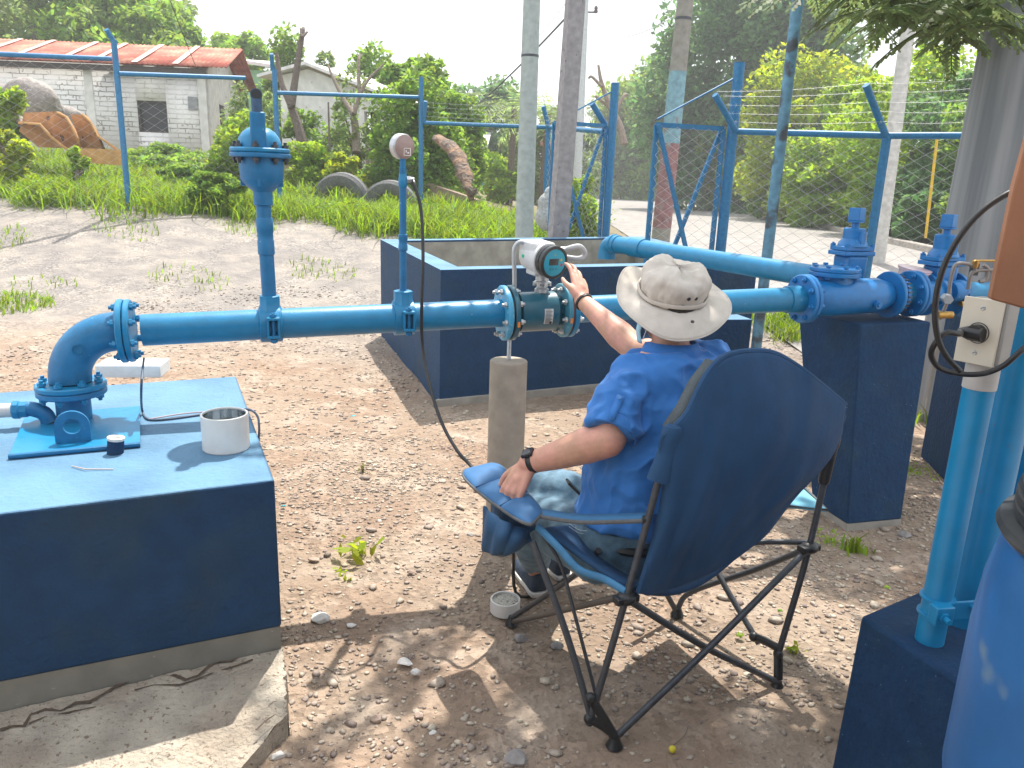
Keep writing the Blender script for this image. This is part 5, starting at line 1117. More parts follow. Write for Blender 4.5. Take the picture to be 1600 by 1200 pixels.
for dx in (-.0,): m = MB(); cq = LP(ta+.041, -.085, -.045); m.box(LP(ta+.041, -.113, -.03), (.01, .004, .022), E1h); m.build('orange_tag', mat('tag_orange', (.7, .22, .03), .5), fm); m = MB(); m.box(LP(t2+.0, -.112, -.025), (.01, .006, .022), E1h); m.build('orange_tag', MATS['tag_orange'], fm)
# neck + transmitter
hc = ay(853, 406, LP(tpx(845)).y-.05); nb_ = LP(tpx(845), 0, .08); m = MB(); m.lathe(nb_, UP, [(.03, 0), (.03, .015), (.022, .02), (.022, .034), (.034, .038), (.034, .046), (.028, .05), (.028, .07)], 24); nk = m.build('neck', steel, fm)
for k in range(6):
    a = k*pi/3; m = MB(); m.hexa(nb_+V3(cos(a), sin(a), 0)*.032+UP*.028, UP, .008, .016); m.build('neck_bolt', steel, nk)
wh_ = mat('head_white', (.62, .63, .63), .45, var=.05, vs=12)
fd = (V3(.57, -.81, -.10)).normalized(); fr_d = fd.cross(UP).normalized(); fu = fr_d.cross(fd).normalized()     # display faces the man
hcen = hc+fd*.0
m = MB(); m.lathe(hcen-fd*.125, fd, [(.035, 0), (.052, .006), (.060, .02), (.063, .09), (.065, .125)], 40); m.box(hcen-fd*.065+UP*.030, (.11, .10, .068), fr_d, fd); m.box(hcen-fd*.055-UP*.050, (.07, .07, .045), fr_d, fd)
hd = m.build('head_housing', wh_, fm, bevel=.006)
m = MB(); m.lathe(hcen-fd*.001, fd, [(.0655, 0), (.070, .002), (.070, .012), (.067, .014)], 40); m.build('housing_ring', wh_, hd)
m = MB(); m.lathe(hcen+fd*.013, fd, [(.064, 0), (.064, .006), (.0665, .008), (.0665, .020), (.064, .022), (.064, .026), (.0675, .028), (.0675, .044), (.064, .048), (.056, .0485), (.055, .044), (.001, .044)], 40); cv = m.build('display_cover', mat('cover_black', (.02, .022, .024), .3, var=.1, vs=20), fm)
m = MB(); m.lathe(hcen+fd*.0575, fd, [(.0545, 0), (.055, .001)], 40); dp = m.build('display_face', mat('display_cyan', (.02, .32, .45), .35, var=.04), cv)
dc = hcen+fd*.0588
def dbox(u_, v_, w_, h_, n, mt, d=.0012): m = MB(); m.box(dc+fr_d*u_*-1+fu*v_, (w_, d, h_), fr_d, fd); return m.build(n, mt, dp)
def sgn(): pass
dbox(-.004, .003, .046, .026, 'lcd_bezel', mat('bezel_dark', (.03, .04, .05), .3)); dbox(-.004, .003, .040, .021, 'lcd_screen', mat('lcd_grey', (.075, .09, .085), .2), .002)
m = MB()
for v_, us in ((.008, (-.018, -.008, .002)), (.001, (-.014, -.004, .006)),):
    for u_ in us: m.box(dc+fd*.0012-fr_d*u_+fu*v_, (.006, .0006, .0045), fr_d, fd)
m.build('lcd_digits', dark_open, dp)
dbox(.033, .010, .008, .010, 'yellow_mark', mat('mark_yellow', (.6, .45, .02), .5)); dbox(.036, -.010, .009, .009, 'red_mark', mat('mark_red', (.5, .03, .06), .5))
for u_, v_ in ((0, .032), (.012, -.026), (-.004, -.026), (-.018, -.026)):
    m = MB(); m.lathe(dc-fr_d*u_+fu*v_-fd*.0005, fd, [(.0042, 0), (.0042, .0008), (.0034, .0008), (.0034, 0)], 16, closed=True); m.build('touch_mark', MATS['mark_yellow'] if v_ > 0 else dark_open, dp)
m = MB(); c_ = hcen-fd*.04-fr_d*-.0; gn = (fd.cross(UP)*1+V3(0, 0, .05)).normalized(); gn = -gn if gn.y > 0 else gn; ctr_ = hcen-fd*.075+gn*.0615; m.lathe(ctr_, gn, [(.007, 0), (.007, .003)], 16); m.build('green_sticker', mat('sticker_green', (.03, .5, .25), .5), hd)
m = MB(); c_ = hcen-fd*.03+UP*.038; m.cyl(c_+V3(.03, 0, 0), c_+V3(.095, 0, -.0), .012, seg=12); gl = m.build('cable_gland', steel, fm)
gp = c_+V3(.09, 0, 0); m = MB(); m.tube(smooth_path([gp, ay(905, 385, hcen.y+.03), ay(914, 397, hcen.y+.05), ay(905, 404, hcen.y+.05), ay(885, 402, hcen.y+.06), ay(870, 398, hcen.y+.06)], 6), .011, 12); o = m.build('conduit_loop', mat('conduit_grey', (.45, .46, .47), .5), fm)
# steel bent tube from pipe flange to head
hx = LP(tpx(805), .03); m = MB(); pts = [V3(hx.x, hx.y, hx.z+.05), ay(804, 440, hx.y), ay(803, 395, hx.y), ay(807, 382, hx.y), ay(815, 378, hx.y), ay(826, 383, hx.y)]; m.tube(smooth_path(pts, 5), .0095, 14); m.build('bent_tube', steel, fm)

# overflow pipe into basin
o0 = az(958, 381, 1.19); o1 = az(1262, 430, 1.17); op = thing('overflow_pipe', 'second blue pipe running from the valves to a bend over the basin', 'pipe', o0)
od = (o1-o0).normalized(); m = MB(); m.cyl(o0+od*.03, o1+od*.25, .057, seg=36); m.build('pipe', pipe_blue, op)
m = MB(); jc = o0+od*(.32*1.0); m.lathe(jc-od*.12, od, [(.058, 0), (.064, .003), (.064, .13), (.058, .133)], 36); m.build('coupling', pipe_blue, op)
m = MB(); arc = [o0+od*.06, o0+od*.02, o0-od*.02-UP*.008, o0-od*.05-UP*.03, o0-od*.062-UP*.065, o0-od*.063-UP*.11]; m.tube(smooth_path(arc, 4), .062, 32); m.lathe(o0+od*.0, od, [(.066, 0), (.068, .003), (.068, .02), (.064, .024)], 32); m.build('end_elbow', pipe_blue, op)

# pier under valves
pp = [V3(1.594, 3.76, 0), V3(1.676, 3.49, 0), V3(1.955, 3.54, 0)]; 
def prow(bl, tl, z0, z1, name, mt, parent, bevel=.008):   # frustum from two ccw polygons
    n = len(bl); m = MB(); m.add([(p[0], p[1], z0) for p in bl]+[(p[0], p[1], z1) for p in tl], [tuple(range(n-1, -1, -1)), tuple(range(n, 2*n))]+[(i, (i+1) % n, n+(i+1) % n, n+i) for i in range(n)]); return m.build(name, mt, parent, bevel=bevel)
zt1 = LP(tpx(1330)).z-FR4-.002
vp = thing('valve_pier', 'tall navy concrete pier carrying the front blue valves', 'pier', (1.8, 3.7, 0))
bl = [(1.665, 3.49), (2.10, 3.66), (1.97, 4.05), (1.60, 3.80)]
tl = [(1.57, 3.60), (2.16, 3.70), (2.06, 4.02), (1.46, 3.80)]
ta_, tb2 = az(1345, 507, zt1), az(1455, 503, zt1); tc2 = az(1278, 497, zt1)
tl = [(ta_.x, ta_.y), (tb2.x, tb2.y), (tb2.x-.12, tb2.y+.42), (tc2.x-.02, tc2.y+.22)]
b1, b2, b3 = az(1322, 828, 0), az(1407, 820, 0), az(1268, 792, 0)
bl = [(b1.x, b1.y), (b2.x, b2.y), (b2.x-.12, b2.y+.4), (b3.x, b3.y)]
prow(bl, tl, .03, zt1, 'painted_pier', navy, vp); prow([(p[0]*1.003, p[1]*.997) for p in bl], bl, -.05, .03, 'bare_foot', concrete, vp, 0)
m = MB(); 
p2b = az(1478, 755, 0); vp2 = thing('back_pier', 'second navy pier standing further back, half hidden by the upright pipes', 'pier', p2b); m = MB(); m.poly([(p2b.x, p2b.y), (p2b.x+.4, p2b.y+.1), (p2b.x+.35, p2b.y+.5), (p2b.x+.08, p2b.y+.45)], -.05, .93); m.build('pier', navy, vp2, bevel=.008)

# valves
vbl = mat('valve_blue', (.005, .155, .42), .35, var=.12, vs=9, bump=.2, bs=90, bd=.002, spots=(70, .72, (.2, .4, .6)))
tA, tB = tpx(1256), tpx(1392)
sv = thing('check_valve', 'blue flanged valve with a round bolted lid on the navy pier', 'valve', LP((tA+tB)/2, 0, -FR4))
flange(pl, LP(tA-.022), E1, FR4, .021, vbl, 'flange'); flange(sv, LP(tA+.001), E1, FR4, .021, vbl, 'flange'); bolts(sv, LP(tA-.022), E1, .094, 8, -.002, .048, vbl, .0135, .25)
m = MB(); m.cyl(LP(tA-.10), LP(tA-.02), .063, seg=36); m.build('pipe_end', pipe_blue, pl)
flange(sv, LP(tB-.024), E1, FR4, .021, vbl, 'flange'); m = MB(); m.lathe(LP(tA+.02), E1, [(.060, 0), (.07, .03), (.085, .08), (.088, .13), (.085, tB-tA-.12), (.065, tB-tA-.05), (.060, tB-tA-.04)], 36); m.build('valve_body', vbl, sv)
lc = LP(tpx(1306), .03, 0); zl_ = ay(1306, 420, lc.y).z; lc = V3(lc.x, lc.y, 0); m = MB(); m.lathe(lc+UP*(LP(tA).z+.02), UP, [(.088, 0), (.088, zl_-.035-LP(tA).z-.02)], 36); m.build('neck', vbl, sv)
flange(sv, lc+UP*(zl_-.035), UP, .118, .022, vbl, 'lid_seat'); flange(sv, lc+UP*(zl_-.012), UP, .117, .02, vbl, 'lid'); bolts(sv, lc+UP*(zl_-.035), UP, .100, 8, 0, .045, vbl, .012, .1, stud=False)
m = MB(); kk = LP(tpx(1352), -.085, -.03); m.cyl(kk+E2*.04, kk-E2*.012, .02, seg=16); m.hexa(kk-E2*.01, -E2, .012, .010); m.build('side_plug', vbl, sv)
def stemvalve(px, py_nut, py_base, y, name, label, seat=True, body=True):
    c = ay(px, py_base, y); zz = lambda py: ay(px, py, y).z; C0 = V3(c.x, c.y, 0); s_ = (y)/3.75
    t = thing(name, label, 'valve', (c.x, c.y, c.z)); zb = zz(py_base)
    ph = lambda a, b: (zz(a)-zz(b))
    m = MB(); m.box(C0+UP*(zb-.010), (.19, .13, .022), E1h); m.box(C0+UP*(zb+.014), (.18, .12, .022), E1h); fl = m.build('bonnet_flange', vbl, t, bevel=.004)
    for u_ in (-.08, 0, .08):
        for v_ in (-.05, .05):
            m = MB(); q = C0+E1h*u_+E2*v_+UP*(zb+.024); m.hexa(q, UP, .013, .011); m.cyl(q, q+UP*.018, .006, seg=10); m.build('bolt', vbl, t)
    h1 = zz(py_nut+58)-zb; m = MB(); m.lathe(C0+UP*(zb+.025), UP, [(.075, 0), (.068, .02), (.052, .04), (.048, .05)], 28); m.build('bonnet', vbl, t)
    ztop = zz(py_nut+30); m = MB(); m.lathe(C0+UP*(zb+.06), UP, [(.054, 0), (.054, ztop-zb-.065), (.050, ztop-zb-.06)], 28); m.box(C0+UP*(zb+.07)-E2*.045, (.03, .05, .06), E1h); m.build('stuffing_box', vbl, t, bevel=.002)
    zn = zz(py_nut); m = MB(); m.cyl(C0+UP*(ztop-.01), C0+UP*(zn-.02), .018, seg=16); m.lathe(C0+UP*(zz(py_nut+22)), UP, [(.03, 0), (.042, .003), (.042, .010), (.03, .013)], 6)
    m.build('stem', vbl, t); m = MB(); m.box(C0+UP*(zz(py_nut+20)+.005+(zn-zz(py_nut+20))/2), (.062, .062, zn-zz(py_nut+20)), E1h*.93+E2*.35, None, .95); m.build('operating_nut', vbl, t, bevel=.003)
    m = MB(); m.box(C0+UP*(zb-.11), (.12, .11, .19), E1h, None, 1.1); m.build('valve_body', vbl, t, bevel=.02)
    return t, C0, zb
stemvalve(1331, 326, 392, 4.02, 'gate_valve', 'blue gate valve with a square stem nut behind the round bolted lid')
t, C0, zb = stemvalve(1472, 336, 408, 4.02, 'gate_valve', 'blue gate valve with a square stem nut next to the concrete column')
for sg in (-1, 1):
    m = MB(); m.lathe(C0+E1h*sg*.10+UP*(zb-.17), E1, [(.10, 0), (.112, .002), (.112, .02), (.10, .022)], 36); m.build('flange', vbl, t)
m = MB(); m.cyl(C0+E1h*.10+UP*(zb-.17), C0+E1h*.9+UP*(zb-.17), .058, seg=24); m.build('outlet_pipe', pipe_blue, t)
# coupling between valves
sp = thing('pipe_spool', 'blue reducer spool with a ribbed clamp between the two valve groups', 'pipe fitting', LP(tB, 0, -.1))
tC = tpx(1428); m = MB(); m.cyl(LP(tB-.02), LP(tC), .058, seg=30); m.build('pipe', pipe_blue, sp)
tm = tpx(1396); m = MB(); m.lathe(LP(tm), E1, [(.07, 0), (.092, .004), (.092, .022), (.07, .026)], 30); m.build('ribbed_clamp', vbl, sp)
for k in range(26):
    a = 2*pi*k/26; 
m = MB()
for k in range(26):
    a = 2*pi*k/26; q = LP(tm+.013)+(E2*cos(a)+UP*sin(a))*.094; m.box(q, (.022, .008, .006), E1, E2*cos(a)+UP*sin(a))
m.build('clamp_ribs', dark_steel, sp)
fe = LP(tpx(1418)); flange(sp, fe, E1, FR4, .021, vbl, 'flange'); flange(sp, fe+E1*.024, E1, FR4, .021, vbl, 'flange'); bolts(sp, fe, E1, .094, 8, -.002, .048, vbl, .0135, .3)
m = MB(); m.lathe(fe+E1*.045, E1, [(.064, 0), (.062, .04), (.055, .11), (.052, .14), (.066, .145), (.066, .17), (.055, .175)], 32); m.build('reducer', vbl, sp)
c_ = fe+E1*.105-E2*.058+UP*.012; m = MB()
for k, w_ in enumerate((.012, .004, .010, .010, .010)): m.box(c_+E1h*(-.03+k*.013)+V3(0, 0, -.001*k), (w_*.8, .003, .010 if k != 1 else .003), E1h)
m.build('cast_lettering', pipe_blue, sp)
m = MB(); m.lathe(fe+E1*.27+UP*.0, E1, [(.05, 0), (.055, .01), (.05, .06), (.04, .07)], 24); m.ball(fe+E1*.33+UP*.01, (.055, .05, .05)); m.build('service_body', vbl, sp)
m = MB(); m.cyl(fe+E1*.30-UP*.055-E2*.05, fe+E1*.36-UP*.055-E2*.05, .014, seg=12); m.build('brass_nipple', brass, sp)
# small bent copper-grey tubes and brass valve
sb = thing('sampling_tubes', 'bent grey steel tubes with brass fittings beside the outlet box', 'tubing', ay(1500, 440, 3.5)); tub = mat('tube_steel', (.22, .20, .19), .4, metal=.6, var=.1)
for pts in (((1468, 500), (1480, 470), (1487, 430), (1496, 412), (1520, 415), (1524, 425)), ((1513, 452), (1515, 435), (1522, 424), (1545, 422), (1560, 424)), ((1530, 440), (1540, 437), (1543, 420), (1536, 414))):
    m = MB(); m.tube(smooth_path([ay(a, b, 3.3) for a, b in pts], 5), .008, 10); m.build('bent_tube', tub, sb)
m = MB(); p0 = ay(1524, 411, 3.3); m.lathe(p0-UP*.02, UP, [(.012, 0), (.014, .004), (.014, .03), (.009, .034)], 8); m.cyl(p0+V3(0, 0, .01), p0+V3(.085, 0, .012), .005, seg=8); m.build('brass_tap', brass, sb)
m = MB(); m.cyl(ay(1477, 465, 3.3), ay(1482, 468, 3.2), .02, seg=6); m.build('hex_fitting', steel, sb)
m = MB(); m.cyl(ay(1465, 492, 3.3), ay(1488, 492, 3.3), .016, seg=12); m.build('brass_nipple', brass, sb)
m = MB(); m.box(ay(1522, 421, 3.32), (.03, .02, .05), (1, 0, 0)); m.build('clip', dark_steel, sb)
# plastic tub on the valves
c = ay(1426, 430, 4.0); pt_ = thing('plastic_tub', 'tilted pinkish translucent plastic tub resting on the blue valves', 'tub', c); ax_ = nrm((.12, -.12, 1))
tubm = mat('tub_plastic', (.78, .62, .64), .25, var=.04); m = MB(); m.lathe(np.array(tuple(c))-ax_*.03, ax_, [(.062, 0), (.066, .003), (.074, .052), (.080, .054), (.080, .062), (.074, .064), (.072, .06)], 32); m.build('tub_body', tubm, pt_)
m = MB(); m.lathe(np.array(tuple(c))+ax_*.032, ax_, [(.082, 0), (.083, .003), (.083, .006), (.07, .007)], 32); m.build('lid', mat('tub_lid', (.75, .55, .58), .3, var=.04), pt_)
m = MB(); 
for a, w_, h_, mt in ((-1.9, .022, .02, 'mark_yellow'), (-1.45, .012, .022, 'head_white'), (-1.1, .02, .022, 'label_mauve')):
    if mt not in MATS: mat('label_mauve', (.25, .15, .25), .5)
    m = MB(); q = np.array(tuple(c))+ax_*.0+np.array((cos(a), sin(a), 0))*.0725; m.box(q, (w_, .002, h_), (-sin(a), cos(a), 0)); m.build('printed_patch', MATS[mt], pt_)

# near right block
Kr = az(1345, 962, .5); rb = thing('near_block', 'shaded navy concrete block at the lower right edge holding upright pipes', 'block', (Kr.x, Kr.y, 0))
dR = V3(.32, .2, 0).normalized(); nR = V3(.106, -.262, 0).normalized()
P_ = [Kr, Kr+nR*.75, Kr+nR*.75+dR*.85, Kr+dR*.85]; P_ = [P_[0], P_[1], P_[2], P_[3]]
ot = [(Kr+nR*-.0)-dR*.015]
prow([((p+(p-Kr)*0-dR*.02+nR*-.0).x, (p-dR*.02).y) for p in P_], [(p.x, p.y) for p in P_], -.05, .5, 'painted_block', navy, rb, .010)
# upright pipes
c1_ = az(1452, 1000, .5); upx = thing('upright_pipe', 'slim bright blue upright pipe clamped before the thicker one', 'pipe', c1_)
def vpole(c, r, z0, z1, name, mt, parent, lean=V3(0, 0, 0)): m = MB(); m.cyl((c.x, c.y, z0), (c.x+lean.x, c.y+lean.y, z1), r, seg=32); return m.build(name, mt, parent)
cyan_b = mat('upright_blue', (.006, .22, .44), .38, var=.10, vs=5, bump=.1, bs=60, bd=.002, spots=(35, .72, (.08, .15, .3)))
c1z = ay(1525, 583, c1_.y).z
vpole(c1_, .034, .5, c1z, 'pipe', cyan_b, upx)
c2_ = az(1508, 985, .5)+V3(.02, .05, 0); up2 = thing('upright_pipe', 'thick bright blue upright pipe right behind the slim one', 'pipe', c2_); vpole(c2_, .052, .5, 2.6, 'pipe', cyan_b, up2)
c3_ = V3(c2_.x+.14, c2_.y+.10, 0); vpole(c3_, .06, .5, 2.7, 'riser', cyan_b, up2)
zc = ay(1470, 945, c1_.y).z; m = MB(); 
for dz in (-.022, .022): m.lathe((c1_.x, c1_.y, zc+dz-.004), UP, [(.036, 0), (.041, .001), (.041, .007), (.036, .008)], 24)
m.build('clamp_ring', cyan_b, upx)
m = MB(); m.box((c1_.x+.06, c1_.y-.02, zc), (.12, .006, .05), (1, .2, 0)); m.box((c1_.x-.012, c1_.y-.045, zc), (.05, .03, .05), (1, .2, 0)); m.box((c1_.x+.10, c1_.y-.035, zc+.01), (.05, .05, .008), (1, .3, 0)); m.build('clamp_bracket', cyan_b, upx, bevel=.003)
m = MB(); m.cyl((c1_.x-.012, c1_.y-.055, zc), (c1_.x-.012, c1_.y-.085, zc), .007, seg=10); m.hexa((c1_.x-.012, c1_.y-.058, zc), (0, -1, 0), .013, .010); m.build('clamp_bolt', cyan_b, upx)
# outlet box
yb = c1_.y-.02; cb4 = [ay(1509, 455, yb), ay(1561, 470, yb), ay(1546, 577, yb), ay(1486, 558, yb)]
ob = thing('outlet_box', 'cream electrical outlet box with a black plug in it', 'outlet', cb4[3]); cream = mat('cream_plastic', (.62, .58, .48), .45, var=.04, vs=8)
cen = sum(cb4, V3(0, 0, 0))/4; uy = V3(0, 0, 1); rx = V3(cos(1.0), -sin(1.0), 0); fn_ = V3(-sin(1.0), -cos(1.0), 0); cen = V3(c1_.x-.038, c1_.y-.025, ay(1524, 517, yb).z)
wq = .088; hq = .150
m = MB(); m.box(cen+fn_*.004, (wq, .006, hq), rx, fn_); fp = m.build('face_plate', cream, ob, bevel=.002)
m = MB(); m.box(cen-fn_*.026+rx*.006, (wq*1.0, .052, hq*.97), rx, fn_); m.build('box_body', mat('box_grey', (.30, .30, .29), .5, var=.08), ob, bevel=.004)
for v_ in (.36, -.32): m = MB(); q = cen+uy*hq*v_+fn_*.007; m.lathe(q, fn_, [(.006, 0), (.005, .0015)], 16); sc_ = m.build('screw', steel, fp); m = MB(); m.box(q+fn_*.0022, (.008, .0008, .0012), (rx+uy*.5), fn_); m.build('slot', dark_open, sc_) 
m = MB(); m.lathe(cen+fn_*.007-uy*.003, fn_, [(.024, 0), (.024, .0012), (.022, .0012), (.022, 0)], 32, closed=True); m.build('socket_ring', dark_steel, fp)
m = MB(); m.cyl((c1_.x, c1_.y, c1z-.035), (c1_.x, c1_.y, cen.z-hq*.46), .036, seg=24); m.build('conduit_collar', mat('box_conduit', (.45, .44, .42), .5), ob)
pc2 = cen+fn_*.02-uy*.004; lead = thing('power_cord', 'thick black power cord plugged into the outlet and looping around it', 'cord', pc2)
m = MB(); m.tube([pc2-rx*-.018, pc2-rx*.012, pc2-rx*.026, pc2-rx*.038], [.016, .0165, .012, .007], 14); m.tube([cen+fn_*.007, cen+fn_*.03], [.017, .017], 14); m.build('plug', black_rub, lead, bevel=.001)
lp_ = [(1500, 522), (1478, 520), (1462, 535), (1455, 555), (1468, 575), (1500, 584), (1535, 584), (1565, 573), (1590, 553), (1625, 520)]
m = MB(); m.tube(smooth_path([tuple(pc2-rx*.034)]+[tuple(ay(a, b, yb-.06-.02*sin(i))) for i, (a, b) in enumerate(lp_)], 6), .0062, 12); m.build('cord', black_rub, lead)
lp2 = [(1620, 285), (1580, 300), (1540, 325), (1508, 358), (1482, 400), (1466, 445), (1461, 490), (1466, 530), (1480, 558), (1500, 580)]
m = MB(); m.tube(smooth_path([tuple(ay(a, b, yb-.10)) for a, b in lp2], 6), .0062, 12); o = m.build('hanging_cord', black_rub); tag(o, 'black cord arching in from the right edge down past the outlet box', 'cord')
# orange board
y_ = 1.45; pts = [ay(1612, 190, y_), ay(1585, 290, y_), ay(1548, 468, y_), ay(1620, 488, y_)]; m = MB(); m.prism([pts[2], pts[3], pts[0]+V3(.25, 0, .3), pts[0]+V3(.0, 0, .3), pts[0], pts[1]], (0.01, .03, 0)); o = m.build('orange_board', mat('orange_board', (.30, .13, .065), .6, var=.12, vs=3, bump=.15, bs=40), bevel=.004); tag(o, 'orange brown board edge hanging at the right frame edge above the outlet', 'board')
# barrel
yB = 1.22; bl_ = ay(1556, 835, yB); bx = bl_.x+.235+.055; by = 1.16
brl = thing('plastic_barrel', 'scuffed blue plastic barrel with a black screw lid at the lower right corner', 'barrel', (bx, by, 0))
barm = mat('barrel_blue', (.012, .12, .34), .42, var=.12, vs=3, bump=.1, bs=30, bd=.004, spots=(2.6, .635, (.12, .21, .32)))
zt_ = ay(1560, 850, yB).z
barC = V3(bx, by, 0)
zr_ = [0, .02, .12, .30, .46, .52, .56, .60, zt_*.72, zt_*.88, zt_*.96, zt_]
m = MB(); m.lathe(barC, UP, [(.24, 0), (.262, .02), (.275, .12), (.285, .30), (.285, .42), (.277, .47), (.285, .52), (.286, zt_-.20), (.280, zt_-.10), (.270, zt_-.04), (.262, zt_-.01), (.25, zt_)], 64); m.build('barrel_body', barm, brl)
m = MB(); m.lathe(barC+UP*(zt_+.001), UP, [(.25, 0), (.274, .004), (.280, .014), (.275, .026), (.252, .032), (.250, .038), (.257, .041), (.257, .052), (.250, .055), (.250, .060), (.257, .063), (.257, .075), (.250, .078), (.250, .082), (.255, .085), (.252, .096), (.235, .098), (.228, .085), (.001, .08)], 64); m.build('screw_lid', mat('lid_black', (.03, .033, .036), .45, var=.2, vs=14), brl)

# shelter added out of view behind the camera to cut sky fill
sr = thing('blocker_roof', 'dark sheet roof of an added, unseen shelter the picture is taken from', 'blocker', (0, -3, 0))
m = MB(); m.grid([[(-3.5, -6, 2.9), (-3.5, -.35, 2.5)], [(4.5, -6, 2.9), (4.5, -.35, 2.5)]]); m.build('blocker_top', mat('blocker_sheet', (.12, .11, .10), .8), sr, solid=.03)
for x_ in (-3.3, 4.3): m = MB(); m.cyl((x_, -.6, 0), (x_, -.6, 2.5), .06); m.build('post', fence_blue, sr)
m = MB(); m.box((.5, -6, 1.4), (8, .12, 2.8)); m.build('back_wall', concrete, sr)  # added wall, out of view, also holding back sky light
# ---------------------------------------------------------------- person
CE1 = V3(.890, .456, 0); CE2 = V3(-.456, .890, 0)
def ell(c, a, b, ra, rb, n=28, p=2.3):     # superellipse ring
    out = []
    for k in range(n):
        t = 2*pi*k/n; ct, st = cos(t), sin(t)
        out.append(c+a*ra*math.copysign(abs(ct)**(2/p), ct)+b*rb*math.copysign(abs(st)**(2/p), st))
    return out
def loft(m, rings, cap=True):
    n = len(rings[0]); V = [tuple(q) for r in rings for q in r]; f = []
    for i in range(len(rings)-1):
        for k in range(n): k2 = (k+1) % n; f.append((i*n+k, i*n+k2, (i+1)*n+k2, (i+1)*n+k))
    if cap: f += [tuple(range(n-1, -1, -1)), tuple((len(rings)-1)*n+k for k in range(n))]
    return m.add(V, f)
def limb(m, pts, rad, o=0, seg=18, k=5, ends=True):
    P_ = smooth_path(pts, k); R_ = np.interp(np.linspace(0, len(rad)-1, len(P_)), range(len(rad)), rad)+o
    m.tube(P_, R_, seg)
    if ends: m.ball(P_[0], R_[0], seg, 8); m.ball(P_[-1], R_[-1], seg, 8)
def remesh(o, vox, smooth=6, disp=None, fac=.5):
    r = o.modifiers.new('remesh', 'REMESH'); r.mode = 'VOXEL'; r.voxel_size = vox; r.use_smooth_shade = True
    s = o.modifiers.new('smooth', 'SMOOTH'); s.iterations = smooth; s.factor = fac
    for (ttype, size, st) in (disp or []):
        tx = bpy.data.textures.new('folds', ttype); tx.noise_scale = size
        if ttype == 'CLOUDS': tx.noise_depth = 1
        if ttype == 'MUSGRAVE': tx.musgrave_type = 'RIDGED_MULTIFRACTAL'; tx.octaves = 1.5
        d = o.modifiers.new('folds', 'DISPLACE'); d.texture = tx; d.strength = st; d.mid_level = .5
    return o
TS = [  # torso stations: centre, half width, half depth
    (V3(.40, 2.29, .40), .165, .13), (V3(.405, 2.30, .47), .180, .145), (V3(.415, 2.31, .56), .180, .155), (V3(.43, 2.325, .66), .175, .155),
    (V3(.45, 2.34, .76), .184, .158), (V3(.47, 2.355, .86), .194, .150), (V3(.485, 2.365, .95), .200, .135), (V3(.50, 2.375, 1.025), .186, .112), (V3(.505, 2.38, 1.075), .140, .090), (V3(.50, 2.385, 1.112), .078, .073)]
def torso(m, o, stn=None):
    loft(m, [ell(c, CE1, CE2, a+o, b+o) for c, a, b in (stn or TS)])
Lsh = ay(988, 592, 2.31); Rsh = V3(.665, 2.47, 1.03)
Lel = ay(950, 688, 2.17); Lwr = ay(826, 724, 2.30)
Rel = ay(992, 545, 2.70); Rwr = ay(909, 469, 2.96)
Lhip = V3(.30, 2.26, .46); Rhip = V3(.46, 2.34, .47)
Lkn = V3(.055, 2.57, .43); Rkn = V3(.115, 2.64, .52); Lan = V3(.12, 2.79, .09); Ran = V3(.22, 2.93, .09)
neck = V3(.497, 2.39, 1.07); head = ay(1048, 482, 2.43)
ROOT = thing('person', 'man in a blue shirt, jeans and wide cream hat, seated and reaching for the meter', 'person', (.38, 2.3, 0))
fdir = (CE2+V3(-.15, 0, -.05)).normalized(); hl = fdir.cross(UP).normalized(); hu = hl.cross(fdir)
N0 = None
def make_hand(m, W, d, n, side, curls, spread, thumb_pts):
    global N0
    d = nrm(d); n = np.asarray(tuple(n), float); N0 = nrm(n-d*np.dot(n, d)); t = np.cross(N0, d)*side; W = np.asarray(tuple(W), float)
    L_ = [.068*HS, .075*HS, .070*HS, .055*HS]; ml = [.086*HS, .088*HS, .083*HS, .075*HS]
    for i in range(4):
        off = (1.5-i); kn = W+d*ml[i]+t*off*.0225-N0*abs(off)*.002; base = W+d*.008+t*off*.013
        limb(m, [base, (base+kn)/2+N0*.002, kn], [.0165, .0145, .0115], seg=12, k=4)
        dd = nrm(d+t*off*spread); nl = N0.copy(); p = kn; pts = [p]
        for j, fr_ in enumerate((.5, .3, .22)):
            a = curls[i][j]; d2 = nrm(dd*cos(a)-nl*sin(a)); nl = nrm(nl*cos(a)+dd*sin(a)); dd = d2; p = p+dd*L_[i]*fr_; pts.append(p)
        limb(m, pts, [.0105, .0096, .0088, .0066], seg=12, k=4)
    q = lambda u, v, w: W+d*u*HS+t*v*HS+N0*w*HS
    T = [q(*a) for a in thumb_pts]; limb(m, T, [.017, .0135, .011, .0085], seg=12, k=4)
    m.ball(q(.045, 0, -.008), (.03, .03, .03), 12, 8)
body = MB(); torso(body, -.012)
limb(body, [TS[-1][0]-UP*.05, neck+UP*.02, head-UP*.06-fdir*.01], [.066, .060, .060], seg=20)
# arms
limb(body, [Lsh, Lsh*.5+Lel*.5+V3(0, -.005, 0), Lel], [.060, .058, .052]); limb(body, [Lel, Lel*.75+Lwr*.25+UP*.004, Lel*.4+Lwr*.6, Lwr], [.052, .057, .046, .033])
limb(body, [Rsh, Rsh*.5+Rel*.5, Rel], [.055, .051, .045]); limb(body, [Rel, Rel*.72+Rwr*.28, Rel*.4+Rwr*.6, Rwr], [.048, .053, .041, .030])
# legs
for hp, kn, an in ((Lhip, Lkn, Lan), (Rhip, Rkn, Ran)):
    limb(body, [hp, hp*.5+kn*.5, kn], [.085, .072, .052]); limb(body, [kn, kn*.6+an*.4-CE2*.02, an], [.052, .05, .034])
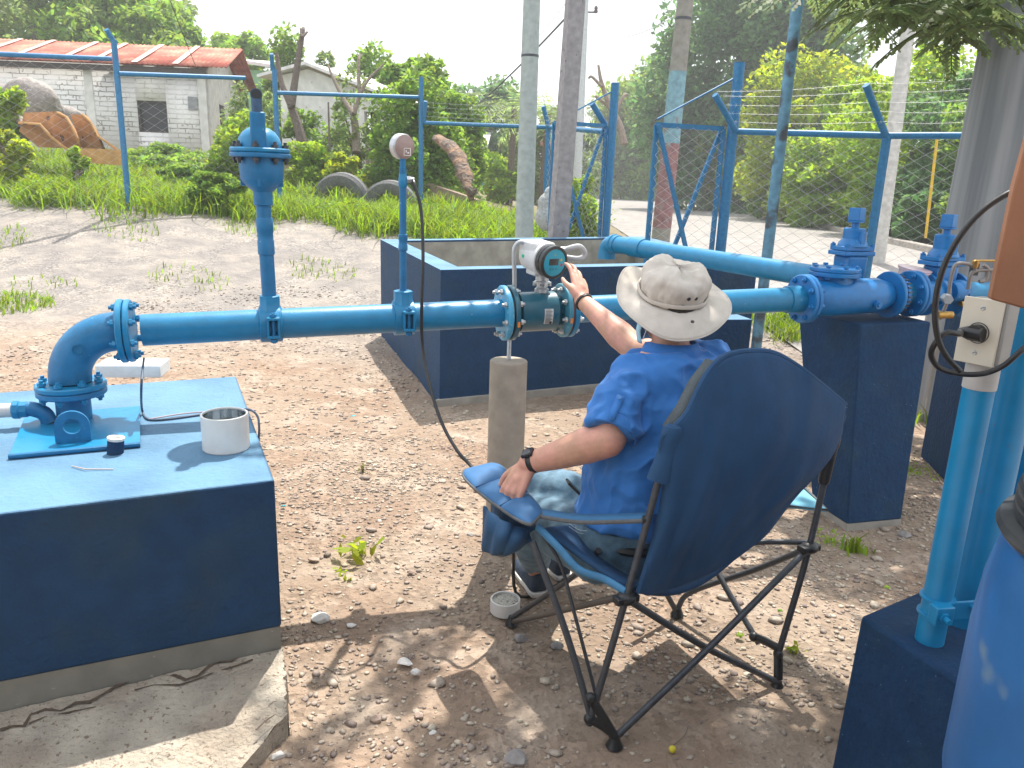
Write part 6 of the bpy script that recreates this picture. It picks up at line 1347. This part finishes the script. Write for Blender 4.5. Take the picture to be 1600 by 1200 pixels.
# head and face
body.ball(head, (.076, .092, .108), 28, 20); hh = np.array(tuple(head))
F_ = lambda u, v, w: hh+np.array(tuple(hl))*u+np.array(tuple(fdir))*v+np.array(tuple(hu))*w
body.ball(F_(0, .035, -.055), (.055, .055, .055), 18, 12); body.ball(F_(0, .06, -.085), (.028, .028, .022), 14, 10)       # jaw, chin
body.tube([F_(0, .088, .025), F_(0, .108, -.012), F_(0, .092, -.026)], [.009, .015, .013], 12); body.ball(F_(.011, .094, -.020), .009, 10, 8); body.ball(F_(-.011, .094, -.020), .009, 10, 8)
body.tube([F_(-.04, .078, .032), F_(0, .090, .030), F_(.04, .078, .032)], [.012, .010, .012], 12)
for s_ in (-1, 1):
    body.ball(F_(.030*s_, .076, .012), .014, 12, 8); body.ball(F_(.045*s_, .062, -.022), .024, 12, 8)
    body.lathe(F_(.074*s_, -.002, -.01), np.array(tuple(hl))*s_+np.array(tuple(fdir))*-.35, [(.012, -.01), (.028, 0), (.031, .005), (.027, .009), (.016, .005), (.008, .004)], 16)
body.tube([F_(-.022, .082, -.048), F_(0, .093, -.046), F_(.022, .082, -.048)], [.006, .009, .006], 10); body.tube([F_(-.018, .082, -.058), F_(0, .091, -.057), F_(.018, .082, -.058)], [.006, .009, .006], 10)
# right hand grips the transmitter cover from the right, palm away
kR = ay(903, 420, 3.07); dR_ = kR-Rwr
nR_ = V3(.62, -.75, .22)
HS = 1.14
make_hand(body, Rwr+dR_.normalized()*.006, dR_, nR_, 1, [(.10, .30, .25), (.08, .35, .3), (.15, .4, .3), (.3, .5, .4)], .09,
          [(.012, .022, -.004), (.035, .040, -.010), (.058, .050, -.022), (.080, .052, -.030)])
kL = ay(799, 768, 2.265); dL_ = kL-Lwr
make_hand(body, Lwr+dL_.normalized()*.008, dL_, V3(-.55, -.75, .45), -1, [(.5, .7, .4), (.6, .8, .5), (.75, .9, .5), (.35, .6, .3)], .05,
          [(.015, .022, -.006), (.040, .044, -.012), (.062, .056, -.018), (.085, .058, -.026)])
bo = body.build('body', skin, ROOT); remesh(bo, .0042, 5, None, .5)
# finger nails of the right thumb
# shirt
shirt_m = mat('shirt_blue', (.02, .155, .47), .75, var=.06, vs=6, bump=.35, bs=24, bd=.012, sheen=.1, crease=(7, .022))
sh = MB(); torso(sh, .012, TS[2:-1]+[(TS[-1][0]-UP*.012, .066, .062)])
Lcu = Lsh*.12+Lel*.88; Rcu = Rsh*.45+Rel*.55
limb(sh, [Lsh+V3(.02, 0, .002), Lsh*.5+Lcu*.5+V3(-.006, -.006, 0), Lcu], [.074, .079, .081], ends=False); sh.ball(Lsh+V3(.01, 0, 0), .074, 16, 10)
limb(sh, [Rsh+V3(-.02, 0, .002), Rsh*.5+Rcu*.5, Rcu], [.078, .075, .070], ends=False); sh.ball(Rsh+V3(-.01, 0, 0), .078, 16, 10)
so_ = sh.build('shirt', shirt_m, ROOT); remesh(so_, .006, 9, [('CLOUDS', .12, .028), ('MUSGRAVE', .11, .020), ('MUSGRAVE', .05, .006)], .5)
# rolled cuffs, collar, sleeve tab, seams
def ringtube(m, c, ax, ra, r, tilt=0, seg=36, sy=1):
    u, v, w = frame(ax); c = np.asarray(tuple(c), float); P_ = [c+(u*cos(a)+v*sin(a)*sy)*ra+w*tilt*cos(a) for a in np.linspace(0, 2*pi, seg+1)]; m.tube(P_, r, 8, caps=False)
ua = (Lel-Lsh).normalized(); 
for k, nm_, c_, rr_ in ((0, 'sleeve_cuff', Lcu, .079), (1, 'sleeve_cuff', Rcu, .070)):
    m = MB(); axx = ua if k == 0 else (Rel-Rsh).normalized(); m.lathe(c_-axx*.030, axx, [(rr_+.001, 0), (rr_+.0045, .003), (rr_+.006, .020), (rr_+.005, .036), (rr_+.001, .038), (rr_-.006, .036), (rr_-.004, .01)], 36, closed=True)
    o = m.build(nm_, shirt_m, ROOT); tx = o.modifiers.new('s', 'SUBSURF'); tx.levels = tx.render_levels = 1
    t_ = bpy.data.textures.new('cuff', 'CLOUDS'); t_.noise_scale = .05; d_ = o.modifiers.new('d', 'DISPLACE'); d_.texture = t_; d_.strength = .007
side_ = (V3(0, -1, 0)-ua*ua.dot(V3(0, -1, 0))).normalized(); side_ = (side_+V3(-.45, 0, .1)).normalized(); side_ = (side_-ua*ua.dot(side_)).normalized()
m = MB(); tt = [Lcu+side_*(.088)+ua*.004, Lcu+side_*.088-ua*.03, Lcu+side_*.087-ua*.065, Lcu+side_*.086-ua*.085]; wv = ua.cross(side_)
m.grid([[tuple(p+wv*.011), tuple(p-wv*.011)] for p in tt]); m.build('sleeve_tab', shirt_m, so_, solid=.003)
m = MB(); m.lathe(tt[2]+side_*.002-ua*.01, side_, [(.006, 0), (.006, .002), (.004, .0025)], 14); m.build('button', mat('button_blue', (.05, .2, .5), .3), so_)
cax = (neck-TS[-1][0]+UP*.2).normalized(); m = MB(); rows = []
cc_ = V3(.500, 2.392, 1.082)
for h_, r_ in ((-.016, .080), (.012, .074), (.040, .073), (.042, .077), (.020, .086), (-.010, .100)):
    row = []
    for k in range(41):
        a = -pi*.5+.25+(2*pi-.5)*k/40; u_ = CE1*cos(a+pi)*1.08+CE2*(-sin(a+pi))*.0+CE2*sin(a+pi)*1.0
        dr = .018*max(0, sin(a+pi)); row.append(tuple(cc_+u_*r_+UP*(h_-dr)))
    rows.append(row)
m.grid(rows); m.build('collar', shirt_m, ROOT, solid=.003, ang=180)
m = MB(); q = ay(1098, 604, 2.26); m.box(q, (.012, .004, .03), CE1); m.build('red_badge', mat('badge_red', (.55, .02, .06), .6), so_)
# jeans
jean = mat('jeans_blue', (.06, .13, .19), .85, var=.22, vs=14, bump=.5, bs=160, bd=.002, col2=(.11, .20, .27), lo=.42, hi=.62, sheen=.2)
jm = MB(); loft(jm, [ell(c, CE1, CE2, a+.004, b+.002) for c, a, b in TS[:3]])
for hp, kn, an in ((Lhip, Lkn, Lan), (Rhip, Rkn, Ran)):
    limb(jm, [hp, hp*.5+kn*.5+UP*.008, kn], [.112, .098, .078]); limb(jm, [kn, kn*.55+an*.45-CE2*.02, an+UP*.035], [.073, .068, .058], ends=False); jm.ball(kn, .073)
jo = jm.build('jeans', jean, ROOT); remesh(jo, .009, 6, [('CLOUDS', .08, .016), ('CLOUDS', .035, .006)])
m = MB()
for dz in (0, .012):
    P_ = [ay(a, b+dz*400, 2.21) for a, b in ((889, 818), (905, 828), (925, 830), (937, 834))]; m.tube(smooth_path(P_, 4), .0011, 5)
m.build('pocket_stitching', mat('stitch_pale', (.5, .55, .55), .8), jo)
# black ring for the dark gap behind the shirt hem
m = MB(); ringtube(m, TS[2][0]-UP*.05, UP, .17, .015); m.build('gap_ring', black_rub, ROOT)
# shoes
shoe_m = mat('shoe_navy', (.02, .035, .06), .8, var=.15, vs=20, bump=.3, bs=120); sole_m = mat('shoe_sole', (.62, .60, .56), .7, var=.1, vs=20)
for an, toe in ((Lan, az(803, 872, 0)), (Ran, Ran+V3(-.10, .24, 0))):
    d_ = (V3(toe.x, toe.y, 0)-V3(an.x, an.y, 0)).normalized(); l_ = V3(-d_.y, d_.x, 0); h0 = V3(an.x, an.y, 0)-d_*.07
    prof = [(0, .032), (.03, .040), (.09, .040), (.15, .045), (.21, .048), (.255, .040), (.285, .018)]
    def outl(z, g): return [tuple(h0+d_*s+l_*(w+g)+UP*z) for s, w in prof]+[tuple(h0+d_*s-l_*(w+g)+UP*z) for s, w in reversed(prof)]
    m = MB(); rg = [outl(.004, 0), outl(.024, .003)]; loft(m, [[Vector(q) for q in r] for r in rg]); so2 = m.build('shoe_sole', sole_m, ROOT, bevel=.003)
    m = MB(); ht = [.10, .098, .09, .072, .058, .048, .034]
    rings = []
    for (s, w), h_ in zip(prof, ht):
        c_ = h0+d_*s; rings.append([c_+l_*w*cos(a)*(1 if sin(a) < .2 else .9)+UP*(.022+(h_-.022)*max(0, sin(a))) for a in np.linspace(-.02, pi+.02, 15)]+[c_-l_*w*.5+UP*.02, c_+l_*w*.5+UP*.02])
    loft(m, rings); m.build('shoe', shoe_m, ROOT, sub=1)
# hat
HC = head+hu*.054-fdir*.005
hax = (UP*.93+V3(.02, -.36, 0)+V3(.03, 0, 0)).normalized(); hx_ = hax.cross(V3(0, -1, 0)).normalized()*-1; hy_ = hax.cross(hx_)*-1   # crown leans back to the camera
if hx_.x < 0: hx_ = -hx_
hy_ = hax.cross(hx_)          # away from the camera
hr = np.random.default_rng(2)
def hatpt(a, r, h): return HC+hx_*(r*cos(a))+hy_*(r*sin(a))+hax*h
m = MB(); rows = []; NA = 96
for i, (r, h) in enumerate(((.104, -.010), (.107, .018), (.109, .042), (.106, .062), (.098, .078), (.082, .090), (.056, .095), (.030, .092), (.002, .089))):
    row = []
    for k in range(NA):
        a = 2*pi*k/NA; top_ = max(0, (h-.042)/.05) if r < .104 or h > .05 else 0
        dent = -.016*math.exp(-((a-4.9)/.35)**2)*top_-.012*math.exp(-((a-1.2)/.4)**2)*top_+.004*sin(3*a+1)*top_+.0025*sin(7*a)
        cr = -.014*math.exp(-(((r*cos(a)-.025+.4*(r*sin(a)))/.012)**2))*(1 if r < .09 else .3)*(1 if sin(a) < .3 else .2)
        row.append(tuple(hatpt(a, r*(1+dent*1.5), h+dent+cr)))
    rows.append(row)
m.grid(rows, close=True); hat = m.build('hat', hatm, ROOT, ang=180)
hm = hat.modifiers.new('sub', 'SUBSURF'); hm.levels = hm.render_levels = 1
t_ = bpy.data.textures.new('hatfold', 'CLOUDS'); t_.noise_scale = .05; d_ = hat.modifiers.new('d', 'DISPLACE'); d_.texture = t_; d_.strength = .024
sd = hat.modifiers.new('sol', 'SOLIDIFY'); sd.thickness = .003
m = MB(); rows = []
for i in range(11):
    t_ = i/10; row = []
    for k in range(NA):
        a = 2*pi*k/NA       # a=0 right, pi/2 away, pi left, 3pi/2 towards camera
        r = .104+t_*(.080+.008*cos(a)+.006*sin(2*a))
        up_ = -.020*t_ + t_**1.4*(.048*math.exp(-((a-2.6)/.7)**2)+.016*math.exp(-((a-5.75)/.35)**2)-.036*math.exp(-((a-4.9)/.9)**2)+.03*math.exp(-((a-1.2)/.5)**2))+.004*sin(5*a+1)*t_
        row.append(tuple(hatpt(a, r, -.010+up_)))
    rows.append(row)
m.grid(rows, close=True); br_ = m.build('hat_brim', hatm, hat, ang=180, solid=.003)
m = MB(); edge_ = rows[-1]; m.tube([np.array(q) for q in edge_]+[np.array(edge_[0])], .0024, 6, caps=False); m.build('brim_edge', hatm, br_)
m = MB(); m.tube([np.array(tuple(hatpt(2*pi*k/60, .1105, .004+.003*sin(2*pi*k/20)))) for k in range(61)], [.0035]*61, 6, caps=False, flat=2); m.build('hat_band', hatm, hat)
for a, r, h in ((4.98, .108, .035), (5.22, .108, .033)):
    m = MB(); p = hatpt(a, r, h); n_ = (p-HC-hax*h).normalized(); m.lathe(p-n_*.002, n_, [(.0058, 0), (.0058, .003), (.003, .0035), (.003, .001)], 16); m.build('eyelet', dark_steel, hat)
m = MB(); m.lathe(hatpt(5.0, .155, -.018), hax, [(.0055, 0), (.0055, .004), (.003, .005)], 14); m.build('snap_button', dark_steel, br_)
# short hair at the nape
m = MB(); m.ball(F_(0, -.012, .012), (.081, .094, .104), 24, 16); m.build('hair', mat('hair_dark', (.02, .015, .012), .7, var=.3, vs=60, bump=.8, bs=200, bd=.003), ROOT)
# watch, bracelet, mask, phone
fa = (Lwr-Lel).normalized(); wc_ = Lwr-fa*.022
m = MB(); m.lathe(wc_-fa*.012, fa, [(.034, 0), (.036, .003), (.036, .021), (.034, .024), (.032, .02), (.032, .004)], 28, closed=True); wb_ = m.build('watch_strap', black_rub, ROOT)
wn2 = (V3(-.35, -.3, .85)); wn2 = (wn2-fa*fa.dot(wn2)).normalized(); m = MB(); m.box(wc_+wn2*.040, (.040, .034, .011), fa, fa.cross(wn2)); wcase = m.build('watch_case', mat('watch_case', (.02, .021, .024), .25, metal=.3), ROOT, bevel=.003)
m = MB(); m.box(wc_+wn2*.0462, (.034, .028, .0015), fa, fa.cross(wn2)); m.build('watch_screen', mat('watch_glass', (.008, .01, .015), .05), wcase)
fb_ = (Rwr-Rel).normalized(); m = MB(); ringtube(m, Rwr-fb_*.012, fb_, .0325, .0045); ringtube(m, Rwr-fb_*.019, fb_, .0335, .0035, .003); bc_ = m.build('bracelet', black_rub, ROOT)
m = MB()
for k in range(14):
    u, v, w = frame(fb_); a = 2*pi*k/14; m.ball(np.array(tuple(Rwr-fb_*.012))+(u*cos(a)+v*sin(a))*.0345, .004, 8, 6)
m.build('bracelet_beads', mat('bead_brown', (.06, .04, .03), .4), bc_)
m = MB(); rows = []
for w_ in np.linspace(-.04, .045, 7):
    rows.append([tuple(F_(.086*sin(a), .035+.078*cos(a)-abs(w_-0)*.25, -.075+w_*.9)) for a in np.linspace(-1.45, 1.45, 17)])
m.grid(rows); mk_ = m.build('face_mask', mat('mask_blue', (.35, .58, .68), .8, var=.05, bump=.2, bs=60), ROOT, solid=.002)
m = MB()
for s_ in (-1, 1):
    m.tube(smooth_path([F_(.084*s_, .040, -.045), F_(.087*s_, .01, -.01), F_(.084*s_, -.018, .01)], 5), .0016, 6); m.tube(smooth_path([F_(.082*s_, .035, -.10), F_(.088*s_, .01, -.055), F_(.084*s_, -.018, .005)], 5), .0016, 6)
m.build('ear_loop', white_paint, mk_)
ph = ay(900, 765, 2.36); pd_ = (ay(915, 779, 2.36)-ay(886, 751, 2.36)).normalized(); t = thing('smartphone', 'black phone with a silver edge standing in the jeans pocket', 'phone', ph)
m = MB(); m.box(ph-UP*.0, (.085, .009, .055), pd_, pd_.cross(V3(.08, .96, -.25)).normalized()); m.build('phone_body', mat('phone_black', (.015, .016, .018), .2), t, bevel=.003)
m = MB(); dz_ = V3(-.35, 0, .36).normalized()
# ---------------------------------------------------------------- camping chair
CH_ = thing('camping_chair', 'padded navy folding camping chair with dark steel frame, seen from behind', 'chair', (.5, 2.38, 0))
fab = mat('chair_fabric', (.008, .055, .14), .8, var=.12, vs=5, bump=.3, bs=11, bd=.02, crease=(2.6, .035, (1.5, 1.5, .6))); fab_l = mat('chair_fabric_blue', (.016, .075, .17), .75, var=.1, vs=8, bump=.3, bs=20, bd=.01, crease=(7, .02))
pip = mat('chair_piping', (.10, .105, .11), .8, var=.15, vs=30)
LB, LM, LT = ay(920, 1132, 1.93), ay(978, 935, 1.965), ay(1052, 668, 2.0)
RB, RM, RT = ay(1216, 1022, 2.23), ay(1264, 856, 2.27), ay(1312, 640, 2.33)
F1, F2, F3, F4 = az(960, 1162, .01), az(1214, 1074, .01), az(800, 972, .01), az(1058, 958, .01)
def rod(name, pts, r=.0105, mt=dark_steel): m = MB(); m.tube(smooth_path(pts, 5) if len(pts) > 2 else pts, r, 12); return m.build(name, mt, CH_)
rod('back_pole', [LB, LM, LT]); rod('back_pole', [RB, RM, RT])
armL = ay(832, 846, 2.13); rod('arm_post', [LB+V3(.01, 0, .01), ay(885, 990, 2.02), armL])
rod('arm_stay', [ay(940, 1120, 1.96), ay(898, 960, 2.06), ay(875, 880, 2.12), ay(842, 828, 2.16)], .0055, dark_steel)
rod('side_brace', [F3, LM+V3(-.02, .02, -.01)], .010, mat('frame_brown', (.10, .085, .075), .45, metal=.2)); rod('side_brace', [F3+UP*.02, ay(890, 905, 2.3), ay(935, 860, 2.15)], .010)
rod('rear_brace', [F1+UP*.02, ay(1110, 1010, 2.06), RM]); rod('rear_brace', [LM, ay(1100, 1010, 2.10), F2+UP*.02])
armR = ay(1120, 900, 2.62); rod('arm_post', [ay(1186, 1006, 2.32), ay(1125, 902, 2.5), ay(1080, 810, 2.72)])
rod('front_brace', [F4, ay(1040, 925, 2.62), ay(1000, 850, 2.6)]); rod('side_brace', [RM, ay(1180, 890, 2.45), ay(1080, 925, 2.62), F4+UP*.02])
rod('seat_bar', [RM+V3(0, .02, .01), ay(1180, 848, 2.32), ay(1130, 862, 2.3)], .009)
def footcup(c, name='foot_cup'):
    m = MB(); m.lathe((c.x, c.y, 0), UP, [(.024, 0), (.026, .004), (.022, .012), (.015, .03), (.014, .034)], 20); return m.build(name, black_rub, CH_)
for f_ in (F1, F2, F3, F4): footcup(f_)
def link(a, b, name='foot_bracket'):
    m = MB(); m.tube(smooth_path([a, (a+b)/2+UP*.004, b], 5), [.010]*11, 10, flat=1.5); m.ball(a, .017, 12, 8); return m.build(name, black_rub, CH_)
link(LB+UP*.09, F1+UP*.02); link(LB+UP*.02, F1+UP*.03); link(ay(1178, 995, 2.3), RB+UP*.02); link(RB+UP*.0, F2+UP*.03)
def hub(c, name='hub'):
    m = MB(); m.ball(c, (.030, .026, .020), 16, 10); m.box(c+UP*.0, (.075, .035, .022), CE1); o = m.build(name, black_rub, CH_, bevel=.004); return o
hub(LM); hub(RM)
# back panel: fabric bag over the poles, sagging towards the camera
TOP = [(1054, 668), (1074, 645), (1090, 612), (1108, 580), (1132, 557), (1168, 549), (1208, 552), (1248, 574), (1288, 605), (1320, 632)]
MID1 = [(1044, 735), (1058, 715), (1085, 700), (1115, 690), (1150, 685), (1190, 682), (1228, 682), (1262, 682), (1292, 684), (1308, 690)]
MID2 = [(1030, 815), (1046, 812), (1062, 805), (1092, 798), (1125, 790), (1160, 782), (1195, 772), (1228, 760), (1262, 742), (1284, 728)]
MID3 = [(1012, 880), (1026, 882), (1040, 875), (1068, 868), (1098, 858), (1128, 846), (1158, 832), (1188, 812), (1220, 788), (1240, 775)]
BOT = [(998, 925), (1010, 930), (1022, 926), (1048, 918), (1076, 908), (1104, 896), (1132, 882), (1158, 864), (1182, 846), (1198, 830)]
def col_interp(R_, t):  # catmull along columns
    P_ = [np.array(q, float) for q in R_]; return P_
NU, NV = 46, 36; G_ = np.zeros((NV+1, NU+1, 3))
ctrl = np.array([TOP, MID1, MID2, MID3, BOT], float)
def cr1(P_, t):
    n = len(P_)-1; x = t*n; i = min(int(x), n-1); f_ = x-i; a = P_[max(i-1, 0)]; b = P_[i]; c = P_[i+1]; d = P_[min(i+2, n)]
    return .5*((2*b)+(-a+c)*f_+(2*a-5*b+4*c-d)*f_*f_+(-a+3*b-3*c+d)*f_**3)
fr2 = np.random.default_rng(5)
for i in range(NV+1):
    v = i/NV
    for j in range(NU+1):
        u = j/NU; cols = [cr1(ctrl[k], u) for k in range(5)]; p = cr1(cols, v)
        yL = 2.0-.035*v; yR = 2.33-.10*v
        y = yL+(yR-yL)*u - .085*sin(pi*u)**.8*(.25+.75*sin(pi*(.15+.75*v)))+.05*v*sin(pi*u)
        y += .009*sin(u*26+v*5)*sin(pi*v)*(.3+v)+.006*sin(u*11-v*9)+.014*math.exp(-((u-.42+.12*v)/.025)**2)*sin(pi*v)-.010*math.exp(-((u-.30-.1*v)/.03)**2)*v+.010*math.exp(-((u-.75+.3*v)/.03)**2)*sin(pi*v)+.010*math.exp(-((u-.5-.5*(v-.3))/.05)**2)*v
        G_[i, j] = tuple(ay(p[0], p[1], y))
m = MB(); m.grid(G_); bp_ = m.build('backrest', fab, CH_, solid=.018, ang=180, sub=1)
m = MB(); m.tube([q for q in G_[0]], .0095, 8); m.tube([q for q in G_[:, 0]], .009, 8); m.tube([q for q in G_[:, -1]], .009, 8); m.build('piping', fab, bp_)
# pole sleeves at the top corners
m = MB(); m.tube(smooth_path([LM*.30+LT*.70, LT*.95+LM*.05, LT+UP*.008], 4), [.027, .024, .021, .019, .022, .022, .02, .019, .012], 14, flat=1.25); m.build('corner_pocket', fab, bp_)
m = MB(); m.tube(smooth_path([RM*.30+RT*.70, RT*.95+RM*.05, RT+UP*.01], 4), [.018, .022, .024, .022, .024, .022, .02, .019, .014], 14); m.build('corner_pocket', fab, bp_)
m = MB(); m.lathe(RT+UP*.004, (RT-RM).normalized(), [(.020, 0), (.021, .008), (.014, .012), (.010, .008)], 16); m.build('pole_cap', mat('cap_grey', (.22, .27, .30), .6, bump=.3), bp_)
m = MB(); m.lathe(RM*.27+RT*.73-UP*.0, (RT-RM).normalized(), [(.0145, -.12), (.018, -.11), (.020, .0), (.023, .01), (.023, .04), (.0165, .045)], 16); m.build('slide_collar', black_rub, CH_)
# inside padding just behind the man (lighter side of the backrest edge)
m = MB(); rows = []
for i in range(9):
    v = i/8; a_ = np.array(tuple(ay(1052+18*sin(pi*v)-20*v, 668-95*(1-v)+0, 2.03))) ; rows.append([])
edgeL = [ay(1050, 672, 2.0), ay(1072, 640, 2.03), ay(1092, 600, 2.07), ay(1118, 566, 2.12)]
inn = [p+CE2*.035-CE1*.004 for p in edgeL]; m = MB(); m.grid([[tuple(p) for p in edgeL], [tuple(p) for p in inn]]); m.build('mesh_edge', mat('mesh_grey', (.09, .11, .12), .9, var=.4, vs=200, bump=.6, bs=300), bp_, solid=.01)
# hanging flap at left pole
m = MB(); fl_ = [[(1052, 672), (1030, 676), (1026, 700), (1032, 725), (1048, 735)], [(1060, 680), (1048, 690), (1046, 706), (1048, 722), (1056, 732)]]
m.grid([[tuple(ay(a, b, 1.98)) for a, b in fl_[0]], [tuple(ay(a, b, 2.0)) for a, b in fl_[1]]]); m.build('loose_flap', fab_l, bp_, solid=.004, sub=1)
# seat
S0, S1_, S2_, S3_ = LM+V3(.01, .02, .02), ay(842, 826, 2.16), ay(1060, 800, 2.70), RM*.72+LM*.28+V3(0, .14, -.02)
rows = []
for i in range(13):
    v = i/12; row = []
    for j in range(15):
        u = j/14; a_ = S0*(1-v)+S1_*v; b__ = S3_*(1-v)+S2_*v; p = a_*(1-u)+b__*u; p = p-UP*(.11*sin(pi*u)*sin(pi*min(1, .25+v*.75))); row.append(tuple(p))
    rows.append(row)
m = MB(); m.grid(rows); st_ = m.build('seat', fab, CH_, solid=.025, ang=180, sub=1)
m = MB(); ed = smooth_path([S1_+V3(-.004, 0, .006), ay(872, 855, 2.10), ay(905, 890, 2.06), ay(945, 905, 2.03), LM+UP*.02], 6); m.tube(ed, .010, 12, flat=1.3); m.build('seat_edge', mat('seat_edge_blue', (.05, .20, .38), .7, var=.1, vs=12, bump=.5, bs=40, bd=.008), st_)
# left armrest: strap + padded pad + hanging pocket
zA = .61
pad_px = [(715, 738), (722, 732), (778, 721), (800, 742), (850, 797), (842, 812), (822, 818), (790, 812), (740, 782)]
pad = [az(a, b, zA+.004) for a, b in pad_px]; pcn = sum(pad, V3(0, 0, 0))/len(pad)
m = MB(); rows = []
A_, B_ = az(716, 737, zA), az(778, 722, zA+.01); C_, D_ = az(826, 824, zA), az(850, 800, zA+.01)
for i in range(55):
    v = i/54; row = []
    l0 = A_*(1-v)+C_*v; r0_ = B_*(1-v)+D_*v; l0 = l0+(l0-r0_)*.12*sin(pi*v); md = (l0+r0_)/2; sh_ = 1-.35*abs(2*v-1)**9; l0 = md+(l0-md)*sh_; r0_ = md+(r0_-md)*sh_
    for j in range(13):
        u = j/12; p = l0*(1-u)+r0_*u; puff = .019*(abs(sin(pi*v*3.0))**.45)*sin(pi*u)**.5; edge_r = 1-(abs(2*v-1)**8); row.append(tuple(p+UP*(puff*edge_r)))
    rows.append(row)
m.grid(rows); ap = m.build('armrest_pad', mat('pad_blue', (.025, .12, .28), .65, var=.08, vs=10, bump=.2, bs=30, bd=.006), CH_, solid=.012, ang=180, sub=1)
m = MB()
for k_ in (18, 36): m.tube([np.array(q)+np.array((0, 0, .0085)) for q in rows[k_]], .0022, 6)
m.build('pad_seam', fab, ap)
bd = [np.array(r[0]) for r in rows]; m = MB(); loop = [np.array(q) for q in rows[0]][::-1]+bd+[np.array(q) for q in rows[-1]]+[np.array(r[-1]) for r in rows][::-1]
m.tube(loop, .0055, 8); m.build('piping', pip, ap)
# strap from the pad to the back pole
s0_ = az(846, 806, zA+.005); s1_ = ay(1010, 812, 1.985); m = MB(); top_ = smooth_path([s0_+V3(-.03, .01, 0), s0_*.66+s1_*.34-UP*.012, s0_*.33+s1_*.67-UP*.008, s1_], 6)
m.grid([[tuple(p+np.array((.012, .036, .004))) for p in top_], [tuple(p) for p in top_]]); m.build('arm_strap', mat('strap_blue', (.03, .14, .29), .7, var=.08, vs=10, bump=.2), CH_, solid=.006)
m = MB(); m.tube([p-np.array((0, .004, .002)) for p in top_], .0055, 8, flat=1.2); m.build('strap_piping', pip, CH_)
m = MB(); m.lathe(s1_-V3(.012, 0, 0), (1, 0, 0), [(.008, 0), (.012, .002), (.012, .02)], 14); m.build('strap_button', black_rub, CH_)
# drink pocket hanging under the pad
rows = []; pk_t = [az(752, 786, .60), az(790, 815, .60), az(828, 828, .60), az(838, 812, .60), az(800, 770, .60)]; 
PKc = sum(pk_t, V3(0, 0, 0))/5; m = MB()
tgt = [(754, 788, 750, 858), (775, 805, 768, 868), (800, 820, 792, 870), (830, 828, 832, 846)]
for k in range(7):
    f_ = k/6; row = []
    for j in range(19):
        u = j/18*3; i0 = min(int(u), 2); g_ = u-i0; a0 = np.array(tgt[i0]); a1 = np.array(tgt[i0+1]); q = a0*(1-g_)+a1*g_; x_ = q[0]*(1-f_)+q[2]*f_+3*sin(j*1.3+f_*2); y_ = q[1]*(1-f_)+q[3]*f_
        yy = 2.30-.13*sin(pi*j/18)*(.6+.4*sin(pi*f_))-.10*j/18+.012*sin(j*1.1+f_*3); row.append(tuple(ay(x_, y_, yy)))
    rows.append(row)
m.grid(rows); bk_ = [[tuple(np.array(q)+np.array((.02, .09, 0))) for q in (r[0], r[9], r[-1])] for r in rows]; m.grid(bk_); m.build('drink_pocket', fab_l, CH_, solid=.006, ang=180, sub=1)
# right armrest end seen past the right pole
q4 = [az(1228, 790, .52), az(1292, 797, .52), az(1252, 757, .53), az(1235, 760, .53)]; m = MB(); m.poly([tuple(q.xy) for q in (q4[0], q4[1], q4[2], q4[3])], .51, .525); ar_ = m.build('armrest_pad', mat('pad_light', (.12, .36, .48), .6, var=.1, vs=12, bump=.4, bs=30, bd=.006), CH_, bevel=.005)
m = MB(); m.tube([tuple(q) for q in (q4[3], q4[0], q4[1], q4[2])], .0055, 8); m.build('piping', pip, ar_)
